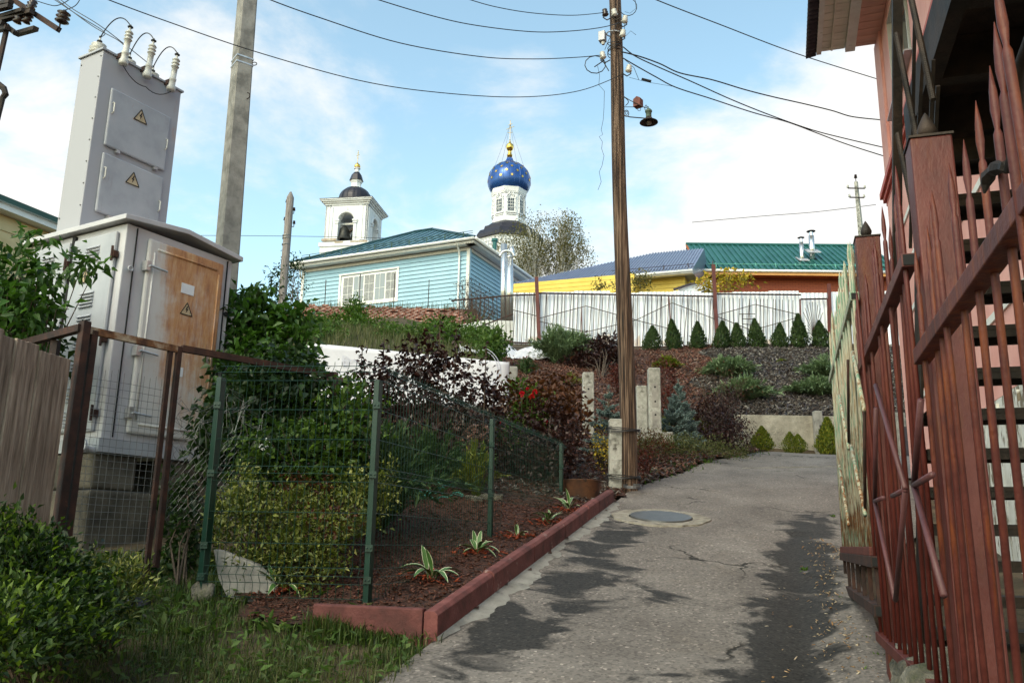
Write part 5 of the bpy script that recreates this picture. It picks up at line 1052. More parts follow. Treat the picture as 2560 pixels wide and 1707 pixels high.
# ------------------------------------------------------------ iron bar fence backed with zinc sheets
TD = 26.0; tx = lambda u_: P(u_, 800, TD)[0]
tf = thing('sheet_fence', 'iron bar fence backed with corrugated zinc sheets above the thuja row', 'fence', V3(5, TD, 7.4))
zt0 = 9.15; zb0 = 7.55
def ztop(x): return 9.25+.018*(x-1)
def zbot(x): return 7.52-.012*(x-1)
x_a, x_b = tx(1283), tx(2330)
xx = x_a; i = 0
while xx < x_b:
    w_ = 1.02+.06*((i*37) % 5-2); n = 40; v = []; dz = .03*((i*13) % 3-1); tl = .01*((i*7) % 3-1)
    for k in range(n+1):
        x_ = xx+w_*k/n
        for z_ in (zbot(x_)+.02, ztop(x_)+dz): v.append(V3(x_+tl*(z_-8), TD+.10+.016*math.sin(k/n*2*math.pi*8)+.006*(i % 2), z_))
    f = [(2*k, 2*k+2, 2*k+3, 2*k+1) for k in range(n)]
    MB().add(v, f).build('zinc_sheet', X['zinc'], tf, smooth=True, origin=V3(xx, TD, zbot(xx))); xx += w_*.985; i += 1
rod = MB().lathe([(.011, 0), (.011, 1.72)], (0, 0, 0), 5); rme = bpy.data.meshes.new('rod'); rme.from_pydata(rod.v, [], rod.f); rme.update(); rme.materials.append(X['rustbrown'])
rs = np.random.default_rng(4); xx = x_a
while xx < tx(1985): put('rod', rme, tf, V3(xx, TD, zbot(xx)-.05), (rs.normal()*.01, .05+rs.normal()*.03, 0)); xx += .118+.02*rs.random()
def frail(name, u0, v0, u1, v1, w_=.045, dy=-.03): MB().bar(P(u0, v0, TD+dy), P(u1, v1, TD+dy), w_, w_).build(name, X['rustbrown'], tf)
for s in ((1283, 738, 1343, 737), (1347, 733, 1786, 741), (1790, 735, 2002, 737), (2002, 748, 2066, 747), (1283, 856, 1560, 868), (1560, 868, 2000, 866)): frail('rail', *s)
for s in ((1347, 796, 1465, 765), (1465, 765, 1590, 800), (1590, 800, 1680, 757), (1680, 757, 1786, 797), (1347, 803, 1465, 830), (1465, 830, 1590, 800), (1590, 800, 1690, 826), (1790, 788, 1888, 761), (1888, 761, 2000, 787), (1790, 790, 1880, 826), (1880, 826, 2000, 792), (1283, 775, 1343, 790)): frail('brace', *s, .02)
for s in ((1848, 785, 1888, 785), (1855, 797, 1885, 798), (1855, 810, 1885, 812), (1856, 785, 1856, 812)): frail('patch_bar', *s, .02)
for (u0, v0, u1, v1, w_) in ((1341, 693, 1349, 880, .11), (1783, 662, 1794, 870, .10), (2072, 710, 2078, 870, .09), (1453, 768, 1456, 868, .03), (1672, 742, 1680, 860, .03), (2000, 748, 2003, 866, .04), (2069, 745, 2072, 870, .04)):
    MB().bar(P(u0, v0, TD-.06), P(u1, v1, TD-.06), w_, w_, (0, 1, 0)).build('post', X['redpaint'], tf)
gate_c = P(2036, 836, TD-.03)
for k in range(15):
    a = math.pi*(.04+.92*k/14); L_ = 1.0 if abs(math.cos(a)) < .8 else .55; e = gate_c+V3(math.cos(a)*L_*.42, 0, math.sin(a)*L_*1.05); MB().tube([gate_c, e], .009, 4).build('sunburst_rod', X['rustbrown'], tf)
# lower rails with open bars on the left end of that fence
lf = thing('bar_railing', 'open rusty bar railing before the pale sheet and the blue house', 'railing', P(1200, 850, TD))
for s in ((1128, 752, 1283, 738), (1150, 862, 1283, 856), (1150, 835, 1283, 785)): MB().bar(P(s[0], s[1], TD), P(s[2], s[3], TD), .04, .04).build('rail', X['rustbrown'], lf)
for k in range(13):
    u_ = 1150+k*10.4; MB().bar(P(u_-2, 750-.1*(u_-1140), TD), P(u_+2, 860, TD), .02, .02, (0, 1, 0)).build('rod', X['rustbrown'], lf)
ws = thing('metal_sheet', 'low white metal sheet lying along the foot of the bar railing', 'sheet', P(1215, 850, 26.5)); MB().poly([P(1147, 812, 26.5), P(1215, 800, 26.5), P(1283, 802, 26.5), P(1283, 850, 26.5), P(1147, 842, 26.5)], V3(0, .03, 0)).build('sheet', X['whitepaint'], ws)
# ------------------------------------------------------------ white banner and tarp
def wavy(name, label, corners, mt, d_amp, cat, n=26, m_=12, seed=2):
    a, b, c, d = (np.array(q, float) for q in corners); v = []; rs = np.random.default_rng(seed)
    for i in range(n+1):
        for j in range(m_+1):
            s, t = i/n, j/m_; p = (a*(1-s)+b*s)*(1-t)+(d*(1-s)+c*s)*t; v.append(p+V3(0, d_amp*(math.sin(s*11+t*3)+.6*math.sin(s*23-t*5)+.5*math.sin(t*9+s*4)), 0))
    o = MB().add(v, [(i*(m_+1)+j, (i+1)*(m_+1)+j, (i+1)*(m_+1)+j+1, i*(m_+1)+j+1) for i in range(n) for j in range(m_)]).build(name, X[mt], None, smooth=True, origin=d)
    so_ = o.modifiers.new('thick', 'SOLIDIFY'); so_.thickness = .004; tag(o, label, cat); return o
ban = thing('banner', 'white vinyl banner with faint print stretched behind the dark red shrub', 'banner', P(1000, 1040, 14))
bo = wavy('banner_sheet', None, (P(766, 856, 14), P(1272, 906, 14), P(1272, 1018, 14), P(766, 1010, 14)), 'banner', .006, None); bo.parent = ban; bo.location = tuple(ORG[bo.name]-org(ban))
def printtext(s, a, b, size, par):
    cu_ = bpy.data.curves.new('banner_print', 'FONT'); cu_.body = s; cu_.size = size; to = bpy.data.objects.new('banner_print', cu_); col.objects.link(to)
    dg = bpy.context.evaluated_depsgraph_get(); me = bpy.data.meshes.new_from_object(to.evaluated_get(dg)); bpy.data.objects.remove(to)
    p = P(a, b, 13.96); o = bpy.data.objects.new('banner_print', me); col.objects.link(o); me.materials.clear(); me.materials.append(X['bannerprint']); o.parent = par; o.location = tuple(p-org(par)); o.rotation_euler = (R(90), R(5.0), 0)
printtext('Ве', 850, 912, .22, ban); printtext('Ре', 1143, 888, .10, ban); printtext('ении', 1192, 906, .06, ban)
m_ = MB()
for r0 in (.36, .40): m_.tube([P(1190, 925, 13.97)+V3(r0*math.cos(a), -.0, r0*math.sin(a)) for a in np.linspace(-.9, 1.3, 20)], .006, 4)
m_.build('print_arc', X['bannerprint'], ban)
b = MB(); 
for u_ in (768, 900, 1030, 1160, 1271): b.bar(P(u_, 854+(u_-766)*.099, 14.06), P(u_, 1040, 14.06)-ZU*.3, .04, .04, (0, 1, 0))
b.build('support_post', X['wood_grey'], ban)
tg = []; n, m_ = 26, 7
for i in range(n+1):
    u_ = 1145+i*(1420-1145)/n
    for j in range(m_+1):
        t = j/m_; top = 856+10*math.sin(i*.55)+(8 if u_ > 1260 else 0)+max(0, (u_-1300))*.02; bot = 905-max(0, u_-1290)*.13; d_ = 24.0-1.2*t
        p = P(u_, top+(bot-top)*t+5*math.sin(i*1.9+t*4), d_); tg.append(V3(p[0], p[1], max(p[2], h(p[0], p[1])+.05))+V3(0, .10*math.sin(i*1.3+j), .03*math.sin(i*2.7+j*1.9)))
o = MB().add(tg, [(i*(m_+1)+j, (i+1)*(m_+1)+j, (i+1)*(m_+1)+j+1, i*(m_+1)+j+1) for i in range(n) for j in range(m_)]).build('tarp', X['tarp'], None, smooth=True, origin=tg[0]); so_ = o.modifiers.new('thick', 'SOLIDIFY'); so_.thickness = .006
tag(o, 'crumpled grey white sheeting lying under the zinc fence', 'tarp')
# ------------------------------------------------------------ ruined brick wall
bw = thing('brick_wall', 'ruined low wall of crumbling red bricks before the blue house', 'wall', P(950, 800, 33.5))
br = MB().box((0, 0, 0), (.122, .06, .030)); bme = bpy.data.meshes.new('brick'); bme.from_pydata(br.v, [], br.f); bme.update(); bme.materials.append(X['brick'])
lx, rx = P(742, 790, 33.5)[0], P(1192, 790, 33.5)[0]; zt = P(950, 764, 33.5)[2]; rs = np.random.default_rng(9); cnt = 0
for r_ in range(14):
    z_ = zt-.035-r_*.075; x_ = lx+.13*(r_ % 2)+.06*rs.random()-(.0 if r_ < 4 else .3)
    while x_ < rx-.35*max(0, 3-r_)*rs.random()*1.5+r_*.03:
        if r_ > 0 and not (rs.random() < .06) or (r_ == 0 and rs.random() < .6):
            if cnt < 300: put('brick', bme, bw, V3(x_, 33.5-.05*rs.random()-.015*r_, z_-.03*(x_-lx)*.2), (rs.normal()*.02, rs.normal()*.008, rs.normal()*.02)); cnt += 1
        x_ += .262+.012*rs.random()
MB().box(V3((lx+rx)/2, 33.68, zt-.80), ((rx-lx)/2, .20, .72)).build('core', X['brickcore'], bw)
for u_ in (812, 898, 984, 1070):
    p0 = P(u_, 768, 33.9); MB().bar(p0-ZU*.4, P(u_+3, 690+10*math.sin(u_), 33.9), .03, .03, (0, 1, 0)).build('iron_rod', X['rustbrown'], bw)
# ------------------------------------------------------------ blue house
zE = P(1172, 622, 36)[2]; hc = P(1172, 622, 36)*[1, 1, 0]; hu = unit(V3(-8.2, 3.75, 0)); hv = unit(V3(3.75, 8.2, 0)); HL, HD = 8.9, 7.0; zB = 10.5
bh = thing('house', 'light blue clapboard house with teal hip roof and white lace trim', 'house', hc+hu*4+ZU*zB)
def hp(a, b, z): return hc+hu*a+hv*b+ZU*z
MB().box(hp(HL/2, HD/2, (zB+zE)/2), hu*(HL/2-.03), hv*(HD/2-.03), ZU*(zE-zB)/2).build('wall', X['bluesiding'], bh)
nb = 18; bz = (zE-.12-zB)/nb
wa0, wa1, wzb, wzt = 3.62, 6.70, zE-1.95, zE-.52
for k in range(nb):
    z0 = zB+k*bz; segs = [(0, HL)] if (z0+bz < wzb or z0 > wzt) else [(0, wa0), (wa1, HL)]
    for s0, s1 in segs:
        v = []
        for a in (s0, s1): v += [hp(a, -.05, z0+.002), hp(a, 0, z0+.002), hp(a, 0, z0+bz), hp(a, -.008, z0+bz)]
        MB().add(v, [(0, 1, 2, 3), (7, 6, 5, 4), (0, 4, 5, 1), (1, 5, 6, 2), (2, 6, 7, 3), (3, 7, 4, 0)]).build('siding_board', X['bluesiding'], bh)
    v = []
    for c in (0, HD): v += [hp(-.05, c, z0+.002), hp(0, c, z0+.002), hp(0, c, z0+bz), hp(-.008, c, z0+bz)]
    MB().add(v, [(0, 1, 2, 3)[::-1], (7, 6, 5, 4)[::-1], (0, 4, 5, 1)[::-1], (1, 5, 6, 2)[::-1], (2, 6, 7, 3)[::-1], (3, 7, 4, 0)[::-1]]).build('siding_board', X['bluesiding'], bh)
hw = MB().box(hp((wa0+wa1)/2, .04, (wzb+wzt)/2), hu*(wa1-wa0)/2, hv*.05, ZU*(wzt-wzb)/2).build('window', X['whitepaint'], bh)
nlt = 5
for k in range(nlt):
    a0 = wa0+.07+k*(wa1-wa0-.14)/nlt; a1 = a0+(wa1-wa0-.14)/nlt-.065; c = (a0+a1)/2
    MB().box(hp(c, -.013, (wzb+wzt)/2), hu*(a1-a0)/2, hv*.004, ZU*((wzt-wzb)/2-.1)).build('pane', X['curtain'] if k in (0, 2, 4) else X['glass'], hw)
    gm = MB(); 
    for zf in (.33, .66) if k % 2 == 0 else (.45,): gm.box(hp(c, -.022, wzb+.1+(wzt-wzb-.2)*zf), hu*(a1-a0)/2, hv*.004, ZU*.009)
    gm.box(hp(c, -.023, (wzb+wzt)/2), hu*.008, hv*.004, ZU*((wzt-wzb)/2-.1)); gm.build('glazing_bar', X['whitepaint'], hw)
fr = MB()
for a in (wa0-.05, wa1+.05): fr.box(hp(a, -.04, (wzb+wzt)/2), hu*.045, hv*.02, ZU*((wzt-wzb)/2+.05))
for z_ in (wzb-.06, wzt+.06): fr.box(hp((wa0+wa1)/2, -.045, z_), hu*((wa1-wa0)/2+.12), hv*.025, ZU*.035)
fr.build('window_frame', X['whitepaint'], hw)
ov = .55; zR = zE+.28; ap = 2.72                       # eaves, hip roof with ribs
crn = [hp(-ov, -ov, zR), hp(HL+ov, -ov, zR), hp(HL+ov, HD+ov, zR), hp(-ov, HD+ov, zR)]; r1, r2 = hp(3.9, HD/2, zR+ap-.35), hp(5.0, HD/2, zR+ap-.35)
MB().add(crn+[r1, r2]+[c-ZU*.06 for c in crn], [(0, 1, 5, 4), (1, 2, 5), (2, 3, 4, 5), (3, 0, 4), (6, 9, 8, 7), (0, 6, 7, 1), (1, 7, 8, 2), (2, 8, 9, 3), (3, 9, 6, 0)]).build('roof', X['roofteal'], bh)
rb = MB()
for k in range(1, 23):
    a = -ov+(HL+2*ov)*k/23; s = a+ov; tot = HL+2*ov
    # height reached by this rib on the front plane
    half = HD/2+ov; lim = 1.0
    if a < 3.9: lim = (a+ov)/(3.9+ov)
    elif a > 5.0: lim = (HL+ov-a)/(HL+ov-5.0)
    p0 = hp(a, -ov, zR+.02); p1 = hp(a, -ov+half*lim, zR+.02+(ap-.35)*lim); rb.bar(p0, p1, .15, .022)
for k in range(1, 22):
    c = -ov+(HD+2*ov)*k/22; lim = min(1, (c+ov)/(HD/2+ov), (HD+ov-c)/(HD/2+ov)); p0 = hp(-ov, c, zR+.02); p1 = hp(-ov+(3.9+ov)*lim, c, zR+.02+(ap-.35)*lim); rb.bar(p0, p1, .05, .022)
rb.build('roof_rib', X['roofrib'], bh)
hr = MB()
for p in (crn[0], crn[1], crn[3]): hr.tube([p+ZU*.03, (r2 if p is crn[1] else r1)+ZU*.03], .07, 6)
hr.tube([r1+ZU*.04, r2+ZU*.04], .07, 6); hr.build('roof_ridge', X['roofrib'], bh)
SGM = mat('green snow guard', [(.01, .05, .035)], 3, .5); q0, q1 = hp(-.2, -.05, zR+.42), hp(HL+.2, -.05, zR+.42)
for dz in (0, .10): MB().tube([q0+ZU*dz, q1+ZU*dz], .014, 5).build('snow_guard_rail', SGM, bh)
for k in range(10): p = q0+(q1-q0)*(k+.5)/10; MB().bar(p-ZU*.15, p+ZU*.11, .025, .05).build('snow_guard_clip', SGM, bh)
gu = MB(); gu.tube([crn[0]-hv*.06-ZU*.05, crn[1]-hv*.06-ZU*.05], .07, 8); gu.tube([crn[0]-hu*.06-ZU*.05, crn[3]-hu*.06-ZU*.05], .07, 8); gu.build('gutter', X['whitepaint'], bh, smooth=True)
so2 = MB(); so2.box(hp(HL/2, -.27, zE+.12), hu*(HL/2+.5), hv*.26, ZU*.02); so2.box(hp(-.27, HD/2+.02, zE+.12), hu*.26, hv*(HD/2+.5), ZU*.02); so2.build('soffit', X['whitepaint'], bh)
for (nm, za, off, hh) in (('lace_trim', zE+.14, -.50, .20), ('lace_trim', zE-.02, -.05, .16)):
    lm = MB(); n = 120
    for face in range(2):
        Lx = HL if face == 0 else HD; o2 = .48 if off < -.2 else .02
        for k in range(n if face == 0 else 90):
            a = -o2+(Lx+2*o2)*(k+.5)/(n if face == 0 else 90); wd = (Lx+2*o2)/(n if face == 0 else 90)
            if face == 0: A = lambda q, z: hp(a+q, off, z)
            else: A = lambda q, z: hp(off, a+q, z)
            lm.poly([A(-wd*.48, za+hh/2), A(wd*.48, za+hh/2), A(wd*.48, za-hh*.25), A(0, za-hh/2), A(-wd*.48, za-hh*.25)], (hv if face == 0 else hu)*.02)
    lm.build(nm, X['lace'], bh)
for a in (-.02, HL+.02):
    MB().box(hp(a, -.05, (zB+zE)/2), hu*.07, hv*.03, ZU*(zE-zB)/2).build('corner_board', X['lace'], bh)
MB().box(hp(-.05, .06, (zB+zE)/2), hu*.02, hv*.07, ZU*(zE-zB)/2).build('corner_board', X['bluesiding'], bh)
dp = MB(); dp.tube([hp(.35, -.55, zR-.08), hp(.38, -.2, zE-.1), hp(.40, -.10, zE-.3), hp(.40, -.10, zB)], .045, 8); dp.tube([hp(HL-.1, -.55, zR-.08), hp(HL+.1, -.2, zE-.1), hp(HL+.12, -.1, zE-.4)], .045, 8); dp.build('downpipe', X['whitepaint'], bh)
for (a_, b_) in ((1.1, 4.4), (-.0, 2.6)): MB().lathe([(.10, 0), (.10, .42), (.15, .43), (.15, .55), (0, .56)], hp(a_, b_, zR+.5+.25*a_), 10).build('roof_vent', X['roofgreen'], bh)
fl = thing('flue_pipes', 'pair of stainless flue pipes with bent hood beside the blue house', 'flue', P(1264, 790, 31))
MB().tube([P(1259, 815, 31), P(1260, 611, 31)], .12, 14).build('pipe', X['stainless'], fl, smooth=True); MB().tube([P(1275, 800, 30.6), P(1274, 645, 30.6)], .135, 14).build('pipe', X['stainless'], fl, smooth=True)
MB().tube([P(1283, 640, 31), P(1278, 618, 31)], .09, 12).build('pipe', X['stainless'], fl, smooth=True)
cp1 = P(1268, 641, 30.5); MB().tube([cp1+V3(.26*math.cos(a), 0, .22*math.sin(a)) for a in np.linspace(math.pi*1.05, -.1, 12)], .05, 8).build('hood', X['stainless'], fl, smooth=True)
MB().lathe([(.14, 0), (.145, .02), (.07, .10), (0, .14)], P(1274, 645, 30.6), 14).build('cap', X['stainless'], fl, smooth=True)
# ------------------------------------------------------------ yellow house with violet roof
zy = P(1272, 716, 36)[2]; e0 = P(1272, 716, 36)*[1, 1, 0]; e1_ = Pz(1742, 676, zy); yu = e1_*[1, 1, 0]-e0; Ly = np.linalg.norm(yu)-.15; yu = unit(yu); yv = V3(-yu[1], yu[0], 0)
yh = thing('house', 'yellow sided house with blue violet metal hip roof behind the zinc fence', 'house', e0+yu*5+ZU*9)
def yp(a, b, z): return e0+yu*a+yv*b+ZU*z
MB().box(yp(Ly/2, 4.5, zy-1.4), yu*(Ly/2-.4), yv*4.0, ZU*1.42).build('wall', X['yellow'], yh)
for k in range(15): MB().box(yp(Ly/2, .47, zy-.07-k*.18), yu*(Ly/2-.4), yv*.02-ZU*.0, ZU*.082).build('siding_board', X['yellow'], yh)
MB().box(yp(3.0, .02, zy-.9), yu*2.6, yv*.45, ZU*.86).build('bay', X['yellow'], yh)
for k in range(9): MB().box(yp(3.0, -.445, zy-.14-k*.18), yu*2.62, yv*.014, ZU*.082).build('siding_board', X['yellow'], yh)
ry = 2.35; cr_ = [yp(-.1, -.12, zy+.03), yp(Ly, -.12, zy+.03), yp(Ly, 8.9, zy+.03), yp(-.1, 8.9, zy+.03)]; y1, y2 = yp(5.6, 4.2, zy+ry), yp(Ly-.0, 4.2, zy+ry)
MB().add(cr_+[y1, y2]+[c-ZU*.08 for c in cr_], [(0, 1, 5, 4), (1, 2, 5), (2, 3, 4, 5), (3, 0, 4), (6, 9, 8, 7), (0, 6, 7, 1), (1, 7, 8, 2), (2, 8, 9, 3), (3, 9, 6, 0)]).build('roof', X['roofviolet'], yh)
rb = MB()
for k in range(1, 62):
    a = -.1+(Ly+.1)*k/62; lim = min(1, (a+.1)/5.7); rb.bar(yp(a, -.12, zy+.05), yp(a, -.12+4.32*lim, zy+.05+(ry-.03)*lim), .05, .045)
rb.build('roof_rib', X['roofviolet'], yh)
gu = MB(); gu.tube([yp(-.2, -.2, zy-.04), yp(Ly, -.2, zy-.04)], .06, 8); gu.build('gutter', X['whitepaint'], yh, smooth=True)
MB().box(yp(Ly/2, -.02, zy-.1), yu*Ly/2, yv*.14, ZU*.03).build('soffit', X['whitepaint'], yh)
for dz in (.25, .36): MB().tube([yp(4.5, .35, zy+.05+dz), yp(Ly, .35, zy+.05+dz)], .014, 5).build('snow_guard_rail', X['slate'], yh)
for k in range(5): MB().bar(yp(4.7+k*1.0, .3, zy+.1), yp(4.7+k*1.0, .38, zy+.45), .04, .06).build('snow_guard_clip', X['slate'], yh)
# ------------------------------------------------------------ brick house with green roof
zg_ = P(1768, 676, 37)[2]; q0 = P(1768, 676, 37)*[1, 1, 0]; q1 = Pz(2145, 680, zg_); gu_ = unit((q1-q0)*[1, 1, 0]); gv_ = V3(-gu_[1], gu_[0], 0); Lg = np.linalg.norm((q1-q0)[:2])+2
gh = thing('house', 'orange brick house with green ribbed metal roof above the thuja row', 'house', q0+gu_*4+ZU*8.3)
def gq(a, b, z): return q0+gu_*a+gv_*b+ZU*z
o = MB().box(gq(Lg/2, 3.4, zg_-1.5), gu_*(Lg/2-.35), gv_*2.8, ZU*1.45).build('wall', X['orangebrick'], gh)
rg = 2.42; hd = 3.4
MB().poly([gq(.33, .62, zg_-.04), gq(.33, 6.2, zg_-.04), gq(.33, hd, zg_+rg-.15)], gu_*.03).build('gable', X['orangewood'], gh)
for k in range(24): a = Lg*(k)/24; 
for nm, b0, b1, z0, z1 in (('roof', -.05, hd, zg_+.02, zg_+rg), ('roof', 6.85, hd, zg_+.02, zg_+rg)):
    MB().add([gq(-.25, b0, z0), gq(Lg, b0, z0), gq(Lg, b1, z1), gq(-.25, b1, z1), gq(-.25, b0, z0-.05), gq(Lg, b0, z0-.05), gq(Lg, b1, z1-.05), gq(-.25, b1, z1-.05)], [(0, 1, 2, 3), (7, 6, 5, 4), (0, 4, 5, 1), (1, 5, 6, 2), (2, 6, 7, 3), (3, 7, 4, 0)]).build(nm, X['roofgreen'], gh)
rb = MB()
for k in range(34): a = -.2+(Lg+.15)*k/33; rb.bar(gq(a, -.08, zg_+.05), gq(a, hd, zg_+rg+.02), .10, .055)
rb.build('roof_rib', X['roofgreen'], gh); MB().tube([gq(-.28, hd, zg_+rg+.03), gq(Lg, hd, zg_+rg+.03)], .09, 6).build('roof_ridge', X['roofgreen'], gh)
MB().bar(gq(-.27, -.05, zg_-.02), gq(-.27, hd, zg_+rg-.04), .03, .12).build('verge_board', X['orangewood'], gh)
MB().poly([gq(-.22, .1, zg_-.10), gq(-.22, hd, zg_-.10), gq(-.22, hd, zg_+rg-.1)], gu_*.5).build('gable_lining', X['orangewood'], gh)
gu = MB(); gu.tube([gq(-.25, -.12, zg_-.03), gq(Lg, -.12, zg_-.03)], .065, 8); gu.build('gutter', X['whitepaint'], gh, smooth=True)
MB().box(gq(Lg/2, .25, zg_-.13), gu_*(Lg/2+.1), gv_*.32, ZU*.025).build('soffit', X['orangewood'], gh); MB().box(gq(Lg/2, -.06, zg_-.15), gu_*(Lg/2+.1), gv_*.03, ZU*.07).build('eaves_board', mat('honey wood', [(.5, .24, .07), (.58, .3, .1)], 3, .6), gh)
SGP = mat('mint snow guard', [(.10, .30, .25)], 3, .4)
MB().tube([gq(.1, .45, zg_+.46), gq(Lg, .45, zg_+.46)], .022, 6).build('snow_guard_rail', SGP, gh)
for k in range(11): MB().bar(gq(.5+k*.9, .35, zg_+.25), gq(.5+k*.9, .47, zg_+.52), .04, .05).build('snow_guard_clip', SGP, gh)
for (ub, vb, vt, rr) in ((2005, 648, 606, .10), (2030, 628, 590, .13)):
    p0, p1 = P(ub, vb, 38.3), P(ub-2, vt, 38.3); ch = MB().tube([p0-ZU*.4, p1], rr, 12).build('chimney', X['stainless'], gh, smooth=True)
    MB().tube([p1, p1+ZU*.18], rr*.7, 10).build('chimney_neck', X['stainless'], ch); MB().lathe([(rr*1.6, 0), (rr*1.6, .015), (.02, .07)], p1+ZU*.22, 12).build('chimney_cap', X['slate'], ch); MB().box(p0+V3(0, -.05, .0), V3(rr*2.4, 0, 0), gv_*.3+ZU*.17, ZU*.02).build('flashing', X['zincgrey'], ch)
sh = thing('shed', 'small pale sheet shed with lean to roof beside the brick house', 'shed', P(1745, 735, 31))
MB().poly([P(1697, 727, 31), P(1790, 727, 31), P(1790, 700, 31), P(1768, 702, 31), P(1697, 722, 31)], V3(0, 1.5, 0)).build('wall', X['zinc'], sh); MB().bar(P(1684, 724, 30.9), P(1770, 696, 30.9), .06, .08).build('roof_edge', X['slate'], sh); MB().bar(P(1752, 712, 30.8), P(1768, 690, 30.8), .1, .05).build('brace', X['orangewood'], sh)
# ------------------------------------------------------------ bell tower
BD = 96.0; k1 = P(918, 560, BD)*[1, 1, 0]; bu_ = unit(V3(-1, .16, 0)); bv_ = unit(V3(.16, 1, 0))
def zv(u_, v_, d): return P(u_, v_, d)[2]
BW = abs((P(808, 560, BD)-P(918, 560, BD))[0])*1.01
bt_ = thing('bell_tower', 'white church bell tower with dark dome and open arches with bells', 'tower', k1+bu_*BW/2+bv_*BW/2+ZU*20)
def bp(a, b, z): return k1+bu_*a+bv_*b+ZU*z
zc, za_, zf = zv(918, 510, BD), zv(918, 600, BD), zv(918, 640, BD)
aw = BW*.36/2; zsp = zv(870, 548, BD); zar = zsp
def archwall(face):
    A = (lambda s, z, o=0.: bp(s, -o, z)) if face == 0 else (lambda s, z, o=0.: bp(-o, s, z)) if face == 1 else (lambda s, z, o=0.: bp(s, BW+o, z)) if face == 2 else (lambda s, z, o=0.: bp(BW+o, s, z))
    c = BW/2; th = .75; n = 14; arc_ = [(c+aw*math.cos(math.pi*k/n), zar+aw*math.sin(math.pi*k/n)) for k in range(n+1)]
    outer = [(BW, za_), (BW, zc), (0, zc), (0, za_), (c-aw, za_)]+arc_[::-1]+[(c+aw, za_)]
    off = A(0, 0, 0)-A(0, 0, th); off = -off*-1
    front = [A(s, z) for s, z in outer]
    inward = (A(0, 0, -th)-A(0, 0, 0))
    # build as strips so that the arch stays open
    b = MB(); b.poly([A(0, za_), A(c-aw, za_), A(c-aw, zc), A(0, zc)], inward); b.poly([A(c+aw, za_), A(BW, za_), A(BW, zc), A(c+aw, zc)], inward)
    for (s0, z0), (s1, z1) in zip(arc_[:-1], arc_[1:]): b.poly([A(s0, z0), A(s1, z1), A(s1, zc), A(s0, zc)], inward)
    b.build('wall', X['church'], bt_)
    t = MB(); pr = -.12
    ring = [A(c+(aw+.14)*math.cos(math.pi*k/n), zar+(aw+.14)*math.sin(math.pi*k/n), .06) for k in range(n+1)]; t.tube(ring, .12, 6)
    for sgn in (-1, 1):
        for z_, w_ in ((zar, .32), (zar-.28, .24)): t.box(A(c+sgn*(aw+.18), z_, .08), (A(1, 0)-A(0, 0))*w_, (A(0, 0, 1)-A(0, 0, 0))*.14, ZU*.09)
        t.box(A(c+sgn*(aw+.18), (za_+zar)/2-.2, .05), (A(1, 0)-A(0, 0))*.17, (A(0, 0, 1)-A(0, 0, 0))*.08, ZU*((zar-za_)/2-.2))
        for q in (.09, .21): t.box(A(c+sgn*(BW/2-BW*q*.6-.1), (za_+zc)/2-.1, .05), (A(1, 0)-A(0, 0))*.16, (A(0, 0, 1)-A(0, 0, 0))*.06, ZU*((zc-za_)/2-.15))
    t.box(A(c, zar+aw+.4, .06), (A(1, 0)-A(0, 0))*.12, (A(0, 0, 1)-A(0, 0, 0))*.1, ZU*.25)
    t.build('moulding', X['church'], bt_)
for f_ in range(4): archwall(f_)
def ring_box(name, z0, z1, o, mt='church'): return MB().box(bp(BW/2, BW/2, (z0+z1)/2), bu_*(BW/2+o), bv_*(BW/2+o), ZU*(z1-z0)/2).build(name, X[mt], bt_)
ring_box('cornice', zc, zc+.22, .12); ring_box('cornice', zc+.22, zc+.40, .30); ring_box('cornice', zc+.40, zc+.55, .50); ring_box('cornice', zc+.55, zc+.66, .62); ring_box('roof_edge', zc+.66, zc+.72, .66, 'domedark')
ring_box('floor', za_-.25, za_, .02); ring_box('cornice', za_-.75, za_-.27, .45); ring_box('base', za_-2.8, za_-.75, .30); ring_box('cornice', za_-2.9, za_-2.4, .75); ring_box('base', za_-16, za_-2.9, .55)
b = MB()
for s in (.25, 1.3, 3.2): b.box(bp(s, -.32, za_-.30), bu_*.5, bv_*.16, ZU*.10)
b.box(bp(BW-.7, -.1, za_+.12), bu_*.9, bv_*.2, ZU*.14); b.build('broken_plaster', X['churchsoil'], bt_)
for s in (BW*.2, BW*.52, BW*.84): MB().box(bp(s, -.31, za_-1.5), bu_*BW*.11, bv_*.03, ZU*.42).build('panel_moulding', X['church'], bt_)
dc = bp(BW/2, BW/2, 0.); dr = (P(955, 500, BD)-P(837, 500, BD))[0]*.33
prof = [(2.0*math.cos(a), 2.0*1.02*math.sin(a)) for a in np.linspace(0, 1.28, 10)]
scale_ = (P(920, 490, BD)-P(833, 490, BD))[0]/2/2.0
dc[2] = zv(887, 466, BD+2.4)-prof[-1][1]*scale_*.92
MB().lathe([(2.0*scale_, -1.2)]+[(r_*scale_, z_*scale_*.92) for r_, z_ in prof], dc, 24).build('dome', X['domedark'], bt_)
rbm = MB()
for k in range(16): a = 2*math.pi*k/16+.1; rbm.tube([dc+V3(math.cos(a)*r_*scale_, math.sin(a)*r_*scale_, z_*scale_+.01) for r_, z_ in [(q[0], q[1]*.92) for q in prof]], .03, 4)
rbm.build('dome_seam', X['domedark'], bt_)
zt1 = dc[2]+prof[-1][1]*scale_*.92-.08; dr1 = zv(887, 450, BD); rd = 27/2150*BD/2
zl0, zl1, zl2, zl3, zl4 = zt1, zv(886, 450, BD+2.4), zv(886, 444, BD+2.4), zv(887, 427, BD+2.4), zv(887, 418, BD+2.4)
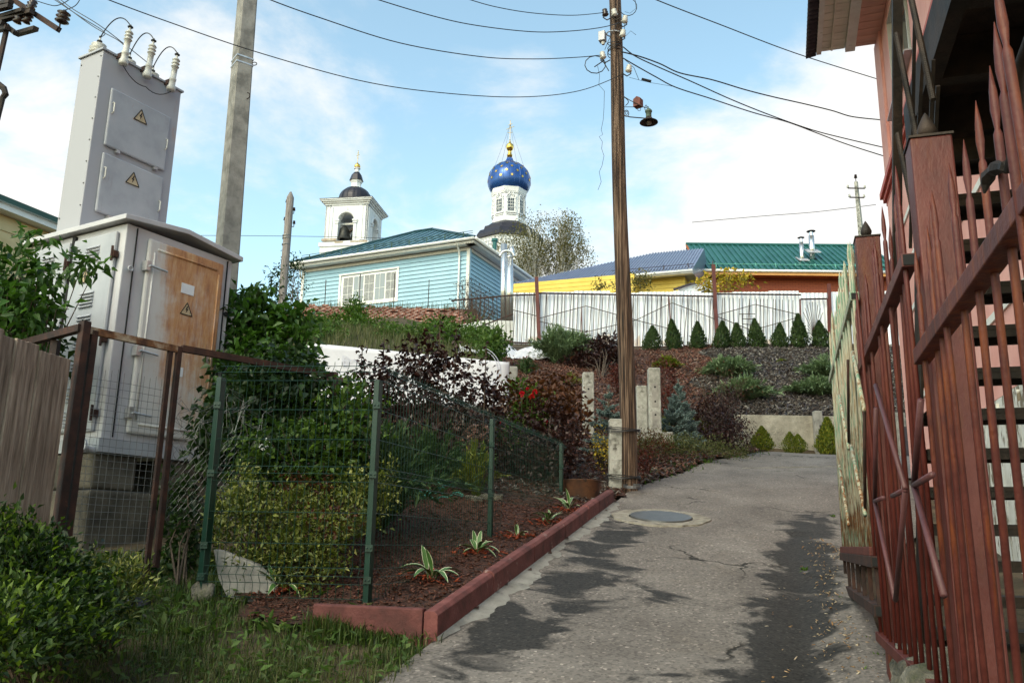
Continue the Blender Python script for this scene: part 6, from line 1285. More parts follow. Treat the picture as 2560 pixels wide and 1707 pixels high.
drum = MB().lathe([(rd*1.12, zl0), (rd*1.12, zl0+.15), (rd, zl0+.16), (rd, zl1-.2), (rd*1.1, zl1-.18), (rd*1.28, zl1+.1)], dc*[1, 1, 0], 8, rot=.3).build('lantern', X['church'], bt_)
for k in range(8):
    a = .3+2*math.pi*(k+.5)/8; p = dc*[1, 1, 0]+V3(math.cos(a), math.sin(a), 0)*rd*.925+ZU*((zl0+zl1)/2)
MB().lathe([(rd*1.45, zl1+.1), (rd*1.35, zl1+.3), (rd*1.05, zl2+.55), (rd*.62, zl3), (rd*.5, zl3+.02)], dc*[1, 1, 0], 8, rot=.3).build('lantern_roof', X['domedark'], bt_)
MB().lathe([(rd*.48, zl3), (rd*.45, zl4), (rd*.66, zl4+.02), (rd*.66, zl4+.12), (.1, zl4+.13)], dc*[1, 1, 0], 12).build('neck', X['church'], bt_)
s_ = rd*.64; MB().lathe([(s_*.7, 0), (s_*.98, .35*s_), (s_, .7*s_), (s_*.8, 1.2*s_), (s_*.35, 1.6*s_), (s_*.1, 1.95*s_), (.03, 2.2*s_)], dc*[1, 1, 0]+ZU*(zl4+.13), 16).build('gilded_bulb', X['gold'], bt_, smooth=True)
def cross(par, base, hgt, w_):
    c = MB(); c.tube([base, base+ZU*hgt], .035, 6); xd = unit(V3(.75, -.66, 0))
    for f_, l_ in ((.62, 1.0), (.80, .5)): c.bar(base+ZU*hgt*f_-xd*w_*l_, base+ZU*hgt*f_+xd*w_*l_, .05, .05)
    c.bar(base+ZU*hgt*.38-xd*w_*.6+ZU*.1, base+ZU*hgt*.38+xd*w_*.6-ZU*.1, .05, .05); c.lathe([(.0, -.05), (.07, 0), (0, .06)], base+ZU*hgt, 6); c.build('cross', X['gold'], par)
cross(bt_, dc*[1, 1, 0]+ZU*(zl4+.13+2.1*s_), zv(888, 372, BD+2.4)-(zl4+.13+2.1*s_), .28)
def bell(c, s): return MB().lathe([(0, 1.02*s), (.18*s, 1.0*s), (.30*s, .86*s), (.36*s, .5*s), (.46*s, .2*s), (.62*s, 0), (.58*s, 0), (.4*s, .2*s), (0, .3*s)], c, 18)
for (c, s) in ((bp(BW*.58, .75, za_+.25), 1.75), (bp(BW*.40, 1.6, za_+.2), 1.2), (bp(.8, BW*.42, za_+.35), 1.4), (bp(BW*.52, 2.6, za_+.3), .9)):
    o = bell(c, s).build('bell', X['bronze'], bt_, smooth=True)
for (a, b_) in ((bp(0.3, 1.0, zsp-.1), bp(BW-.3, 1.0, zsp-.1)), (bp(.8, .3, zsp-.1), bp(.8, BW-.3, zsp-.1)), (bp(BW*.3, .6, zsp-.5), bp(BW*.62, 2.2, zsp-1.0))): MB().bar(a, b_, .22, .22).build('beam', X['wood_pole'] if b_[2] < zsp-.4 else X['whitetrim'], bt_)
# ------------------------------------------------------------ church drum and blue dome
CD = 112.0; cc_ = P(1271, 560, CD)*[1, 1, 0]; PXM = CD/F*1.0
def cz(v_, u_=1271): return P(u_, v_, CD)[2]
def cw(px): return px*CD/F/math.cos(PH*0)*1.0
ch = thing('church', 'white octagonal church drum under a blue onion dome with gold stars', 'church', cc_+ZU*18)
r8 = cw(86)/2*1.02
MB().lathe([(r8*1.10, cz(572)), (r8*1.10, cz(560)), (r8*1.04, cz(556)), (r8*1.04, cz(553)), (r8, cz(551)), (r8, cz(498)), (r8*1.06, cz(496)), (r8*1.10, cz(490)), (r8*1.14, cz(482)), (r8*.9, cz(480))], cc_, 8, rot=R(22.5+9)).build('drum', X['church'], ch)
ap8 = r8*math.cos(math.pi/8)
for k in range(8):
    a = R(9)+2*math.pi*k/8; nrm = None
    axa = np.cross(V3(0, 0, 1), (0, 1, 0)); axa = unit(axa); axb = np.cross(ZU, axa); d_ = axa*math.cos(a)+axb*math.sin(a); s_ = np.cross(ZU, d_)
    if d_[1] > .35: continue
    z0, z1 = cz(540), cz(510); c = cc_+d_*ap8
    w_ = MB().box(c+d_*.02+ZU*(z0+z1)/2, s_*.38, d_*.04, ZU*(z1-z0)/2).build('window', X['window_dark'], ch)
    g = MB()
    for q in (-.13, .13): g.box(c+s_*q+d_*.07+ZU*(z0+z1)/2, s_*.02, d_*.02, ZU*(z1-z0)/2)
    for q in (.25, .5, .75): g.box(c+d_*.07+ZU*(z0+(z1-z0)*q), s_*.37, d_*.015, ZU*.025)
    g.build('glazing_bar', X['whitepaint'], w_)
    t = MB()
    for sg in (-1, 1):
        t.tube([c+s_*sg*.56+d_*.10+ZU*(z0-.2), c+s_*sg*.56+d_*.10+ZU*(z1+.05)], .09, 8)
        for q in (.0, .35, .7, 1.0): t.lathe([(.09, -.07), (.14, 0), (.09, .07)], c+s_*sg*.56+d_*.10+ZU*(z0-.1+(z1-z0)*q), 8)
    t.tube([c+d_*.12+ZU*(z1+.12)+s_*x_+ZU*zz_ for x_, zz_ in ((-.66, 0), (-.55, .35), (-.3, .45), (-.25, .7), (0, .98), (.25, .7), (.3, .45), (.55, .35), (.66, 0))], .08, 6)
    t.tube([c+d_*.1+ZU*(z1+.12)+s_*x_+ZU*zz_ for x_, zz_ in ((-.4, .05), (-.2, .35), (0, .55), (.2, .35), (.4, .05))], .06, 6)
    t.box(c+d_*.1+ZU*(z0-.28), s_*.72, d_*.12, ZU*.07); t.box(c+d_*.08+ZU*(z0-.55), s_*.66, d_*.08, ZU*.05)
    for q in range(7): t.box(c+d_*.12+s_*(-.75+.25*q)+ZU*cz(491), s_*.06, d_*.1, ZU*.10)
    t.build('window_surround', X['church'], ch)
R0 = cw(115)/2; oz = cz(481); OH = cz(396)-oz
on = [(.80, 0), (.93, .08), (1.0, .22), (1.0, .36), (.95, .50), (.84, .62), (.68, .72), (.48, .795), (.30, .85), (.20, .90), (.155, .95), (.135, 1.0)]
# smoother outline through those points
pf = np.array(on); ts = np.linspace(0, len(pf)-1, 44); pr = np.stack([np.interp(ts, range(len(pf)), pf[:, 0]), np.interp(ts, range(len(pf)), pf[:, 1])], 1)
for _ in range(3): pr[1:-1] = (pr[:-2]+2*pr[1:-1]+pr[2:])/4
dome = MB().lathe([(r_*R0, z_*OH) for r_, z_ in pr], cc_+ZU*oz, 48).build('dome', X['domeblue'], ch, smooth=True)
sm = MB()
for k in range(24): a = 2*math.pi*k/24; sm.tube([cc_+ZU*(oz+z_*OH)+V3(math.cos(a), math.sin(a), 0)*(r_*R0+.005) for r_, z_ in pr[::2]], .022, 4)
sm.build('dome_seam', X['domeblue'], dome)
star = MB(); pts = [(math.cos(math.pi*k/8)*(1 if k % 2 == 0 else .45), math.sin(math.pi*k/8)*(1 if k % 2 == 0 else .45)) for k in range(16)]
star.poly([V3(x_*.235, y_*.235, 0) for x_, y_ in pts], V3(0, 0, .04)); sme = bpy.data.meshes.new('star'); sme.from_pydata(star.v, [], star.f); sme.update(); sme.materials.append(X['gold'])
for row, (f_, cnt_) in enumerate(((.27, 24), (.41, 24), (.54, 24), (.655, 24), (.75, 12))):
    for k in range(cnt_):
        if row in (0, 1, 2, 3) and (k+row) % 2: continue
        a = 2*math.pi*(k+.5)/cnt_; r_ = np.interp(f_, pr[:, 1], pr[:, 0]); dr_ = (np.interp(f_+.02, pr[:, 1], pr[:, 0])-np.interp(f_-.02, pr[:, 1], pr[:, 0]))*R0/(.04*OH)
        d_ = V3(math.cos(a), math.sin(a), 0)
        if d_[1] > .4: continue
        nrm = unit(d_-ZU*dr_); p = cc_+d_*r_*R0+ZU*(oz+f_*OH)+nrm*.01
        o = put('star', sme, ch, p); o.rotation_euler = Vector(nrm).to_track_quat('Z', 'Y').to_euler()
zg0 = oz+OH; gr = R0*.125
MB().lathe([(gr, -.1), (gr*.9, .35), (gr*1.05, .38), (gr*1.05, .5), (gr*.75, .55), (gr*.65, 1.15), (gr*.9, 1.2), (gr*1.3, 1.45), (gr*1.45, 1.75), (gr*1.3, 2.05), (gr*.5, 2.3), (gr*.25, 2.6), (.05, 2.9)], cc_+ZU*(zg0), 20).build('gilded_finial', X['gold'], ch, smooth=True)
cross(ch, cc_+ZU*(zg0+2.8), cz(302)-(zg0+2.8), .75)
cn = MB()
for a in (3.5, 5.9, 4.2, 5.2): e = cc_+ZU*(zg0+5.2); f0 = cc_+ZU*(oz+.7*OH)+V3(math.cos(a), math.sin(a), 0)*R0*.72; cn.tube([e+(f0-e)*s-ZU*.3*s*(1-s) for s in np.linspace(0, 1, 8)], .018, 4)
cn.build('stay_chain', X['wire_grey'], ch)
MB().lathe([(r8*1.12, cz(566)), (r8*1.45, cz(577)), (r8*1.62, cz(579)), (r8*1.7, cz(588)), (r8*1.95, cz(592)), (r8*2.15, cz(604)), (r8*2.15, cz(612))], cc_, 8, rot=R(22.5+9)).build('skirt_roof', X['domedark'], ch)
MB().lathe([(r8*2.0, cz(612)), (r8*2.0, cz(616)), (r8*1.92, cz(620)), (r8*1.92, cz(800))], cc_, 8, rot=R(22.5+9)).build('octagon_wall', X['church'], ch)
cm_ = MB()
for k in range(56):
    a = 2*math.pi*k/56; rr = r8*1.90
    for zz_ in (cz(622), cz(630), cz(640)): cm_.box(cc_+V3(math.cos(a), math.sin(a), 0)*rr+ZU*zz_, (.10, .12, .16))
cm_.build('cornice_teeth', X['church'], ch)
# ------------------------------------------------------------ garden concrete posts, barrel and small things
def gpost(label, u0, v0, vb, d, w_, tone='concretepale', recess=True):
    top = P(u0, v0, d); bot = P(u0, vb, d); root = thing('concrete_post', label, 'post', V3(bot[0], bot[1], h(bot[0], bot[1])), 'old concrete posts standing in the garden')
    zb_ = min(bot[2], h(bot[0], bot[1]))-.2
    MB().box(V3(top[0], d, (top[2]+zb_)/2), (w_/2, w_*.45, (top[2]-zb_)/2)).build('shaft', X[tone], root, bevel=.02)
    if recess:
        hh = top[2]-bot[2]; r_ = MB(); r_.box(V3(top[0], d-w_*.45-.001, top[2]-hh*.42), (w_*.27, .004, hh*.18)); r_.box(V3(top[0], d-w_*.45-.001, top[2]-hh*.8), (w_*.27, .004, hh*.12)); r_.build('recess', X['concrete'], root)
        k_ = MB()
        for q in (.3, .52, .72): k_.lathe([(.0, .004), (.018, .004), (.018, 0)], V3(top[0], d-w_*.45-.004, top[2]-hh*q), 8, (0, -1, 0))
        k_.build('bolt_hole', X['darkgap'], root)
    return root
gpost('rounded pale concrete post between the mulch and the timber pole', 1470, 932, 1075, 15.0, .20)
gpost('tall recessed concrete post beside the blue spruce', 1634, 921, 1085, 15.0, .21)
gpost('shorter pitted concrete post touching the tall recessed post', 1603, 965, 1085, 15.15, .19, recess=False)
gpost('rough grey concrete post at the right end of the white banner', 1283, 917, 1010, 14.6, .155, 'concrete', False)
p = P(1640, 1091, 14.7); sl_ = MB().box(V3(p[0]+.02, 14.7, p[2]-.02), (.26, .12, .09)).build('concrete_slab', X['concretepale'], None, bevel=.015, origin=p); tag(sl_, 'low concrete slab at the foot of the tall recessed post', 'slab')
bb = P(1457, 1268, 10.2); bp_ = thing('barrel', 'rusty brown steel barrel half sunk beside the last green fence post', 'barrel', V3(bb[0], 10.45, h(bb[0], 10.45)))
zt = P(1457, 1196, 10.2)[2]; MB().lathe([(.222, h(bb[0], 10.45)-.3), (.222, zt-.012), (.228, zt-.006), (.222, zt), (.212, zt), (.212, zt-.2)], V3(bb[0], 10.45, 0), 28, cap=False).build('shell', X['barrel'], bp_, smooth=True); MB().lathe([(.0, zt-.03), (.212, zt-.03), (.212, zt-.05), (0, zt-.05)], V3(bb[0], 10.45, 0), 28, cap=False).build('lid', X['barrel'], bp_)
# slab leaning under the yellow green bush, concrete lump at the fence post, plastic bag
p = P(590, 1450, 5.95); sl2 = MB(); c_ = [P(a, b, 5.95) for a, b in ((533, 1372), (552, 1375), (640, 1410), (668, 1440), (700, 1500), (610, 1505), (566, 1490), (545, 1445))]; sl2.poly(c_, V3(.02, .05, .0)); tag(sl2.build('leaning_slab', X['concrete'], None, bevel=.006, origin=p), 'pale curved concrete slab leaning under the yellow green bush', 'slab')
o = boulder(P(503, 1482, 5.85), .062, np.random.default_rng(5), (1.15, .9, 1.25)).build('concrete_lump', X['stone'], None, smooth=True, origin=P(505, 1480, 5.85)); tag(o, 'rough lump of concrete at the foot of the corner fence post', 'concrete')
o = boulder(P(318, 1505, 5.6), .075, np.random.default_rng(8), (1.6, 1, .5)).build('plastic_bag', X['blackbag'], None, smooth=True, origin=P(318, 1515, 5.6)); tag(o, 'dark plastic bag lying in the grass by the mesh gate', 'bag')
nt_ = MB(); rs = np.random.default_rng(21)
for k in range(60):
    p = PG(990+rs.random()*150, 1205+rs.random()*60-0.0)+ZU*.06; q = p+V3(rs.normal()*.10, rs.normal()*.08, rs.normal()*.02); nt_.tube([p, (p+q)/2+ZU*.02, q], .006, 4)
tag(nt_.build('plastic_net', X['netblue'], None, origin=PG(1060, 1240)), 'shreds of teal plastic netting lying on the mulch', 'netting')
for k in range(5):
    p = PG(1172+k*19+rs.normal()*3, 1255+rs.normal()*3); o = boulder(p+ZU*.04, .05, rs, (1.2, 1, .8)).build('stone', X['stone'], None, smooth=True, origin=p); tag(o, 'small grey stone edging the mulch behind the middle fence post', 'stone', 'stones edging the mulch')
# ------------------------------------------------------------ hostas, each leaf its own piece
def hleaf(name, L_, wd, arch, seed):
    rs = np.random.default_rng(seed); n = 9; v = []; uv = []
    for i in range(n+1):
        s = i/n; r_ = wd*(.18+.82*math.sin(math.pi*min(1, max(0, (s-.22)/.78))**.8)) if s > .22 else wd*.16
        r_ = max(r_*(1 if s < 1 else 0), .001); x_ = L_*(s*.35+.65*s*s*arch); z_ = L_*(s*(1.0-.35*arch)-.55*arch*s*s*s)
        for q in (-1, 0, 1): v.append((x_-(0 if q else .0), q*r_/2, z_+(abs(q)*r_*.22))); uv.append((.5+q*.5, s))
    f = [(i*3+j, i*3+j+1, (i+1)*3+j+1, (i+1)*3+j) for i in range(n) for j in range(2)]
    me = bpy.data.meshes.new(name); me.from_pydata(v, [], f); me.update(); l = me.uv_layers.new(name='uv')
    for lp_ in me.loops: l.data[lp_.index].uv = uv[lp_.vertex_index]
    me.polygons.foreach_set('use_smooth', [True]*len(f)); me.materials.append(X['hosta']); return me
HL_ = [hleaf('leaf', 1.0, w_, a, s) for w_, a, s in ((.20, .35, 1), (.24, .6, 2), (.22, .85, 3), (.17, .2, 4), (.22, 1.1, 5))]
def hosta(label, u_, v_, size, n, seed, spread=1.0):
    p = PG(u_, v_); root = thing('hosta', label, 'hosta', p+ZU*.03, 'hostas along the kerb'); rs = np.random.default_rng(seed)
    for k in range(n):
        o = bpy.data.objects.new('leaf', HL_[int(rs.integers(0, 5))]); col.objects.link(o); o.parent = root; o.rotation_euler = (rs.normal()*.12, rs.normal()*.15*spread, 2*math.pi*k/n+rs.normal()*.3); s_ = size*rs.uniform(.7, 1.1); o.scale = (s_*spread, s_, s_); o.location = (rs.normal()*.012, rs.normal()*.012, 0)
    rs2 = rng; xx = p[0]+rs2.normal(0, .10, 70); yy = p[1]+rs2.normal(0, .07, 70); chips('chip_heap', 'orange red chips heaped round a hosta', xx, yy, .045, 'chipred', .02, .4, 'mulch', zoff=.045)
    return root
hosta('upright hosta with one long leaf lying to the side, in orange chips', 1082, 1462, .27, 11, 1)
hosta('narrow upright hosta with browned tips in orange chips', 1192, 1394, .24, 10, 2)
hosta('small spreading hosta close behind the kerb joint', 1293, 1352, .15, 9, 3, 1.25)
hosta('dense many leaved hosta beside the kerb', 1370, 1315, .21, 13, 4, 1.2)
hosta('flat arching hosta before the rusty barrel', 1421, 1284, .22, 11, 5, 1.35)
hosta('dark hosta growing in the grass under the yellow green bush', 695, 1490, .23, 8, 6)
# ------------------------------------------------------------ plants
def B(u_, v_, d, rx, rz=None, ry=None): return (P(u_, v_, d), (rx, ry or rx, rz or rx))
# ash leaved maple, far left, big leaves
shrub('maple_bush', 'leafy green maple branches reaching over the grey cabinet', 'bush', [B(10, 800, 6.5, .34, .30), B(70, 620, 6.7, .16, .12), B(25, 700, 6.6, .26, .22), B(120, 680, 6.6, .16, .05), B(215, 668, 6.6, .14, .045), B(95, 770, 6.5, .18, .12), B(60, 730, 6.6, .18, .14), B(110, 600, 6.75, .10, .05)], 'leaf_maple', 150, 8, .085, .042, .055, base=V3(-4.0, 6.75, 1.3), droop=.55, up=.1, nst=30, rst=.010, curl=.25)
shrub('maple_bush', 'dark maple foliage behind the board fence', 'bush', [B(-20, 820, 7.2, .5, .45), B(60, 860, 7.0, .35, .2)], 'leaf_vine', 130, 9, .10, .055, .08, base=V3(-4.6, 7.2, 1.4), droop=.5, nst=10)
shrub('maple_bush', 'tall green maple bush growing between cabinet and white banner', 'bush', [B(640, 830, 9.0, .38, .40), B(700, 880, 8.8, .30, .36), B(600, 750, 9.2, .20, .16), B(650, 745, 9.0, .22, .10), B(620, 930, 8.8, .5, .35), B(735, 790, 9.0, .20, .14), B(745, 890, 8.7, .18, .25), B(612, 700, 9.1, .07, .07), B(680, 720, 9.1, .12, .05), B(590, 790, 9.0, .2, .2), B(700, 800, 9.0, .2, .2)], 'leaf_maple', 300, 9, .105, .05, .07, base=V3(-2.6, 8.9, 1.75), droop=.6, up=.1, nst=46, rst=.010, curl=.25, shell=.2)
shrub('climbing_vine', 'dense dark vine hanging behind the front green fence panel', 'vine', [B(620, 1000, 7.6, .42, .38), B(720, 980, 7.5, .42, .36), B(790, 1010, 7.4, .28, .30), B(640, 1110, 7.5, .5, .28), B(760, 1120, 7.3, .45, .25), B(560, 1100, 7.4, .25, .4), B(680, 930, 7.8, .4, .2)], 'leaf_vine', 520, 10, .065, .050, .07, base=V3(-2.2, 7.5, 1.5), droop=.6, up=.0, nst=30)
shrub('green_bush', 'light green bush with a dry twig top behind the mesh fence corner', 'bush', [B(860, 1060, 7.2, .34, .22), B(820, 1130, 7.0, .30, .2), B(880, 1000, 7.3, .25, .16), B(700, 1090, 6.9, .3, .12)], 'leaf_mid', 170, 9, .055, .035, .06, base=V3(-1.5, 7.1, 1.4), droop=.2, nst=16)
shrub('euonymus_bush', 'low yellow green bush spilling over the leaning slab', 'bush', [B(620, 1290, 6.15, .24, .20), B(700, 1390, 6.1, .22, .15), B(775, 1345, 6.2, .26, .18), B(850, 1290, 6.5, .22, .16), B(720, 1280, 6.4, .28, .14), B(590, 1235, 6.3, .13, .09), B(890, 1220, 6.7, .13, .12), B(935, 1240, 6.9, .18, .20), B(800, 1440, 6.0, .10, .08), B(640, 1400, 6.0, .16, .09), B(560, 1320, 6.2, .10, .10), B(625, 1215, 6.4, .13, .09), B(545, 1370, 6.15, .06, .07), B(600, 1180, 6.4, .06, .05), B(745, 1250, 6.5, .12, .06), B(830, 1395, 6.05, .12, .10), B(560, 1260, 6.3, .07, .06), B(860, 1345, 6.2, .10, .10), B(720, 1450, 6.0, .10, .06), B(965, 1185, 7.0, .10, .08), B(900, 1300, 6.6, .12, .10), B(760, 1470, 5.95, .07, .05)], 'leaf_euon', 820, 10, .036, .019, .045, base=V3(-1.75, 6.4, 1.25), droop=.15, up=.45, nst=60, rst=.005, shell=.25)
sc_p = [P(a_, b_, 6.9) for a_, b_ in ((668, 1090), (684, 1125), (676, 1140), (646, 1118))]; tag(MB().poly(sc_p, V3(.004, .012, 0)).build('paper_scrap', X['paper'], None, origin=sc_p[0]), 'white torn scrap caught in the dark vine', 'scrap')
shrub('green_bush', 'loose leafy green shrub behind the yellow green bush', 'bush', [B(800, 1200, 6.9, .20, .14), B(730, 1180, 6.9, .22, .10), B(850, 1150, 7.0, .16, .14), B(650, 1150, 6.9, .2, .1), B(880, 1090, 7.1, .12, .14)], 'leaf_mid', 170, 8, .06, .036, .07, base=V3(-1.55, 6.95, 1.35), droop=.25, up=.3, nst=40, rst=.005, shell=.15)
shrub('red_shrub', 'reddish young shoots above the yellow green bush', 'bush', [B(760, 1225, 6.6, .22, .1), B(820, 1300, 6.1, .18, .08)], 'leaf_copper', 60, 9, .035, .018, .04, base=V3(-1.5, 6.6, 1.3), nst=8)
# purple shrubs before the banner
nb_ = shrub('ninebark', 'dark purple leaved shrub with upright shoots before the white banner', 'bush', [B(1010, 960, 10.2, .45, .42), B(1120, 950, 10.4, .42, .40), B(930, 960, 10.0, .28, .38), B(1200, 1000, 10.8, .28, .32), B(1060, 900, 10.3, .30, .28), B(1080, 1050, 10.2, .6, .35), B(940, 1040, 9.8, .3, .3), B(1230, 960, 11, .18, .2), B(1240, 1010, 11, .2, .2)], 'leaf_purple', 430, 8, .066, .040, .06, base=V3(-1.0, 10.2, 2.2), droop=.55, up=.15, nst=40, rst=.008, curl=.3)
for (u_, v0, v1) in ((1068, 830, 960), (1010, 855, 960), (1135, 820, 960), (955, 845, 960), (1210, 860, 990), (900, 870, 960), (1095, 800, 940)):
    p0, p1 = P(u_, v1, 10.2), P(u_+6, v0, 10.2)
    pos = p0+(p1-p0)*rng.random((34, 1))+rng.normal(0, .02, (34, 3)); v_, t_ = leafgeo(pos, rng.normal(0, 1, (34, 3))+V3(0, 0, -.2), .075*rng.uniform(.7, 1.2, 34), .045, curl=.3)
    r_ = MB().tube([p0-ZU*.4, p1], .006, 4).build('shoot', X['bark'], nb_); npmesh('shoot_leaves', v_, t_, X['leaf_purple'], r_)['kind'] = 'stuff'
shrub('ninebark', 'dark leaved shrub filling the gap behind the middle fence panel', 'bush', [B(1300, 1110, 11.2, .42, .34), B(1360, 1060, 11.5, .30, .30), B(1250, 1150, 10.9, .38, .22), B(1390, 1130, 11.2, .26, .26), B(1430, 1090, 11.4, .2, .2), B(1330, 1170, 10.9, .4, .16)], 'leaf_purple', 420, 9, .055, .038, .06, base=V3(.4, 11.1, 2.2), droop=.5, nst=24)
shrub('copper_shrub', 'copper brown leaved shrub under the roses', 'bush', [B(1290, 1000, 12.2, .35, .22), B(1380, 980, 12.5, .35, .28), B(1430, 1040, 12, .25, .25), B(1350, 1020, 12, .4, .2)], 'leaf_copper', 190, 8, .085, .055, .09, base=V3(.5, 12.2, 2.8), droop=.6, nst=20, curl=.3)
shrub('green_shrub', 'leafy green rose bush behind the middle fence post', 'bush', [B(1330, 1040, 11.8, .3, .22), B(1300, 980, 12, .22, .16), B(1270, 1090, 11.2, .22, .2)], 'leaf_bright', 130, 9, .05, .03, .06, base=V3(.2, 11.8, 2.5), nst=12)
for i, (u_, v_, s) in enumerate(((1305, 985, .055), (1330, 992, .055), (1337, 980, .05), (1250, 1060, .04), (1365, 1055, .035), (1318, 972, .03))):
    c = P(u_, v_, 11.6); n = 26; d = unit(rng.normal(0, 1, (n, 3))+V3(0, -.3, .4)); v, t = leafgeo(c+d*s*.25, d+rng.normal(0, .5, (n, 3)), s*.7, s*.8, fold=.35); r_ = thing('rose', 'red rose bloom above the green rose bush' if i < 3 or i == 5 else 'single red bloom low in the dark leaves', 'flower', c, 'red roses'); npmesh('petals', v, t, X['petal'], r_); MB().tube([c-ZU*.25, c], .005, 4).build('stem', X['leaf_bright'], r_)
shrub('climbing_vine', 'dark weedy growth beside the concrete blocks under the cabinet', 'vine', [B(470, 1330, 6.7, .16, .22), B(450, 1440, 6.5, .18, .10), B(440, 1230, 6.9, .10, .14), B(340, 1450, 6.5, .22, .08)], 'leaf_vine', 130, 9, .055, .035, .06, base=PG(455, 1470), droop=.3, nst=12)
# needled shrubs
juniper('mugo_pine', 'dark bushy pine with pale candles behind the corner fence post', P(960, 1150, 7.9)*[1, 1, 0]+ZU*h(-1.1, 8.2), .75, .95, 'needle_pine', 80, 70, cat='pine', ln=.085)
juniper('juniper', 'dark green juniper in front of the purple shrub', P(1090, 1110, 9.8)*[1, 1, 0]+ZU*h(-.8, 9.9), .8, .7, 'needle_pine', 80, 60, ln=.07)
juniper('juniper', 'small golden green juniper on the mulch behind the fence', PG(1075, 1165), .35, .2, 'leaf_thujagold', 50, 40, ln=.05)
juniper('juniper', 'feathery golden shrub beside the middle fence post', PG(1190, 1250), .30, .65, 'leaf_thujagold', 50, 40, ln=.06)
juniper('juniper', 'grey green feathery shrub beside the middle fence post', PG(1160, 1250)+V3(0, .3, .05), .30, .5, 'needle_jun', 46, 40, ln=.05)
juniper('juniper', 'large feathery juniper beside the grey white sheeting', PG(1392, 912), .95, 1.0, ns=110, per=60, ln=.12)
juniper('juniper', 'feathery juniper at the foot of the zinc fence', P(1435, 858, 24.6)*[1, 1, 0]+ZU*h(*P(1435, 858, 24.6)[:2]), .75, .6, ns=90, per=50, ln=.12)
juniper('juniper', 'spreading juniper high on the slope beside the gap in the mulch', PG(1825, 948), .85, .55, ns=120, per=60, ln=.12)
juniper('juniper', 'spreading juniper low on the slope above the barberry', PG(1860, 1005), .80, .55, ns=120, per=60, ln=.12)
juniper('juniper', 'juniper half hidden by the green white fence, upper one', PG(2080, 952), .95, .6, ns=120, per=60, ln=.12)
juniper('juniper', 'bright green juniper just above the retaining wall', PG(2040, 993), .85, .42, ns=130, per=60, ln=.11)
juniper('juniper', 'yellow green shrub on the mulch above the tall concrete post', PG(1668, 925), .45, .32, 'leaf_thujagold', 60, 40, ln=.10)
juniper('juniper', 'tiny yellow tuft on the netted slope', PG(1955, 908), .16, .10, 'leaf_thujagold', 26, 26, ln=.06)
juniper('juniper', 'lime green spreading juniper behind the blue spruce', P(1740, 1035, 17.2)*[1, 1, 0]+ZU*h(*P(1740, 1035, 17.2)[:2]), .55, .35, 'leaf_thujagold', 70, 40, ln=.08)
juniper('juniper', 'lime green juniper between tall post and blue spruce', P(1660, 1040, 16.0)*[1, 1, 0]+ZU*h(*P(1660, 1040, 16)[:2]), .45, .42, 'leaf_thujagold', 60, 40, ln=.08)
juniper('juniper', 'small dark juniper beside the rough grey post', PG(1315, 940), .35, .45, 'needle_pine', 40, 40, ln=.07)
juniper('juniper', 'small yellow green shrub on the open mulch', PG(1425, 968), .35, .35, 'leaf_thujagold', 26, 24, ln=.06)
p = PG(1700, 1105); spruce('blue_spruce', 'dense blue spruce beside the tall recessed post', P(1700, 1110, 15.6)*[1, 1, 0]+ZU*(h(*P(1700, 1110, 15.6)[:2])), 1.28, .52)
spruce('blue_spruce', 'young pale blue spruce with a long bare leader', P(1522, 1100, 13.8)*[1, 1, 0]+ZU*(h(*P(1522, 1100, 13.8)[:2])), 1.15, .50, whorls=6)
shrub('barberry', 'dark purple arching barberry at the end of the retaining wall', 'bush', [B(1790, 1060, 16.6, .55, .38), B(1830, 1090, 16.4, .42, .28), B(1760, 1100, 16.2, .45, .22), B(1810, 1000, 17.0, .35, .25), B(1770, 1020, 16.8, .3, .25)], 'leaf_purple', 620, 10, .05, .026, .08, base=P(1800, 1130, 16.6)*[1, 1, 0]+ZU*3.4, droop=.9, up=.1, nst=40, rst=.008)
shrub('barberry', 'thin pinkish twigs above the dark barberry', 'bush', [B(1800, 960, 17.5, .75, .35)], 'leaf_copper', 90, 4, .04, .02, .10, base=P(1800, 1040, 17.4)*[1, 1, 0]+ZU*3.9, nst=60, rst=.006)
shrub('ninebark', 'dark purple bush beneath the zinc fence beside the timber pole', 'bush', [B(1500, 895, 22.5, .75, .5), B(1450, 920, 22.2, .5, .35), B(1540, 920, 22.4, .4, .35), B(1520, 865, 22.8, .4, .3)], 'leaf_purple', 480, 9, .085, .055, .10, base=PG(1500, 950), droop=.3, nst=30)
shrub('barberry', 'wine red barberry right beside the timber pole', 'bush', [B(1545, 945, 18.5, .16, .3), B(1550, 930, 18.6, .2, .2)], 'leaf_wine', 90, 9, .05, .03, .06, base=PG(1545, 985), nst=10)
shrub('barberry', 'wine red upright barberry behind the tall concrete post', 'bush', [B(1660, 950, 17.5, .25, .40), B(1665, 1000, 17.3, .25, .28)], 'leaf_wine', 120, 9, .055, .03, .07, base=P(1662, 1010, 17.4)*[1, 1, 0]+ZU*h(*P(1662, 1010, 17.4)[:2]), nst=16)
shrub('barberry', 'small fiery red barberry sprig in the chips by the pole', 'bush', [B(1620, 1150, 12.2, .12, .14), B(1610, 1165, 12, .1, .1)], 'leaf_wine', 50, 9, .035, .018, .05, base=PG(1615, 1180), nst=8)
shrub('yellow_shrub', 'sparse yellowing shrub left of the concrete stub', 'bush', [B(1505, 1115, 11.8, .18, .2), B(1520, 1150, 11.6, .18, .14)], 'leaf_gold', 60, 6, .035, .02, .06, base=PG(1505, 1165), nst=12)
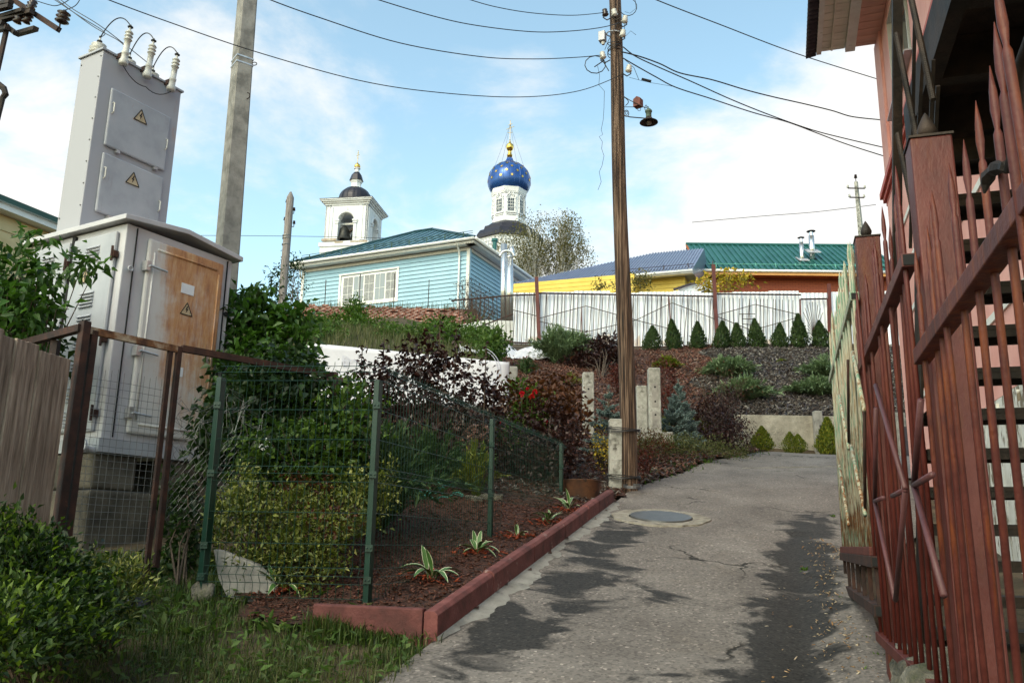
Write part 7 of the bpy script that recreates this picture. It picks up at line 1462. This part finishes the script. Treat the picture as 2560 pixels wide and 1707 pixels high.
shrub('ground_cover', 'low grey green ground cover bordering the chips under the slab', 'ground cover', [B(1660, 1110, 14.2, .45, .10), B(1740, 1118, 14.8, .5, .09), B(1820, 1130, 15.5, .4, .07), B(1600, 1120, 13.6, .3, .12)], 'leaf_straw', 420, 9, .05, .015, .07, base=PG(1700, 1130), droop=-.2, nst=4)
shrub('red_ground_cover', 'low reddish heather beside the timber pole', 'bush', [B(1625, 1110, 13.4, .35, .16)], 'leaf_copper', 130, 8, .04, .014, .06, base=PG(1625, 1135), droop=-.2, nst=6)
# edge grass along the lane's upper left side
for i, (u_, v_, rx) in enumerate(((1800, 1132, .5), (1740, 1150, .32), (1690, 1165, .35), (1640, 1182, .3), (1580, 1200, .28), (1850, 1130, .45), (1560, 1182, .2))):
    p = PG(u_, v_); n = 420; x = p[0]+rng.normal(0, rx*.45, n); y = p[1]+rng.normal(0, rx*.5, n); blades(n, x, y, H(x, y)+.0, .07, 'leaf_bright', 'grass_tuft', 'short green weeds at the edge of the lane', .7, .012)['group'] = 'weeds at the lane edge'
# thuja rows
for i, (u_, vt, vb, w_) in enumerate(((1629, 815, 882, 46), (1686, 800, 882, 42), (1744, 805, 872, 40), (1803, 803, 872, 45), (1846, 808, 872, 42), (1896, 798, 872, 46), (1949, 808, 872, 40), (1999, 786, 872, 44), (2056, 803, 875, 46))):
    b0 = P(u_, vb, 25.0); zb_ = h(b0[0], b0[1]); b0[2] = zb_; hg = P(u_, vt, 25.0)[2]-zb_; o = thuja('thuja', ('dark green cone thuja closest to the timber pole', 'second dark green thuja counted from the timber pole', 'third dark green thuja counted from the timber pole', 'dark green thuja right before the tall red fence post', 'dark green thuja touching the patched part of the fence', 'wide dark green thuja after the patched bars', 'short dark green thuja between two taller ones', 'tallest dark green thuja beside the sunburst gate', 'dark green thuja before the sunburst gate')[i], b0, hg, w_/2/F*25.2, group='thujas in the row before the zinc fence', n=3600, lean=(.5, -.6, .2, .7, -.3, -.8, .4, .1, -.5)[i])
for u_, vt, w_, tops, la in ((1907, 1066, 56, 1, 'golden green cone thuja at the left of the retaining wall slab'), (1987, 1080, 56, 2, 'low golden thuja with two tips before the retaining wall'), (2073, 1044, 54, 1, 'tall golden thuja beside the retaining wall post')):
    b0 = P(u_, 1136, 18.05); zb_ = h(b0[0], b0[1]); b0[2] = zb_; thuja('thuja', la, b0, P(u_, vt, 18.05)[2]-zb_, w_/2/F*18.2, 'leaf_thujagold', 'golden thujas before the retaining wall', 4200, tops)
# vegetation of the bank behind the banner
for i, (u_, v_, d, rx, rz, mt, la) in enumerate((
 (800, 835, 24, .8, .22, 'leaf_weed', 'grey green weed clump just above the left end of the banner'), (885, 785, 30, .32, .55, 'leaf_bright', 'tall fresh green sapling rising before the window of the blue house'),
 (830, 812, 29, .6, .25, 'leaf_bright', 'fresh green sapling clump under the left part of the brick wall'), (930, 818, 28, .7, .28, 'leaf_bright', 'fresh green sapling clump beside the tall sapling'),
 (1000, 838, 25, .8, .22, 'leaf_weed', 'feathery weed clump above the middle of the banner'), (1080, 842, 25, .8, .24, 'leaf_weed', 'feathery weed clump behind the purple shoots'),
 (1100, 818, 28, .5, .24, 'leaf_bright', 'bright leafy clump under the right part of the brick wall'), (1160, 840, 25, .6, .28, 'leaf_weed', 'olive weed clump beside the bar railing'),
 (760, 815, 26, .5, .3, 'leaf_bright', 'fresh leaves between the tall maple bush and the brick wall'), (1200, 850, 24, .3, .30, 'leaf_weed', 'slim weed before the low white sheet'), (1237, 862, 21, .2, .32, 'leaf_weed', 'thin young plant beside the grey white sheeting'))):
    shrub('weed_bush', la, 'bush', [B(u_, v_, d, rx, rz), B(u_+12*math.sin(i*3), v_+14, d-.5, rx*.8, rz*.7)], mt, 190, 8, .12, .055, .13, base=P(u_, v_+30, d)*[1, 1, 0]+ZU*h(*P(u_, v_, d)[:2]), group='bushes on the bank', droop=.2, nst=14)
x = rng.uniform(-10.5, -.3, 9000); y = rng.uniform(16, 28, 9000); blades(9000, x, y, H(x, y)-.02, .36, 'leaf_straw', 'tall_weeds', 'tall straw coloured weeds on the bank behind the white banner', .35, .022)
x = rng.uniform(-9.5, -1.9, 900); y = rng.uniform(33.3, 33.9, 900); blades(900, x, y, np.full(900, P(950, 768, 33.5)[2]-.1), .40, 'leaf_straw', 'dry_weeds', 'dry grass stalks on top of the ruined brick wall', .4, .012)
shrub('bare_bush', 'twiggy half bare bush before the corner of the blue house', 'bush', [B(1175, 735, 30, .7, .6), B(1215, 765, 29.5, .45, .5)], 'leaf_copper', 160, 3, .07, .03, .12, base=P(1190, 800, 29.8)*[1, 1, 0]+ZU*h(*P(1190, 800, 29.8)[:2]), nst=110, rst=.010)
shrub('apple_bush', 'slim dark leaved young tree beside the blue house', 'tree', [B(690, 700, 22, .25, .45), B(735, 700, 27, .35, .75), B(722, 670, 27, .3, .3)], 'leaf_vine', 130, 7, .09, .05, .12, base=P(725, 780, 26)*[1, 1, 0]+ZU*h(*P(725, 780, 26)[:2]), nst=26)
shrub('pear_sapling', 'thin leafy sapling against the yellow house', 'tree', [B(1500, 712, 27.5, .18, .25), B(1600, 706, 27.5, .35, .30), B(1548, 715, 27.5, .16, .25)], 'leaf_birch', 120, 5, .09, .05, .1, base=P(1560, 760, 27.5)*[1, 1, 0]+ZU*7.6, nst=26, rst=.008)
shrub('yellow_tree', 'small tree with yellow autumn leaves before the brick house', 'tree', [B(1790, 700, 28.5, .55, .22), B(1840, 695, 28.5, .5, .25), B(1760, 712, 28.5, .4, .2), B(1880, 712, 28.5, .2, .08), B(1800, 722, 28.5, .7, .12)], 'leaf_gold', 110, 5, .12, .09, .12, base=P(1800, 790, 28.5)*[1, 1, 0]+ZU*7.7, nst=40, rst=.010)
# birches behind the flue pipes
for i, (ub, tops, n, la) in enumerate(((1335, [(1300, 640, 2.6, 2.2), (1340, 600, 1.8, 2.4), (1350, 660, 2.2, 1.8), (1285, 690, 2.0, 1.6)], 900, 'yellowing birch crown hiding the lower church wall'), (1410, [(1425, 600, 1.2, 2.4), (1400, 590, 1.0, 1.8), (1440, 640, 1.4, 1.6), (1390, 650, 1.4, 1.8), (1420, 570, .7, 1.0)], 620, 'thin leaved birch standing against the white cloud'))):
    d = 62.0; b0 = P(ub, 760, d); root = thing('birch_tree', la, 'birch', V3(b0[0], b0[1], h(b0[0], b0[1])))
    bl = [(P(a, b, d), (rx, rx, rz)) for a, b, rx, rz in tops]; cp_, cd = blobpts(bl, n, .2)
    crown = MB(); tr_ = MB(); topp = P(tops[1][0], tops[1][1]-30, d); base = V3(b0[0], b0[1], h(b0[0], b0[1])); tr_.tube([base, base+(topp-base)*.5+V3(.3, 0, 0), topp], [.22, .14, .03], 8)
    tr_.build('trunk', X['birchbark'], root)
    for q in cp_[:90]:
        f_ = np.clip((q[2]-base[2])/(topp[2]-base[2])-.22, .2, .95); s = base+(topp-base)*f_; crown.tube([s, (s+q)/2+ZU*.4, q, q-ZU*.5+V3(rng.normal()*.2, 0, 0)], [.05, .03, .015, .006], 4)
    crown.build('limb', X['birchbark'], root)
    pos = np.repeat(cp_, 7, 0)+rng.normal(0, 1, (n*7, 3))*V3(.14, .14, .32); v, t = leafgeo(pos, rng.normal(0, .6, (n*7, 3))+V3(0, 0, -.8), .16, .09, curl=.1); npmesh('crown', v, t, X['leaf_birch'], root)['kind'] = 'stuff'
# ------------------------------------------------------------ near left shrubs, grass and weeds
shrub('spirea_bush', 'dark green bush with bright tips filling the near left corner', 'bush', [B(40, 1430, 3.9, .22, .16), B(-30, 1360, 4.0, .22, .18), B(140, 1490, 3.9, .18, .12), B(40, 1560, 3.6, .26, .16), B(200, 1440, 4.2, .09, .08), B(225, 1530, 4.0, .12, .10), B(100, 1370, 4.2, .10, .09), B(-40, 1600, 3.4, .3, .2), B(130, 1590, 3.7, .22, .12), B(55, 1320, 4.0, .07, .07), B(140, 1410, 4.1, .08, .07), B(20, 1300, 4.0, .06, .06), B(260, 1480, 4.2, .06, .05)], 'leaf_spirea', 640, 11, .034, .016, .035, base=V3(-2.0, 3.9, .78), droop=0, up=.75, nst=60, rst=.004, shell=.25)
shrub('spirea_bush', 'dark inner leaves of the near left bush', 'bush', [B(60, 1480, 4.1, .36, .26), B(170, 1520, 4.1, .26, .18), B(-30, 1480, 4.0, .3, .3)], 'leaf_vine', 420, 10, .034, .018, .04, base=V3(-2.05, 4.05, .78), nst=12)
shrub('variegated_shrub', 'small pale edged feathery shrub beside the near left bush', 'bush', [B(285, 1470, 4.4, .16, .13), B(245, 1520, 4.3, .16, .12), B(310, 1440, 4.5, .09, .08), B(240, 1440, 4.4, .12, .08)], 'leaf_euon', 190, 10, .030, .010, .035, base=PG(270, 1620), droop=0, up=.7, nst=34, rst=.003)
def turf(x, y):
    t, n = tn(x, y); fr = y < KC[1]+.02-(x-KC[0])*.21; return ((n < -1.93) & fr & (y > 3.2)) | ((x < -1.7) & (y > 3.2) & (y < 7.2) & (n < -2.1)) | ((n < -1.88+.13*lumps(x*2.3, y*2.3)) & (t < 4.75) & (y > 3.0))
x, y = scatter(105000, -4.2, .1, 3.2, 7.2, turf); dn = .5+.5*lumps(x*1.1, y*1.1)+.5*lumps(x*2.7+4, y*2.7); k = rng.random(len(x)) < np.clip(-.1+1.1*dn, 0.05, 1)*np.where((tn(x, y)[1] > -2.25) & (y < 4.7), .3, np.where(y < 4.45, .45, 1)); x, y = x[k], y[k]
blades(len(x), x, y, H(x, y)-.025, .10, 'grass', 'grass', 'trodden green grass in the near left foreground', .8, .0048)
x, y = scatter(1900, -3.2, -.2, 4.3, 6.2, turf); n = len(x); v, t = leafgeo(np.stack([x, y, H(x, y)+rng.uniform(0, .05, n)], 1), rng.normal(0, 1, (n, 3))*[1, 1, .35]+V3(0, 0, .25), .055*rng.uniform(.5, 1.5, n), .026*rng.uniform(.6, 1.4, n)); tag(npmesh('weed_leaves', v, t, X['leaf_weed']), 'broad plantain and clover leaves among the near grass', 'weeds', kind='stuff')
x, y = scatter(5000, -2.6, -.2, 3.4, 4.9, turf); blades(len(x), x, y, H(x, y)-.01, .09, 'leaf_straw', 'dry_grass', 'dry straw lying in the near grass', 1.3, .004)
for i, (u_, v_, s) in enumerate(((610, 1480, .07), (860, 1560, .06), (690, 1580, .06), (780, 1500, .06), (480, 1590, .06), (900, 1530, .06), (420, 1540, .06))):
    p = PG(u_, v_); n = 16; a = rng.uniform(0, 6.28, n); d = np.stack([np.cos(a), np.sin(a), rng.uniform(.3, 1.1, n)], 1); v, t = leafgeo(np.tile(p, (n, 1))+d*.01, d, s*rng.uniform(1.0, 1.9, n), s*.5, curl=.25); tag(npmesh('dandelion', v, t, X['leaf_weed'], None, origin=p), 'broad leaved weed rosette in the near grass', 'weed', 'weed rosettes in the near grass')
for i, (u_, v_, s) in enumerate(((2010, 1432, .035), (2082, 1295, .03), (2130, 1505, .05), (2190, 1610, .04), (2175, 1690, .04), (2115, 1400, .04), (2200, 1655, .035))):
    p = PG(u_, v_)+ZU*.02; n = 22; d = rng.normal(0, 1, (n, 3))*[1, 1, .4]+V3(0, 0, .7); v, t = leafgeo(np.tile(p, (n, 1))+rng.normal(0, s*.4, (n, 3))*[1, 1, .2], d, s*rng.uniform(.6, 1.3, n), s*.4); tag(npmesh('weed', v, t, X['leaf_bright'], None, origin=p), 'small green weed growing from the gutter by the fence', 'weed', 'weeds along the gutter')
for i in range(5):
    p = W(4.765, -1.985)+(KL-KC)*(.30+.18*i)+V3(0, -.06, 0); n = 260; x = p[0]+rng.normal(0, .05, n); y = p[1]+rng.normal(0, .03, n); o = blades(n, x, y, H(x, y)-.02, .07+.02*i, 'grass', 'grass_tuft', 'grass tuft growing against the red kerb arm', .6, .006); o['group'] = 'grass tufts along the kerb arm'
x = rng.uniform(-11, -3.6, 16000); y = rng.uniform(5.6, 17, 16000); k = (x < -3.7-.25*(y-5.6)*.2); x, y = x[k], y[k]
blades(len(x), x, y, H(x, y)-.03, .28, 'leaf_weed', 'rough_grass', 'rough tall grass round the cream house and the board fence', .7, .014)
